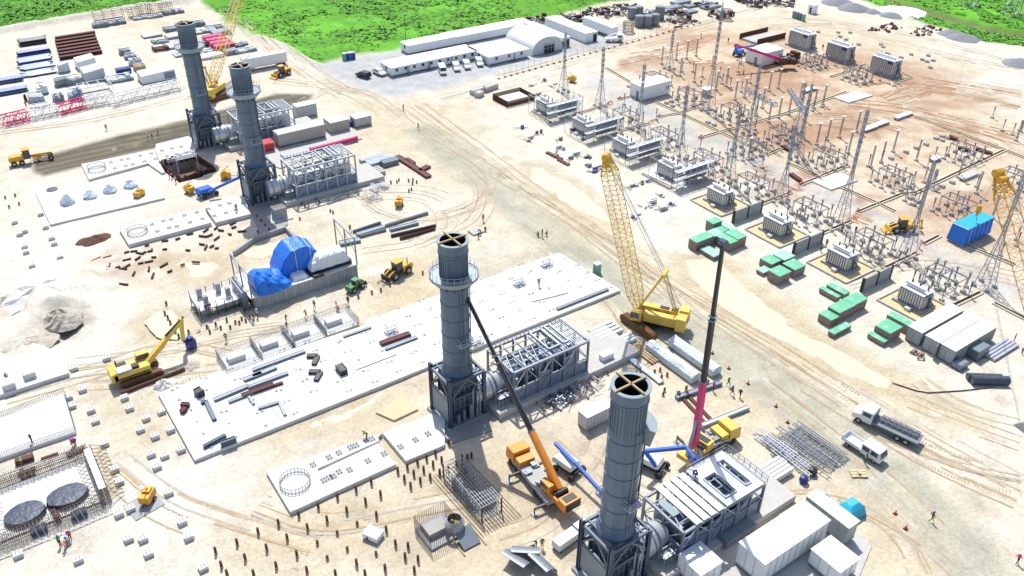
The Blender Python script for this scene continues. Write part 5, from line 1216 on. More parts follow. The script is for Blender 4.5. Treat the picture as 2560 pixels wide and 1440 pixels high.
x, y = g(1766, 238); t = thing('kiosk', 'small white kiosk roof on posts beside the tallest mast', 'kiosk', (x, y, 0)); MB().box(-1.5, 1.5, -1.2, 1.2, 1.9, 2.1).build('roof', 'white_paint', t); MB().box(-1.0, .6, -.8, .8, .2, 1.9).build('cabinet', 'galv', t)
# ================================================================ site offices and stores along the gravel yard
def office(px, lx, ly, h, label, wins, name='site_office', m='white_paint', door=None):
    x, y = g(*px); t = thing(name, label, 'building', (x, y, 0), 0, 'white site buildings on the gravel yard')
    MB().box(0, lx, 0, ly, .35, h).build('wall', 'white_paint', t)
    MB().box(-.2, lx+.2, -.25, ly+.2, h, h+.15).build('roof', m, t); b = MB()
    for i in range(int(lx/3)+1): b.box(min(i*3, lx-.3), min(i*3, lx-.3)+.3, .1, ly-.1, 0, .35)
    b.build('footing', 'concrete_grey', t)
    for i in range(wins):
        q = lx*(i+.6)/(wins+.2); w = MB().box(q-.55, q+.55, -.06, 0, 1.3, 2.3).build('window', 'white_paint', t); MB().box(q-.45, q+.45, -.09, -.06, 1.38, 2.22).build('pane', 'glass', w)
    for q in (door or ()): MB().box(q, q+.9, -.06, 0, .4, 2.3).build('door', 'galv', t); MB().box(q-.2, q+1.1, -1.1, 0, 0, .38).build('step', 'galv_dark', t)
    MB().box(-.06, 0, ly*.4, ly*.4+1, 1.3, 2.3).build('window', 'glass', t)
    return t
office((980, 193), 29.5, 7.0, 2.6, 'long low white site office with a row of windows and cars in front', 10, door=(5, 12, 20))
office((1222, 165), 14.8, 12.0, 2.6, 'white site office wing beside the arched tent', 3, door=(9,))
office((1022, 137), 17, 5, 2.75, 'pale flat roofed block behind the long site office', 0, m='white_paint')
office((1128, 116), 32, 6, 2.6, 'long pale roofed block behind the offices, at the edge of the grass', 0, m='tarp_white')
# arched tent
x, y = g(1330, 141); t = thing('arched_tent', 'big white arched tent with a dark opening in its front', 'tent', (x, y, 0)); n = 14; R = 6.0
prof = [(R+R*math.cos(PI-PI*i/n), 0.1+5.1*math.sin(PI*i/n)**.8) for i in range(n+1)]
b = MB(); L = 15; V = [(a, 0, z) for a, z in prof]+[(a, L, z) for a, z in prof]; b.add(V, [(i, i+1, n+2+i, n+1+i) for i in range(n)]); b.add([(a, L, z) for a, z in prof], [tuple(range(n+1))]); b.build('canopy', 'white_paint', t, smooth=True)
MB().add([(a, .02, z) for a, z in prof], [tuple(range(n, -1, -1))]).build('front_wall', 'white_ribbed', t)
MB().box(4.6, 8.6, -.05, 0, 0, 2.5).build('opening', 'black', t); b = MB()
for q in (4.6, 6.0, 7.4, 8.6): b.bar((q, -.1, 0), (q, -.1, 3), .1)
b.bar((4.6, -.1, 3), (8.6, -.1, 3), .12).bar((4.6, -.1, 1.6), (8.6, -.1, 1.6), .08); b.build('door_frame', 'galv', t)
for px, lx, ly, lb in (((1402, 120), 3.6, 20, 'white store with a green edged roof beside the arched tent'), ((1463, 108), 5.0, 22, 'white store with a dark doorway beyond the green edged one')):
    x, y = g(*px); t = thing('store_shed', lb, 'building', (x, y, 0), 0, 'white site buildings on the gravel yard'); MB().box(0, lx, 0, ly, 0, 3.0).build('wall', 'white_paint', t); MB().box(-.1, lx+.1, -.1, ly+.1, 3.0, 3.15).build('roof', 'white_paint', t)
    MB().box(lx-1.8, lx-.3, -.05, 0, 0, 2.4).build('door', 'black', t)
    if px[0] < 1450: MB().box(-.35, -.1, -.2, ly, 2.9, 3.2).build('roof_edge', 'green_cover', t); MB().box(.4, 1.2, -.9, -.1, 0, 1.9).build('cabinet', 'rust', t)
def trailer(px, lx, ly, h, rz, label):
    x, y = g(*px); t = thing('box_trailer', label, 'trailer', (x, y, 0), rz, 'white box trailers'); MB().box(0, lx, 0, ly, 1.0, h).build('body', 'white_paint', t); MB().box(.2, lx-.2, .5, ly-.5, .75, 1.0).build('chassis', 'black', t); MB().box(.5, .65, .3, .5, 0, .9).box(.5, .65, ly-.5, ly-.3, 0, .9).build('landing_leg', 'galv_dark', t)
    for k in (1.2, 2.5):
        for yy in (.15, ly-.15): MB().wheel(lx-k, yy, .48, .3).build('wheel', 'rubber', t)
    return t
trailer((612, 182), 13.4, 2.6, 3.9, 0, 'long white box trailer in front of the yellow bulldozer, behind the second stack')
trailer((1543, 94), 15.0, 2.7, 3.7, PI/2, 'white box trailer parked by the scrap yard at the top')
def toilets(pts, m, lb, z=2.2):
    for i, px in enumerate(pts):
        x, y = g(*px); t = thing('portable_toilet', lb+', '+nth(i, len(pts)) if len(pts) > 1 else lb, 'toilet', (x, y, 0), 0, 'portable toilets'); MB().box(-.55, .55, -.55, .55, .1, z-.2).box(-.6, .6, -.6, .6, 0, .1).build('body', m[i % len(m)], t)
        MB().box(-.6, .6, -.6, .6, z-.2, z-.1).box(-.45, .45, -.45, .45, z-.1, z).build('roof', 'tarp_white' if z > 2.1 else m[0], t); MB().box(-.58, -.55, -.4, .4, .2, z-.35).build('door', 'galv_dark', t)
toilets([(1492, 682)], ['green_cover'], 'lone green portable toilet at the corner of the big slab')
toilets([(862,150),(869,149),(876,148),(883,147)], ['green_cover','blue_deep','blue_paint','blue_deep'], 'portable toilet in the row by the grass')
toilets([(1985,44),(1992,46),(2000,49),(2007,52)], ['green_cover','green_cover','boom_black','green_cover'], 'green portable toilet in the lone row at the top right', 2.5)
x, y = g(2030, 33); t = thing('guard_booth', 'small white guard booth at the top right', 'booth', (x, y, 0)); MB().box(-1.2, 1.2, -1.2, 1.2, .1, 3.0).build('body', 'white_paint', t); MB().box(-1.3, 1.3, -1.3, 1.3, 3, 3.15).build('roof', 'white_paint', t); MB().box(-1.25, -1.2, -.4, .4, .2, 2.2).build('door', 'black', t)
# ================================================================ laydown yard, top left
def bundle(px, n, L, r, m, label, rz=0.0, rows=2, cat='pipes', name='pipe_bundle', grp=None, z=0.15, jit=.3):
    """stack of pipes on timbers"""
    x, y = g(*px); b = MB(); r_ = random.Random(int(px[0]*7+px[1])); 
    for k in range(rows):
        for i in range(n-k): o = r_.uniform(-jit, jit); q = (i+k*.5)*2.05*r; b.tube((o, q, z+r+k*1.75*r), (L+o, q, z+r+k*1.75*r), r, 8)
    t = thing(name, label, cat, (x, y, 0), rz, grp); b.build('pipe', m, t); c = MB()
    for q in (.15, .85): c.box(L*q-.1, L*q+.1, -.3, n*2.1*r, 0, z)
    c.build('bearer', 'wood_pale', t); return t
GB = 'steel stored in the far laydown yard'
bundle((50, 168), 7, 8.8, .32, 'blue_pipe', 'blue-black pipe stack, middle of the blue stacks at far left', grp=GB); bundle((62, 196), 12, 7.5, .2, 'blue_pipe', 'thin blue-grey pipes nearest, in front of the blue stacks', rows=1, jit=1.2, grp=GB)
bundle((48, 145), 5, 9.0, .36, 'blue_deep', 'bright blue pipe stack behind the blue-black one', rows=2, grp=GB); bundle((52, 118), 6, 7.6, .4, 'boom_black', 'dark pipe stack at the back of the blue stacks', rows=2, grp=GB); bundle((52, 106), 3, 7.4, .3, 'galv_dark', 'grey pipe stack, last behind the blue stacks', rows=2, grp=GB)
bundle((50, 158), 6, 9.0, .3, 'blue_deep', 'dark blue pipes between the two blue stacks', rows=1, grp=GB); bundle((55, 180), 12, 8.4, .24, 'blue_pipe', 'scattered blue-grey pipes in front of the blue-black stack', rows=1, jit=.9, grp=GB); bundle((72, 194), 9, 6.6, .2, 'blue_pipe', 'short blue-grey pipes at the near tip of the blue stacks', rows=1, jit=1.0, grp=GB)
for i, (px, yy) in enumerate((((-20, 245), 6), ((-30, 218), 6))): bundle(px, yy, 9, .3, 'blue_pipe', ('blue pipe stack cut by the left edge, nearer', 'blue pipe stack cut by the left edge, farther')[i], grp=GB)
for i in range(7):
    x, y = g(150-2.2*i+(0 if i < 6 else 2), 150-8.2*i)
    b = MB(); 
    for z in (.15, .95): b.box(0, 12.2, -.75, .75, z, z+.12)
    b.box(0, 12.2, -.06, .06, .15, 1.05); 
    for q in (1.5, 4.5, 7.5, 10.5): b.box(q, q+.05, -.7, .7, .2, 1.0)
    b.box(2, 2.3, -.7, .7, 0, .15).box(9.8, 10.1, -.7, .7, 0, .15)
    solo('steel_girder', b, 'rust_beam', 'red-brown plate girder in the dark row at far left, '+nth(i, 7, 'near end'), 'girder', (x, y, 0), 0, 'red-brown girders in a row')
def gear(px, lx, ly, h, m, label, cat='equipment', kind=0, grp='equipment stored in the far laydown yard', rz=0.0):
    """skid with cabinets / frames: rough machine shapes of several kinds"""
    x, y = g(*px); r_ = random.Random(int(px[0]*13+px[1]*3)); t = thing({0:'equipment_skid',1:'steel_rack',2:'machine_crate',3:'wrapped_machine'}[kind], label, cat, (x, y, 0), rz, grp)
    MB().box(0, lx, 0, .25, 0, .3).box(0, lx, ly-.25, ly, 0, .3).box(0, .25, .25, ly-.25, 0, .3).box(lx-.25, lx, .25, ly-.25, 0, .3).build('skid', 'galv_dark', t)
    b = MB()
    if kind == 0:
        q = 0
        while q < lx-.6: w = r_.uniform(.5, 1.5); b.box(q+.05, min(lx, q+w), r_.uniform(.1, .5), ly-r_.uniform(.1, .5), .3, h*r_.uniform(.5, 1)); q += w
        b.build('cabinet', m, t); MB().tube((.2, ly/2, h), (lx-.2, ly/2, h), .15, 7).build('pipe', 'galv', t)
    elif kind == 1:
        for X in np.linspace(0, lx, 4):
            for Y in (0, ly): b.bar((X, Y, 0), (X, Y, h), .12)
            b.bar((X, 0, h), (X, ly, h), .12)
        for Y in (0, ly): b.bar((0, Y, h), (lx, Y, h), .12).bar((0, Y, h/2), (lx, Y, h/2), .1).bar((0, Y, 0), (lx/3, Y, h/2), .08)
        b.build('frame', m, t)
    else:
        b.add([(0,0,.3),(lx,0,.3),(lx,ly,.3),(0,ly,.3),(.1,.1,h*.8),(lx-.1,.1,h),(lx-.1,ly-.1,h),(.1,ly-.1,h*.85)], [(0,1,5,4),(1,2,6,5),(2,3,7,6),(3,0,4,7),(4,5,6,7)])
        for i in range(int(lx)): b.box(i+.3, i+.4, -.05, .05, .3, h*.75)
        b.build('casing', m, t)
    return t
gear((358, 213), 9.4, 5.5, 3.0, 'tarp_white', 'big white wrapped load beside the white lattice sections', 'wrapped load', 3); MB().box(6.2, 9.2, -.06, 0, .6, 2.4).build('louvre', 'blue_grey_panel', bpy.data.objects['wrapped_machine'])
CHN = bpy.data.objects
gear((215, 208), 5.6, 6, 3.4, 'white_ribbed', 'pale house-shaped module on legs behind the white lattice sections', 'module', 2); gear((198, 178), 5.2, 5, 3.2, 'tarp_white', 'pale grey module behind the house-shaped one', 'module', 2)
gear((150, 184), 3.0, 2.4, 2.8, 'tarp_clear', 'single grey wrapped crate right of the thin blue pipes', 'crate', 3); gear((142, 220), 6.8, 3, 2.4, 'duct_panel', 'grey machine skid with a tank left of the house-shaped module', kind=0)
gear((270, 212), 7.2, 5, 1.6, 'galv', 'blue and grey machine skid right of the house-shaped module', kind=0); x, y = g(296, 196); solo('blue_tank', MB().box(0, 4, 0, 2.2, .3, 1.8).box(.2, .5, .2, 2, 0, .3).box(3.5, 3.8, .2, 2, 0, .3), 'blue_deep', 'dark blue tank on the skid right of the pale module', 'tank', (x, y, .6))
gear((78, 262), 3.8, 4, 2.6, 'galv', 'grey compressor skid behind the left white lattice sections', kind=0); gear((98, 240), 2.6, 4, 3.0, 'tarp_white', 'small white topped skid above the compressor skid', kind=0); gear((80, 275), 4.6, 2.4, 1.0, 'white_paint', 'low white tank skid right behind the lattice sections', kind=0)
gear((138, 260), 2.6, 3.6, 2.2, 'duct_panel', 'dark machine between the compressor skid and the white frame', kind=0); gear((178, 256), 3.4, 4, 3.0, 'blue_grey_panel', 'dark grey machine behind the red lattice section', kind=0)
gear((208, 250), 8.0, 5.0, 3.0, 'white_paint', 'white ladder-like steel frame behind the lattice sections', 'steel frame', 1); gear((62, 255), .8, .8, 2.0, 'rust', 'brown post standing alone left of the compressor skid', 'post', 2)
gear((235, 72), 10.6, 3.2, 1.6, 'galv_dark', 'long grey steel stack below the rusty frame near the grass', 'steel stack', 0); gear((240, 58), 9.5, 3, 3.2, 'rebar', 'open rusty frame standing near the grass edge', 'steel frame', 1)
for i, (px, lx, h, m, k) in enumerate((((326,48),4.2,3.2,'rebar',1),((350,42),4.5,3.6,'rebar',1),((378,40),4.0,3.4,'formwork',1),((405,36),4.0,3.2,'rebar',1),((412,40),7.0,1.6,'galv_dark',0),((335,52),5,.9,'galv',0),((372,48),5,1.0,'galv',0))): gear(px, lx, 2.6, h, m, 'small steel rack near the grass behind the farthest stack, '+nth(i, 7), 'rack', k)
for i, (px, m) in enumerate((((303,140),'galv_dark'),((316,152),'galv_dark'),((328,166),'galv'),((340,180),'formwork'))): gear(px, 3.4, 3.0, 1.8, m, 'mixed fittings pile in the diagonal row left of the farthest stack, '+nth(i, 4), 'fittings', 0)
for i, (px, lx, m, h) in enumerate((((360,98),6,'galv',.7),((385,112),5,'duct_panel',.8),((388,132),4.5,'rust',1.2),((425,125),5,'galv',.8),((440,145),5,'silver',.9),((415,82),6,'galv_dark',1.4),((420,100),6,'galv',.9),((490,88),7,'galv',1.0),((520,78),6,'duct_panel',1.2),((535,92),6,'galv_dark',1.3),((505,120),4,'blue_deep',1.2),((490,140),6,'galv',.9),((505,152),7,'white_paint',1.0),((580,124),6,'galv_dark',1.2),((590,137),7,'galv',1.1),((565,140),4,'galv_dark',1.4),((480,70),5,'galv_dark',1.6))):
    gear(px, lx, 4.0, h, m, 'steel and pallets around the farthest stack top, item '+nth(i, 17), 'pallets', 0 if i % 3 else 2)
for i in range(4):
    px = (513+9.5*i, 112+7.5*i); x, y = g(*px); t = thing('red_crate', 'bright red steel crate in the row of four, '+nth(i, 4), 'crate', (x, y, 0), 0, 'red crates behind the crawler crane'); MB().box(0, 6.2, 0, 2.4, .25, 2.2).build('body', 'red_paint', t); MB().box(-.05, 6.25, -.05, 2.45, 2.2, 2.3).build('lid', 'pink_paint', t); MB().box(.2, .5, 0, 2.4, 0, .25).box(5.7, 6, 0, 2.4, 0, .25).build('skid', 'rust', t)
# tower crane mast sections laid in a line
SEC = [((12, 318), (74, 303), 'pink_paint', 'red lattice crane section with a pointed end, far left of the line'), ((76, 302), (148, 288), 'white_paint', 'white lattice crane section between the two red ones'), ((150, 290), (216, 272), 'pink_paint', 'red lattice crane section in the middle of the line'), ((216, 272), (276, 260), 'white_paint', 'white lattice crane section right of the middle red one'), ((280, 268), (346, 250), 'white_paint', 'white lattice crane section lying low with a counter jib'), ((346, 250), (452, 226), 'white_paint', 'longest white lattice crane section at the right of the line')]
for i, (a, c, m, lb) in enumerate(SEC):
    p, q = g(*a), g(*c); b = MB().lattice((0, 1.2, 1.35), (q[0]-p[0], q[1]-p[1]+1.2, 1.35), 2.3, 2.3, max(4, int(math.dist(p, q)/1.5)), .24, .12)
    if i == 0: b.bar((-1.6, 1.2, 1.2), (0, .2, .3), .2).bar((-1.6, 1.2, 1.2), (0, 2.2, 2.4), .2).bar((-1.6, 1.2, 1.2), (0, .2, 2.4), .2)
    solo('crane_section', b, m, lb, 'crane section', (p[0], p[1], 0), 0, 'lattice crane sections laid in a line')
# ================================================================ scrap and stores along the top right road
r_ = random.Random(31)
JUNK = [((1390,58),'dark scrap heap behind the green edged store'),((1420,50),'dark scrap heap left of the white box trailer'),((1455,46),'rusty steel heap behind the white store'),((1500,32),'black pipe heap left of the grey tanks'),((1530,42),'brown plates beside the white box trailer'),((1350,56),'small scrap heap behind the arched tent'),((1560,22),'grey scaffold frames near the grass edge'),((1620,40),'brown crates right of the grey tanks'),((1690,38),'tubes and timber on the sand'),((1700,56),'brown beams at the road side below the grey sheets'),((1770,18),'brown stack under the tallest mast top'),((1865,8),'dark stack at the top edge'),((1900,14),'grey pipe stack at the top edge'),((1960,12),'brown debris right of the top stacks'),((1800,40),'brown reed pile beside the tallest mast')]
for px, lb in JUNK:
    x, y = g(*px); b = MB()
    for k in range(26):
        a, c = r_.uniform(0, 9), r_.uniform(-4, 4); L = r_.uniform(1, 4); an = r_.uniform(0, PI); z = r_.uniform(.1, 1.3); b.k = k % 3
        if k % 4 == 0: b.box(a, a+r_.uniform(.6, 1.8), c, c+r_.uniform(.6, 1.6), 0, r_.uniform(.5, 1.6))
        else: b.bar((a, c, z*.4), (a+L*math.cos(an), c+L*math.sin(an), z), r_.uniform(.15, .45))
    o = solo('scrap_heap', b, ['rust', 'boom_black', 'galv_dark'], lb, 'scrap', (x-4, y, 0)); o['group'] = 'scrap and steel along the top road'
for i, px in enumerate(((1598,66),(1617,66),(1635,62),(1648,48),(1580,45),(1595,42))):
    x, y = g(*px); t = thing('grey_tank', 'grey cylindrical tank beside the rusty wire coil, '+nth(i, 6), 'tank', (x, y, 0), 0, 'grey tanks in the top stores'); MB().tube((0, 0, .1), (0, 0, 3.6 if i != 3 else 4.4), 1.7, 14).build('shell', 'galv_dark', t); MB().tube((0, 0, 3.6 if i != 3 else 4.4), (0, 0, 3.75 if i != 3 else 4.55), 1.4, 12).build('lid', 'duct_panel', t)
for i, px in enumerate(((1570,80),(1815,48))):
    x, y = g(*px); b = MB()
    for k in range(7): b.lathe([(1.9-.04*k, .1+.5*k), (1.95, .2+.5*k), (1.9, .3+.5*k)], 16)
    solo('wire_coil', b, 'rust', ('rusty rebar coil in front of the grey tanks', 'rusty rebar coil beside the tallest mast top')[i], 'coil', (x, y, 0))
for i, px in enumerate(((1640,38),(1668,28),(1690,14),(1720,22),(1745,18),(1705,40),(1765,26))):
    x, y = g(*px); solo('grating_stack', MB().box(0, 8, 0, 3.4, .15, .7).box(.3, .6, 0, 3.4, 0, .15).box(7, 7.3, 0, 3.4, 0, .15).box(.2, 7.8, .2, 3.2, .7, .76), 'duct_panel', 'flat stack of grey-blue gratings in the top stores, '+nth(i, 7), 'gratings', (x, y, 0), 0, 'grey gratings stacked in the top stores')
# gravel heaps
for i, (px, r, h, lb) in enumerate((((2095,8),7.5,3.4,'tallest grey gravel heap at the top edge'),((2135,22),8,3.2,'grey gravel heap right of the tallest one'),((2180,30),4.5,1.6,'small grey gravel heap between the larger ones'),((2228,40),5.5,2.0,'grey gravel heap beside the white sand pile'),((2380,85),6,2.2,'grey gravel heap below the ditch'),((2405,95),7,2.4,'longest grey gravel heap below the ditch'),((2550,160),7,2.6,'grey gravel heap at the right edge'),((2322,66),2.4,.8,'tiny gravel heap below the grass strip'))):
    x, y = g(*px); q = random.Random(i); b = MB(); pr = [(r, 0), (r*.75, h*.33), (r*.45, h*.68), (r*.12, h)]; b.lathe(pr, 14); h *= .65; b.v = [(vx*.8*(1+q.uniform(-.15, .15)), vy*.8*(1+q.uniform(-.15, .15)), .65*vz*(1+q.uniform(-.12, .12))) for vx, vy, vz in b.v]; b.v.append((0, 0, h*1.05)); nn = len(b.v)-1; b.f += [(42+k, 42+(k+1) % 14, nn) for k in range(14)]; b.mi += [0]*14
    solo('gravel_heap', b, 'gravel_grey', lb, 'gravel', (x, y, -.1), 0, 'grey gravel heaps', smooth=True)
x, y = g(2255, 30); b = MB().lathe([(9, 0), (6, .6), (.2, 1.0)], 12); solo('sand_pile', b, 'spoil_white', 'flat white sand pile beside the gravel heaps', 'sand', (x, y, 0), smooth=True)
for i, (px, lb) in enumerate((((2215,72),'brown stone pile on the sand at top right, left of two'),((2310,78),'brown stone pile on the sand at top right, right of two'))):
    x, y = g(*px); b = MB(); q = random.Random(i+3)
    for k in range(24): a, c = q.uniform(-7, 7), q.uniform(-3, 3); s = q.uniform(.3, .9); b.add([(a-s,c-s,0),(a+s,c-s*.7,0),(a+s*.8,c+s,0),(a-s*.7,c+s*.8,0),(a-s*.4,c-s*.5,s),(a+s*.5,c-s*.3,s*.8),(a+s*.4,c+s*.4,s*.9),(a-s*.4,c+s*.4,s*.7)], [(0,1,5,4),(1,2,6,5),(2,3,7,6),(3,0,4,7),(4,5,6,7)])
    o = solo('stone_pile', b, 'rust', lb, 'stones', (x, y, 0))
# pylon legs cut by the top edge, light post, fence poles
for i, px in enumerate(((2421, 16), (2527, 36))):
    x, y = g(*px); t = thing('pylon', ('left','right')[i]+' lattice pylon foot in the green field, cut by top edge', 'pylon', (x, y, 0), 0, 'lattice pylons in the green field'); MB().lattice((0, 0, .6), (0, 0, 34), 4.2, 2.4, 14, .22, .12).build('tower', 'mast_steel', t)
    for sx in (-2.1, 2.1):
        for sy in (-2.1, 2.1): MB().box(sx-.6, sx+.6, sy-.6, sy+.6, -.5, .7).build('base', 'concrete_old', t)
x, y = g(1016, 126); t = thing('lamp_post', 'tall dark lamp post behind the offices with a small head', 'lamp post', (x, y, 0)); MB().tube((0, 0, 0), (0, 0, 11.5), .12, 8, .07).build('pole', 'dark_steel', t); MB().box(-.6, .6, -.15, .15, 11.4, 11.6).build('lamp_head', 'galv', t); MB().box(-.4, .4, -.3, .3, 0, 1.6).build('cabinet', 'black', t)
FP = [(1245+15.2*i, 196-4.2*i) for i in range(34)]
p0 = None
for i, px in enumerate(FP):
    lb = 'bare thin fence pole in the line below the gravel road, '+('at the office end' if i < 9 else 'past the arched tent' if i < 18 else 'towards the grey tanks' if i < 26 else 'at the top right end')
    if p0 is None: t = p0 = thing('fence_pole', lb, 'pole', (0, 0, 0), 0, 'thin fence poles below the gravel road'); MB().tube((0, 0, 0), (0, 0, 2.6), .045, 6).build('pole', 'galv', t); MB().cbox((.0, -.55, 0), .55, .55, .22).build('spoil', 'rust', t)
    else: t = dup(p0, (0, 0, 0), 0, lb)
    t.location = g3(*px)
# ================================================================ vehicles and cranes
def fixtag(t, label, group=None): t['label'] = label; return t
def add_wheels(t, xs, w, r, tw=.28, m='rubber'):
    for x in xs:
        for s in (-1, 1):
            o = MB().wheel(x, s*(w/2-tw/2), r, tw).build('wheel', m, t); MB().wheel(0, 0, r*.5, tw+.04).build('rim', 'galv', o, (x, s*(w/2-tw/2), r*.5))
def car(px, rz, kind, m, label, cat, name):
    """forward is +x"""
    x, y = g(*px); t = thing(name, label, cat, (x, y, 0), rz, 'cars parked at the site offices')
    if kind == 'van': prof = [(-2.6,.45),(2.5,.45),(2.6,1.0),(2.2,1.2),(1.7,2.2),(-2.5,2.25),(-2.6,1.0)]; gl = [(1.75,1.25),(2.12,1.28),(1.68,2.05),(-2.3,2.05),(-2.3,1.3)]; W_ = 1.9
    elif kind == 'pickup': prof = [(-2.6,.5),(2.55,.5),(2.6,.95),(1.3,1.1),(.7,1.75),(-.7,1.75),(-1.0,1.1),(-2.6,1.1)]; gl = [(1.15,1.12),(.66,1.66),(-.66,1.66),(-.9,1.14)]; W_ = 1.85
    else: prof = [(-2.3,.45),(2.3,.45),(2.35,.95),(1.2,1.08),(.6,1.8),(-2.1,1.85),(-2.35,1.0)]; gl = [(1.05,1.1),(.56,1.7),(-2.05,1.72),(-2.15,1.12)]; W_ = 1.85
    MB().ext(prof, -W_/2, W_/2).build('body', m, t)
    MB().ext(gl, -W_/2-.02, W_/2+.02).build('side_glass', 'glass', t)
    a, b = gl[0], gl[1] if kind != 'van' else gl[2]
    if kind == 'van': a = gl[1]
    MB().add([(a[0]+.06,-W_*.43,a[1]),(a[0]+.06,W_*.43,a[1]),(b[0]+.1,W_*.4,b[1]),(b[0]+.1,-W_*.4,b[1])], [(0,1,2,3)]).build('windscreen', 'glass', t)
    if kind == 'pickup': MB().box(-2.5, -1.1, -W_/2+.12, W_/2-.12, 1.1, 1.11).build('load_bed', 'boom_black', t)
    for s in (-.65, .65): MB().box(2.5, 2.62, s-.15, s+.15, .7, .85).build('headlight', 'white_paint', t)
    add_wheels(t, (-1.5, 1.5), W_, .38, .24); return t
SD = -PI*.62
car((909, 193), PI*.62, 'suv', 'black', 'black car standing apart on the sand left of the offices', 'car', 'parked_car'); car((948, 186), SD+.5, 'pickup', 'white_paint', 'white pickup parked at the left end of the long office', 'pickup', 'pickup_truck')
car((1106, 182), SD, 'van', 'white_paint', 'white minibus in front of the long office', 'minibus', 'minibus')
for px, w in (((1141,174),'next to the white minibus'), ((1167,169),'middle one of three by the long office'), ((1198,162),'closest to the office wing')): car(px, SD, 'suv', 'white_paint', 'white four wheel drive '+w, 'car', 'parked_car')
# flatbed truck and double cab truck on the road
def flatbed(px_a, px_b, label, L, cabL, dual=False):
    a, c = g(*px_a), g(*px_b); t = thing('flatbed_truck' if not dual else 'cab_truck', label, 'truck', ((a[0]+c[0])/2, (a[1]+c[1])/2, 0), math.atan2(a[1]-c[1], a[0]-c[0]))
    h = L/2
    if not dual:
        MB().ext([(h-cabL,.7),(h,.7),(h,1.55),(h-1.15,1.75),(h-1.25,2.65),(h-cabL,2.7)], -1.15, 1.15).build('cab', 'white_paint', t)
        MB().box(h-cabL+.25, h-1.45, -1.18, 1.18, 1.75, 2.4).build('side_window', 'glass', t); MB().add([(h-1.12,-1,1.8),(h-1.12,1,1.8),(h-1.2,.95,2.5),(h-1.2,-.95,2.5)], [(0,1,2,3)]).build('windscreen', 'glass', t)
        MB().box(-h, h-cabL-.1, -1.2, 1.2, 1.05, 1.25).box(h-cabL-.15, h-cabL-.05, -1.15, 1.15, 1.25, 2.6).build('flatbed', 'galv_dark', t); MB().box(-h+.2, h-.4, -.5, .5, .55, 1.05).build('chassis', 'black', t)
        add_wheels(t, (h-1.1, -h+1.6, -h+2.8), 2.35, .5, .35)
    else:
        MB().ext([(h-3.0,.55),(h,.55),(h+.02,1.2),(h-.3,2.15),(h-3.0,2.2)], -.95, .95).build('cab', 'white_paint', t); MB().add([(h+.03,-.85,1.25),(h+.03,.85,1.25),(h-.25,.8,2.05),(h-.25,-.8,2.05)], [(0,1,2,3)]).build('windscreen', 'glass', t)
        for q in (h-1.5, h-2.8): MB().box(q, q+1.0, -.98, .98, 1.25, 1.95).build('side_window', 'glass', t)
        b = MB().box(-h, h-3.1, -1, 1, .75, .85)
        for s in (-1, .95): b.box(-h, h-3.1, s, s+.05, .85, 1.25)
        b.box(-h, -h+.05, -.95, .95, .85, 1.6); b.build('flatbed', 'white_paint', t); MB().box(-h+.1, h-.2, -.4, .4, .4, .75).build('chassis', 'black', t); add_wheels(t, (h-.9, -h+1.0), 1.9, .36, .25)
    return t
t = flatbed((2140, 1042), (2290, 1112), 'white flatbed truck carrying steel frames along the haul road', 9.6, 2.9)
ld = MB()
r_ = random.Random(4)
for k in range(7):
    for s in (-.7, .1): x = -4.4+.8*k; ld.lattice((x, s, .25), (x+.7, s, .25), .45, .45, 2, .07, .05)
o = solo('truck_load', ld, 'galv_dark', 'galvanised frames loaded on the white flatbed truck', 'steel frames', (t.location.x, t.location.y, 1.27), t.rotation_euler.z)
flatbed((2192, 1152), (2122, 1108), 'white double cab truck with an empty bed, facing the camera', 6.0, 2.2, True)
x, y = g(1532, 104); t = thing('bucket_truck', 'white truck with blue cab beside the white box trailer', 'truck', (x, y, 0), -.5); MB().box(-2.6, 1.2, -1.1, 1.1, .8, 1.3).build('flatbed', 'white_paint', t); MB().ext([(1.2,.6),(3.2,.6),(3.2,1.6),(2.8,2.4),(1.2,2.5)], -1.1, 1.1).build('cab', 'white_paint', t); MB().box(1.5, 2.6, -1.13, 1.13, 1.6, 2.2).build('window', 'blue_deep', t); MB().bar((-2, 0, 1.6), (1, .2, 2.6), .4).build('boom', 'white_paint', t); add_wheels(t, (-1.6, 2.2), 2.2, .5, .3)
# tracked excavator with long boom and blue grab
def tracks(t, cx, cy, L, gap, w, h, m='track_rust', along='x'):
    for s in (-1, 1):
        b = MB(); n = 8; P = []
        for i in range(n+1): a = -PI/2+PI*i/n; P.append((L/2-h/2+h/2*math.cos(a), h/2+h/2*math.sin(a)))
        for i in range(n+1): a = PI/2+PI*i/n; P.append((-L/2+h/2+h/2*math.cos(a), h/2+h/2*math.sin(a)))
        M = Matrix.Translation((cx, cy+s*gap/2, 0)); b.M = M; b.ext(P, -w/2, w/2)
        k = int(L/.32)
        for i in range(k): q = -L/2+h/2+(L-h)*i/k; b.box(q, q+.16, -w/2-.03, w/2+.03, h, h+.05)
        b.build('track', m, t)
    MB().box(cx-L*.25, cx+L*.25, cy-gap/2+w/2, cy+gap/2-w/2, .35*h, .9*h).build('undercarriage', 'black', t)
a = g(310, 975); c = g(395, 928); rz = math.atan2(c[1]-a[1], c[0]-a[0]); mx = ((a[0]+c[0])/2+.2, (a[1]+c[1])/2+1.2)
t = thing('excavator', 'yellow long boom excavator with a blue gripping head at the left', 'excavator', (mx[0], mx[1], 0), 0)
tracks(t, 0, 0, 6.4, 3.0, .8, 1.1); MB().tube((0, 0, 1.0), (0, 0, 1.4), 1.2, 16).build('turntable', 'black', t)
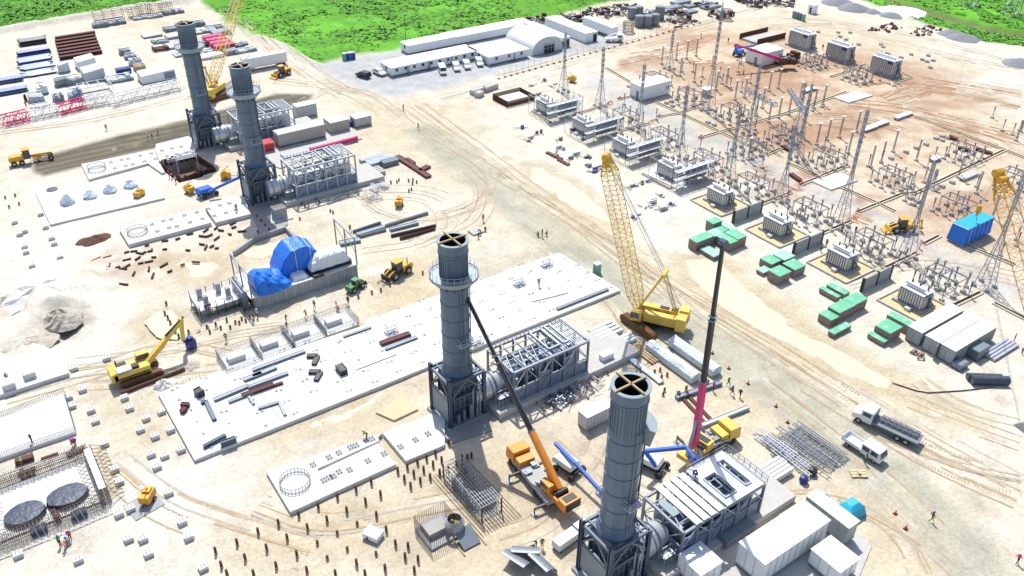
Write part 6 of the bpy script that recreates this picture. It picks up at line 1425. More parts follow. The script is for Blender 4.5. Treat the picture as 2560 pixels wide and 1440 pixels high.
MB().box(-3.7, 1.6, -1.5, 1.5, 1.4, 2.5).ext([(-4.2,1.35),(-3.2,1.35),(-3.2,2.9),(-4.1,2.7)], -1.5, 1.5).build('body', 'crane_yellow', t); MB().box(-3.1, -1.0, -1.4, .2, 2.5, 2.8).build('engine_cover', 'galv', t); MB().box(-.9, .1, -1.2, -.2, 2.5, 2.9).box(-2.6, -1.4, .4, 1.3, 2.5, 2.75).box(-3.5, 1.4, -1.53, -1.5, 1.5, 1.75).tube((-2.8, .9, 2.5), (-2.8, .9, 3.5), .12, 8).build('machinery', 'black', t)
k = MB().box(.2, 2.0, .5, 1.55, 2.2, 3.5).build('cab', 'crane_yellow', t); MB().box(.15, 2.06, .45, 1.6, 2.7, 3.35).build('cab_glass', 'glass', k)
e1 = onplane(455, 798, mx, (c[0]-a[0], c[1]-a[1]))-Vector((mx[0], mx[1], 0)); e2 = onplane(458, 850, mx, (c[0]-a[0], c[1]-a[1]))-Vector((mx[0], mx[1], 0)); e3 = onplane(482, 880, mx, (c[0]-a[0], c[1]-a[1]))-Vector((mx[0], mx[1], 0))
MB().bar((1.2, -.2, 2.0), e1, .75, .9, .5).build('boom', 'crane_yellow', t); MB().bar(e1+Vector((-.2, -.05, .3)), e2, .6, .6, .45).build('stick', 'crane_yellow', t); MB().tube((2.0, .2, 1.9), Vector((1.2, -.2, 2.0)).lerp(e1, .45)+Vector((.2, 0, -.5)), .16, 8).tube(Vector((1.2, -.2, 2.0)).lerp(e1, .55)+Vector((0, 0, .6)), e1+Vector((.3, 0, .4)), .14, 8).build('hydraulic_ram', 'black', t)
q = MB().bar(e2, e3+Vector((0, 0, 1.0)), .5, .5, .35).build('grab_arm', 'blue_deep', t); MB().cbox((e3.x, e3.y, max(.1, e3.z-1.2)), 1.3, 1.2, 1.6, .4).cbox((e3.x, e3.y, max(.1, e3.z-1.2)+1.6), .8, .8, .5, .4).build('grab_head', 'blue_deep', t)
x, y = g(310, 985); solo('steel_pipe', MB().tube((0, 0, .3), (9.8, .6, .3), .3, 10), 'rust', 'dark brown pipe lying along the tracks of the excavator', 'pipe', (x-.4, y, 0))
# articulated wheel machines
def loader(px, rz, label, scale=1.0, fork=False, cat='wheel loader', name='wheel_loader', m='machine_yellow'):
    x, y = g(*px); t = thing(name, label, cat, (x, y, 0), rz); t.scale = (scale,)*3
    MB().ext([(-3.2,.9),(-.9,.8),(-.9,2.0),(-3.0,2.1),(-3.3,1.5)], -1.0, 1.0).build('engine_hood', m, t); MB().box(-.9, 1.4, -.8, .8, .7, 1.3).build('frame', 'black', t)
    k = MB().box(-1.0, .5, -.75, .75, 1.4, 3.1).build('cab', 'glass', t); MB().box(-1.1, .65, -.85, .85, 3.1, 3.25).build('cab_roof', m, k)
    b = MB()
    for s in (-.55, .55): b.bar((.8, s, 1.7), (2.6, s, .9), .28, .4)
    MB().tube((-2.4, .4, 2.0), (-2.4, .4, 2.9), .1, 8).box(-3.25, -3.2, -.8, .8, 1.0, 1.7).box(-2.2, -1.2, -1.03, -1.0, 1.1, 1.8).tube((.9, 0, 1.3), (2.4, 0, 1.3), .1, 8).build('machinery', 'black', t)
    b.build('lift_arm', m, t)
    if fork:
        b = MB().box(2.6, 2.75, -1.2, 1.2, .2, 1.3)
        for s in (-.8, .6): b.box(2.7, 4.2, s, s+.15, .2, .3)
        b.build('fork', 'black', t)
    else: MB().ext([(2.5,.15),(3.7,.1),(3.75,.25),(2.8,.4),(2.7,1.2),(2.5,1.2)], -1.4, 1.4).build('bucket', m, t)
    add_wheels(t, (-2.0, 1.2), 2.5, .8, .55); return t
loader((992, 690), PI+.25, 'yellow wheel loader with forks and yellow cab roof beside the plinth', 1.0, True)
loader((704, 190), PI+.3, 'yellow wheel loader parked below the long white trailer', .95)
t = loader((2248, 578), PI-.55, 'yellow backhoe standing in the shadow beside the switchyard lane', .95, cat='backhoe', name='backhoe'); MB().bar((-3.2, 0, 1.6), (-4.4, 0, 2.8), .3).bar((-4.4, 0, 2.8), (-4.6, 0, 1.0), .25).box(-4.9, -4.3, -.4, .4, .5, 1.1).build('digging_arm', 'machine_yellow', t)
t = loader((892, 722), .35, 'small green telehandler at the right corner of the generator plinth', .68, True, 'telehandler', 'telehandler', 'machine_green')
# motor grader
x, y = g(80, 405); t = thing('motor_grader', 'yellow motor grader on the dark graded strip', 'grader', (x, y, 0), math.atan2(*(np.array(g(135, 388))-np.array(g(28, 408)))[::-1]))
MB().ext([(-4.4,1.0),(-1.4,1.0),(-1.4,2.2),(-4.2,2.2),(-4.5,1.6)], -.9, .9).build('engine_hood', 'machine_yellow', t); k = MB().box(-1.4, .1, -.8, .8, 1.2, 3.3).build('cab', 'glass', t); MB().box(-1.5, .2, -.9, .9, 3.3, 3.45).build('cab_roof', 'machine_yellow', k)
MB().bar((0, 0, 1.6), (4.4, 0, 1.5), .35, .45).build('gooseneck', 'machine_yellow', t); MB().bar((.9, -1.9, .4), (1.7, 1.9, .4), .12, .6).build('blade', 'galv_dark', t); MB().tube((1.3, 0, .8), (1.3, 0, .95), .9, 14).bar((.2, 0, 1.2), (3.8, 0, 1.0), .2).build('circle', 'machine_yellow', t); add_wheels(t, (-3.6, -2.0, 4.1), 2.3, .62, .4)
# small yellow trailers: lights and pumps
for px, lb in (((350, 494), 'yellow light tower trailer on the white slab by the wrapped cones'), ((475, 482), 'yellow pump trailer between sheet pile pit and white slab'), ((998, 515), 'orange light tower trailer casting shadow on open sand'), ((1430, 205), 'orange pump trailer at the foot of the first mast'), ((372, 1252), 'yellow pump on a grey pad at the lower left'), ((566, 446), 'small yellow pump trailer by the blue boom lift')):
    x, y = g(*px); t = thing('site_trailer', lb, 'site trailer', (x, y, 0), .3+px[0]*.01, 'yellow pumps and light towers'); MB().box(-1.1, 1.1, -.7, .7, .5, 1.6).box(-.8, .2, -.5, .5, 1.6, 1.9).build('housing', 'machine_yellow', t)
    MB().bar((1.1, 0, .5), (2.4, 0, .35), .1).box(-1.0, 1.0, -.06, .06, .35, .5).build('drawbar', 'black', t); MB().bar((-.9, 0, 1.6), (.9, .1, 2.9), .14).build('mast', 'machine_yellow', t); add_wheels(t, (-.1,), 1.7, .33, .2)
x, y = g(372, 1262); solo('ground_pad', MB().box(-2.4, 1.6, -1.4, 2.2, 0, .06).box(-2.3, 1.5, -1.3, 2.1, .06, .075), 'concrete_grey', 'grey mat under the yellow pump at the lower left', 'mat', (x, y, 0), .2)
# boom lifts
def lift(px, rz, pts, label, top='tarp_white'):
    """chassis at px turned rz; pts = elbow points of the blue boom in site metres"""
    x, y = g(*px); t = thing('boom_lift', label, 'boom lift', (x, y, 0), 0, 'blue boom lifts'); M = Matrix.Rotation(rz, 4, 'Z')
    MB(M).box(-1.5, 1.5, -.8, .8, .5, 1.0).build('chassis', 'black', t)
    for sx in (-1.4, 1.4):
        for sy in (-1.25, 1.25): MB(M).tube((sx, sy-.2, .5), (sx, sy+.2, .5), .5, 14).build('wheel', 'rubber', t)
    b = MB(M).ext([(-2.2,1.1),(.9,1.05),(1.2,1.4),(.9,1.9),(-1.9,2.1),(-2.3,1.6)], -.95, .95).build('turret', top, t)
    V = [Vector(p)-Vector((x, y, 0)) for p in pts]; b = MB()
    for i, (p, q) in enumerate(zip(V, V[1:])): b.bar(p, q, .42 if i < len(V)-2 or len(V) == 2 else .36, .5)
    b.build('boom', 'blue_paint', t)
    e = V[-1]; k = MB()
    for dx in (-.9, .9):
        for dy in (-.45, .45): k.bar((e.x+dx, e.y+dy, e.z), (e.x+dx, e.y+dy, e.z+1.1), .06)
    for z in (.55, 1.1): 
        for dy in (-.45, .45): k.bar((e.x-.9, e.y+dy, e.z+z), (e.x+.9, e.y+dy, e.z+z), .06)
        for dx in (-.9, .9): k.bar((e.x+dx, e.y-.45, e.z+z), (e.x+dx, e.y+.45, e.z+z), .06)
    k.box(e.x-.9, e.x+.9, e.y-.45, e.y+.45, e.z, e.z+.08); k.build('basket', 'blue_deep', t); return t
lift((1422, 1178), -1.35, [g3(1388, 1108, 2.3), g3(1440, 1160, 2.6), g3(1508, 1235, 1.9)], 'blue boom lift with white turret, its boom lowered behind the nearest stack')
lift((1632, 1172), -1.2, [g3(1640, 1165, 1.6), g3(1612, 1128, 4.2), g3(1715, 1118, 6.2), g3(1738, 1150, 6.4)], 'blue boom lift folded in a zigzag over the white roofed enclosure')
lift((520, 488), .2, [g3(522, 480, 1.6), g3(545, 468, 2.2), g3(606, 440, 4.4)], 'blue boom lift reaching to the second stack base', 'blue_paint')
lift((1848, 138), .2, [g3(1845, 132, 1.8), g3(1838, 120, 3.2), g3(1885, 115, 5.0)], 'blue boom lift in the far switchyard beside the far control house', 'blue_paint')
# truck mounted telescopic cranes
def telecrane(front, rear, pivot, tip, cols, label, frac=(.42, .62), rig=True):
    a, c = g(*front), g(*rear); L = math.dist(a, c); x, y = (a[0]+c[0])/2, (a[1]+c[1])/2; rz = math.atan2(a[1]-c[1], a[0]-c[0]); M = Matrix.Rotation(rz, 4, 'Z'); h = L/2
    t = thing('truck_crane', label, 'mobile crane', (x, y, 0), 0, 'truck mounted telescopic cranes')
    MB(M).box(-h, h-2.2, -1.3, 1.3, .9, 1.5).build('carrier', 'pad_grey', t); MB(M).box(-h+.2, h-.4, -.6, .6, .5, .9).build('chassis', 'black', t)
    k = MB(M).ext([(h-2.1,.7),(h,.7),(h,1.6),(h-.4,2.8),(h-2.1,2.9)], -1.3, 1.3).box(h-3.6, h-2.3, -1.2, 1.2, 1.5, 2.3).build('cab', cols[0], t); MB(M).box(h-1.7, h+.02, -1.2, 1.2, 1.7, 2.35).build('windscreen', 'glass', k)
    for q in (h-1.3, h-2.9, -h+2.9, -h+1.3):
        for s in (-1, 1): MB(M).tube((q, s*1.0, .55), (q, s*1.35, .55), .55, 14).build('wheel', 'rubber', t)
    b = MB(M)
    for q in (-h+.3, h-3.9):
        b.bar((q, -3.0, 1.0), (q, 3.0, 1.0), .28, .3)
    b.build('outrigger', 'boom_black', t); b = MB(M)
    for q, s, w in ((-h+1.2, -.7, 1.1), (-h+2.9, .5, .8), (h-4.6, -.6, .9), (h-5.4, .6, .7), (0, .9, .5), (.6, -.9, .5)): b.box(q, q+w, s-.35, s+.35, 1.5, 1.5+w*.5)
    b.build('deck_box', 'galv_dark', t); b = MB(M)
    for q in (-h+.3, h-3.9):
        for s in (-3, 3): b.bar((q, s, 0), (q, s, 1.3), .16); b.cbox((q, s, 0), .7, .7, .1)
    b.build('outrigger_foot', 'galv_dark', t)
    pv = Vector(pivot)-Vector((x, y, 0)); tp = Vector(tip)-Vector((x, y, 0)); d = (tp-pv); hd = Vector((d.x, d.y, 0)).normalized(); sd_ = Vector((-hd.y, hd.x, 0)); az = math.atan2(hd.y, hd.x)
    M2 = Matrix.Translation((pv.x, pv.y, 0)) @ Matrix.Rotation(az, 4, 'Z')
    MB(M2).box(-2.4, 2.2, -1.2, 1.2, 1.55, 2.3).box(-2.9, -1.4, -1.3, 1.3, 1.6, 3.0).build('turntable', cols[0], t); MB(M2).box(-1.2, .2, -.9, .9, 2.3, 2.6).box(-3.0, -2.9, -1.1, 1.1, 1.7, 2.9).box(-2.6, -1.6, -.9, .9, 3.0, 3.08).tube((-.6, -.8, 2.8), (-.6, .8, 2.8), .35, 10).build('winch', 'black', t); kk = MB(M2).box(.4, 2.2, .55, 1.4, 2.3, 3.5).build('operator_cab', cols[0], t); MB(M2).box(.7, 2.25, .6, 1.43, 2.6, 3.3).build('cab_glass', 'glass', kk)
    p1 = pv.lerp(tp, frac[0]); p2 = pv.lerp(tp, frac[1])
    MB().bar(pv, p1, .76, .9, .7).build('boom_base', cols[1], t); MB().bar(p1, p2, .56, .66).build('boom_section', cols[2], t); MB().bar(p2, tp, .42, .5, .36).build('boom_top', cols[3], t); b = MB()
    for f in (frac[0], (frac[0]+1)/2, frac[1]): q = pv.lerp(tp, f); b.bar(q, q+d.normalized()*.25, .76, .84)
    b.build('boom_collar', 'galv_dark', t); MB().tube(pv+hd*1.8-Vector((0, 0, .7)), pv.lerp(tp, frac[0]*.55)-Vector((0, 0, .2)), .2, 10).build('lift_cylinder', 'galv', t)
    b = MB().bar(tp, tp+d.normalized()*.6-Vector((0, 0, .5)), .7, .9).tube(tp+Vector((0, -.4, 0)), tp+Vector((0, .4, 0)), .45, 10); b.build('boom_head', cols[3] if cols[3] != 'boom_black' else 'dark_steel', t)
    MB().tube(pv+Vector((0, 0, 1.2)), tp+Vector((0, 0, .4)), .03, 5).build('hoist_rope', 'galv', t)
    return t
tipA = Vector((*g(1152, 712, 22.0), 22.0)); pvA = g3(1398, 1222, 2.8)
telecrane((1285, 1140), (1388, 1268), pvA, tipA, ('crane_orange', 'crane_orange', 'boom_black', 'boom_black'), 'orange truck crane with a black boom raised to the third stack', (.27, .6))
b = MB(); e = tipA+Vector((-.6, -.3, .2))
for a, c in (((-1.6,0,.5),(0,-.6,-.3)), ((0,-.6,-.3),(1.7,.3,.6))): b.bar(e+Vector(a), e+Vector(c), .7, .7)
b.box(e.x-1.9, e.x-1.3, e.y-.3, e.y+.3, e.z+.2, e.z+1.2).box(e.x+1.3, e.x+1.9, e.y, e.y+.6, e.z+.3, e.z+1.3)
solo('work_basket', b, 'crane_orange', 'orange work basket held at the tip of the black crane boom', 'basket')
pB = g3(1735, 1120, 2.6); tB = onplane(1808, 606, pB, (1, .15))
telecrane((1832, 1088), (1722, 1140), pB, tB, ('crane_yellow', 'pink_paint', 'boom_black', 'boom_black'), 'yellow truck crane with a pink-red and black boom behind the white roofed enclosure', (.36, .66))
pC = g3(1965, 152, 2.4); tC = onplane(1880, 100, pC, (-.9, .45))
telecrane((1992, 150), (1935, 160), pC, Vector((pC.x-14, pC.y+8, 7.5)), ('rust', 'pink_paint', 'pink_paint', 'pink_paint'), 'rusty truck crane with a pink boom beside the far control house', (.4, .7))
# lattice boom crawler cranes
def crawler(base, axis, foot, tip, apex, label, m='crane_yellow', tr='track_rust', boom_w=2.35, L=8.2, sect=26, head='machine_yellow', tr_axis=None, k_=1.0):
    """base: turntable centre, axis: direction the house faces; foot, tip, apex: boom foot, boom tip and gantry top"""
    x, y = base; az = math.atan2(axis[1], axis[0]); t = thing('crawler_crane', label, 'crawler crane', (x, y, 0), 0, 'yellow lattice boom crawler cranes'); T = Vector((x, y, 0))
    ta = az if tr_axis is None else tr_axis
    for s in (-1, 1):
        n = 8; h = 1.5; P = []
        for i in range(n+1): a = -PI/2+PI*i/n; P.append((L/2-h/2+h/2*math.cos(a), h/2+h/2*math.sin(a)))
        for i in range(n+1): a = PI/2+PI*i/n; P.append((-L/2+h/2+h/2*math.cos(a), h/2+h/2*math.sin(a)))
        M = Matrix.Rotation(ta, 4, 'Z') @ Matrix.Translation((0, s*2.7, 0)); b = MB(M).ext(P, -.6, .6)
        for i in range(24): q = -L/2+.6+(L-1.2)*i/24; b.box(q, q+.2, -.64, .64, h, h+.07)
        b.build('track', tr, t)
    M = Matrix.Rotation(ta, 4, 'Z'); MB(M).box(-1.8, 1.8, -2.2, 2.2, .5, 1.3).tube((0, 0, 1.3), (0, 0, 1.7), 1.5, 18).build('carbody', 'black', t)
    M = Matrix.Rotation(az, 4, 'Z'); MB(M).box(-4.6, 2.0, -1.7, -.5, 1.7, 3.4).box(-4.6, 1.0, .5, 1.7, 1.7, 3.4).box(-4.4, 2.4, -.5, .5, 1.7, 2.2).build('house', m, t)
    b = MB(M).box(-6.2, -4.6, -2.3, -.4, 1.6, 4.0).box(-6.2, -4.6, .4, 2.3, 1.6, 4.0).box(-6.0, -4.7, -.4, .4, 1.5, 2.4); b.build('counterweight', m, t)
    k = MB(M).box(1.2, 3.0, 1.2, 2.2, 1.7, 3.5).build('cab', m, t); MB(M).box(1.6, 3.05, 1.15, 2.25, 2.3, 3.3).build('cab_glass', 'glass', k)
    b = MB(M)
    for q in (-2.6, -.8): b.tube((q, -.45, 2.6), (q, .45, 2.6), .42, 12)
    b.box(-4.3, -3.2, -1.5, -.7, 3.4, 3.6).box(-2.8, -1.2, -1.5, -.7, 3.4, 3.5).box(-4.7, 2.1, -1.74, -1.7, 1.75, 2.0).box(-6.25, -6.2, -2.2, -.5, 1.8, 2.2); b.build('winch', 'black', t)
    f, e, ap = Vector(foot)-T, Vector(tip)-T, Vector(apex)-T; d = e-f; u = d.normalized()
    l1 = f+d*.12; l2 = f+d*.90
    sec = MB().lattice(f, l1, .9, boom_w, 4, .2*k_, .12*k_, h=.9).lattice(l1, l2, boom_w, boom_w, sect, .17*k_, .09*k_, h=.9).lattice(l2, e, boom_w, .8, 4, .2, .12, h=.9)
    sec.build('lattice_boom', m, t)
    s_ = u.cross(Vector((0, 0, 1))).normalized(); b = MB().bar(e-u*1.4, e+u*.5, .95, .95).tube(e-s_*.7, e+s_*.7, .6, 12).tube(e-u*1.5-s_*.7+Vector((0,0,.5)), e-u*1.5+s_*.7+Vector((0,0,.5)), .5, 12); b.build('boom_head', head, t)
    bk = Matrix.Rotation(az, 3, 'Z') @ Vector((-4.2, 0, 0)); b = MB()
    for s in (-.9, .9): b.bar(f+s_*s*.5+Vector((0, 0, .6)), ap+s_*s*.8, .3).bar(ap+s_*s*.8, bk+s_*s*.6+Vector((0, 0, 3.4)), .12)
    b.bar(ap-s_*1.1, ap+s_*1.1, .6).tube(ap-s_*.8, ap+s_*.8, .4, 10); b.build('gantry', m, t); b = MB()
    for s in (-.7, .7): b.tube(ap+s_*s, e+s_*s*.8, .05, 5)
    for s in (-.5, -.2, .2, .5): b.tube(ap+s_*s, bk+s_*s+Vector((0, 0, 3.2)), .035, 5)
    for s in (-.3, .3): b.tube(bk+Vector((2, 0, 2.8)), e+s_*s+Vector((0, 0, .5)), .03, 5)
    b.build('pendant_rope', 'galv', t)
    return t
bA = g(1618, 812); ax_ = (-.55, .84); fA_ = Vector((bA[0]-.55*1.7, bA[1]+.84*1.7, 2.6)); tipC = onplane(1516, 392, fA_, (-.50, .87)); apx = onplane(1662, 684, (bA[0]+.55*2.2, bA[1]-.84*2.2), (-.55, .84))
crawler((bA[0]+.3, bA[1]-.3), ax_, fA_, tipC, apx, 'big yellow lattice boom crawler crane on rusty tracks beside the big slab', tr_axis=PI/2, k_=.56)
bB = g(545, 240); fB_ = Vector((bB[0]-1.2, bB[1]+1.0, 2.6)); tB_ = onplane(606, -40, fB_, (.62, .78)); apB = onplane(505, 168, fB_, (-.9, -.3))
crawler(bB, (.75, .66), fB_, tB_, apB, 'yellow crawler crane with orange tracks between the two far stacks, boom past the top edge', tr_axis=.25, head='crane_yellow', sect=20, k_=.7)
bD = g(2700, 1120); fD = Vector((bD[0]-1, bD[1]+2, 2.6)); tD = onplane(2496, 432, fD, (.25, .97)); apD = Vector((bD[0]+1, bD[1]-3, 11))
t = crawler(bD, (.25, .97), fD, tD, apD, 'tan lattice boom crane at the right edge with its hook over the blue load', 'machine_yellow', boom_w=2.2, head='machine_yellow', sect=22, k_=.5)
x, y = g(2442, 540, 5.2); hk = MB().tube((x, y, 6.0), (x, y, 7.6), .5, 12).cbox((x, y, 5.4), .6, .4, .8); solo('crane_hook', hk, 'machine_yellow', 'black and tan hook block hanging above the blue wrapped load', 'hook block', (0,0,0)); b = MB()
for s in (-.2, .2): b.tube((x+s, y, 7.5), tD+Vector((s, 0, 0)), .035, 5)
solo('hook_rope', b, 'galv', 'thin hoist ropes from the tan boom tip to the hook block', 'rope')
b = MB(); b.tube((x, y, 5.4), (x+.1, y-.2, 4.0), .05, 6); solo('hook_sling', b, 'blue_paint', 'blue sling between hook block and blue wrapped load', 'sling')
# ================================================================ pile stubs
def ordlabels(desc, pts, where, step=.62):
    """rows running along the plant: label by row and order from the left"""
    W_ = [g(*p) for p in pts]; ids = sorted(range(len(pts)), key=lambda i: -W_[i][1]); rows = []
    for i in ids:
        if rows and rows[-1][0]-W_[i][1] < 1.7: rows[-1][1].append(i)
        else: rows.append((W_[i][1], [i]))
    out = [None]*len(pts)
    for r, (_, L) in enumerate(rows):
        L.sort(key=lambda i: W_[i][0])
        for j, i in enumerate(L): out[i] = desc+', '+nth(j, len(L)).replace('towards', 'at')+', '+NTH[min(r, 15)]+' row '+where
    return out
PA = Z(640, 1080, [(430,850),(625,765),(817,670),(1003,595),(1155,520),(1420,410),(1515,370),(1617,325),(1707,285),(1797,238),(228,935),(713,900),(910,808),(1098,718),(1248,645),(1485,490),(1580,440),(1678,400),(1772,348),(1858,305),(1925,385),(1838,430),(1743,475),(1645,512),(1548,562),(2005,340),(25,1020),(315,1080),(518,978),(1013,930),(1207,855),(110,1183),(412,1247),(615,1122),(815,1025),(1117,1082),(1305,1000),(205,1360),(512,1408),(715,1275),(915,1185),(1203,1232),(1397,1140),(1523,1165),(797,1440),(1008,1335),(1293,1385),(1493,1270),(1622,1295),(1585,1405),(1093,1440),(2115,280),(2155,265),(2095,430),(1930,130)]) + Z(0, 1080, [(2375,1130),(2160,1215),(2455,1280),(2218,1355),(2275,1440),(2540,1440)])
SHORT = set(Z(640, 1080, [(1013,930),(815,1025),(615,1122),(715,1275),(915,1185),(1203,1232),(1117,1082)]))
PBs = [(Z(0, 360, [(55,545),(155,525),(95,640),(195,610)]), 'by the slab of wrapped cones'), (Z(640, 360, [(15,735),(55,780),(95,825),(135,865),(20,890),(440,760),(460,610),(490,630),(605,570),(635,590),(745,680),(772,695)]), 'below the second stack'), (Z(640, 360, [(1430,370),(1410,388),(1350,393),(1527,377),(1570,368),(1607,390),(1565,405),(1555,463),(1530,480)]), 'beside the rusty sheet piles'),
     (Z(640, 720, [(1160,55),(1250,30),(1025,100)])+[(1057,685),(975,715)], 'near the wheel loader'), (Z(0, 720, [(1665,165),(1650,262),(1680,305),(1705,355),(1755,440),(1788,490),(1888,450),(2100,450),(2070,400),(2160,375),(2210,410),(2270,335),(2305,405),(2355,355),(2395,360),(2460,340),(2420,320),(2500,300)]), 'round the scaffold platform'), (Z(1280, 720, [(855,910),(955,860),(1480,830),(1550,880),(1495,900),(1425,850),(1280,830),(1525,1030),(1510,1075)]), 'beside the third turbine enclosure')]
def make_pile(h):
    t = thing('pile_stub', 'p', 'pile', (0, 0, 0), 0, 'brown steel pile stubs standing in the sand'); MB().tube((0, 0, -.3), (0, 0, h), .17, 12).build('shaft', 'rust', t); MB().tube((0, 0, -.1), (0, 0, .28), .2, 12).build('collar', 'pile_collar', t); return t
pt, ps_ = make_pile(1.1), make_pile(.65); first = {id(pt): True, id(ps_): True}
def put(proto, px, lb, z=0.0, rz=0.0):
    if first.pop(id(proto), None): t = proto
    else: t = dup(proto, (0, 0, 0), rz)
    t.location = g3(px[0], px[1], z); t['label'] = lb; return t
for px, lb in zip(PA, ordlabels('brown pile stub', PA, 'below the slotted slab')): put(ps_ if px in SHORT else pt, px, lb)
for L, where in PBs:
    for px, lb in zip(L, ordlabels('brown pile stub', L, where)): put(ps_, px, lb)
# lying off-cuts of pile
OC = Z(0, 360, [(1520,880),(1780,955),(1650,975),(1900,905),(2060,870),(2210,870),(2340,840),(2420,880),(2330,800),(2160,850),(2100,920),(2030,930),(2170,950),(2300,910),(2020,1010),(2120,1030),(2170,1050),(2060,1040),(1470,1020),(1340,1080),(1400,1100),(1440,1095),(1500,1080),(1520,1070),(1380,1150),(1270,1165),(1540,1140),(1410,1200),(1490,1185),(970,1160),(790,1225),(930,1180),(970,1220),(950,1255),(1060,1240),(1100,1225),(1180,1240),(1230,1255),(1270,1230),(1060,1275),(830,1280),(890,1300),(1000,1320),(1640,1220),(1700,1280),(1830,1215),(1490,1260),(1530,1325),(1340,1305),(1650,1060),(1880,1070),(1960,1190),(1010,1415),(1240,1410),(860,1405),(1270,1090),(1075,1140)])
p0 = solo('pile_offcut', MB().tube((-.75, 0, .2), (.75, 0, .2), .2, 10).tube((-.76, 0, .2), (.76, 0, .2), .12, 10), 'rust', 'x', 'pipe piece', (0, 0, 0), 0, 'rusty pipe off-cuts on torn earth')
LO = [((330,655),'left end of the torn earth'), ((380,620),'thick slab corner'), ((450,600),'middle of the thick slab edge'), ((560,590),'right end of the thick slab'), ((400,690),'lower torn earth')]
r_ = random.Random(9)
for i, (px, lb) in enumerate(zip(OC, nearlabel('rusty pipe off-cut lying', OC, LO))):
    t = p0 if i == 0 else dup(p0, (0, 0, 0)); t.location = g3(*px); s = r_.uniform(.5, 1.2); t.scale = (s, 1, 1); t.rotation_euler = (0, 0, r_.choice((.2, .5, 1.2, 2.4, 2.9))+r_.uniform(-.2, .2)); t['label'] = lb
# ================================================================ concrete pedestals on the left
PD = Z(0, 720, [(1070,715),(1160,910),(830,1030),(915,1235),(1250,1110),(1300,1215),(960,1345),(1465,1315),(1620,1250),(1408,1430),(1710,1430),(745,815),(690,1105),(725,1195),(390,8)]) + Z(0, 1080, [(1050,130),(1555,55),(1515,235),(1650,250),(1575,360),(1815,190),(1150,385),(1200,510),(1690,620),(1310,780),(1195,830),(1825,910),(1890,1060),(1435,1080),(1290,1080),(1490,1230),(790,1290),(2035,1370),(190,1240)]) + Z(0, 360, [(150,790),(460,840),(520,950),(545,1005),(250,1035),(265,1090),(325,1225),(605,1140),(665,1285),(705,1360),(385,1370),(415,1430),(200,910),(250,880),(410,710)])
LP = [((60,570),'the left wrapped cone slab corner'), ((150,660),'the rusty cut-offs'), ((270,940),'the excavator'), ((330,1010),'the huge slab corner'), ((390,1130),'the huge slab bottom corner'), ((290,1190),'the rebar pit end'), ((420,1290),'the yellow pump'), ((340,1350),'the lower left dowels'), ((180,1000),'the dowel fenced slab'), ((470,1420),'the pile stub field'), ((110,780),'the spoil heap')]
p0 = thing('concrete_pedestal', 'p', 'pedestal', (0, 0, 0), 0, 'small concrete pedestals in the sand at left'); MB().box(-.52, .52, -.47, .47, -.2, .62).build('block', 'concrete', p0); b = MB()
for q in ((-.2,-.2),(.2,-.2),(.2,.2),(-.2,.2)): b.bar((q[0], q[1], .62), (q[0], q[1], .85), .06)
b.build('anchor_bolt', 'galv_dark', p0)
for i, (px, lb) in enumerate(zip(PD, nearlabel('small pale concrete pedestal', PD, LP))):
    t = p0 if i == 0 else dup(p0, (0, 0, 0)); t.location = g3(*px); t['label'] = lb
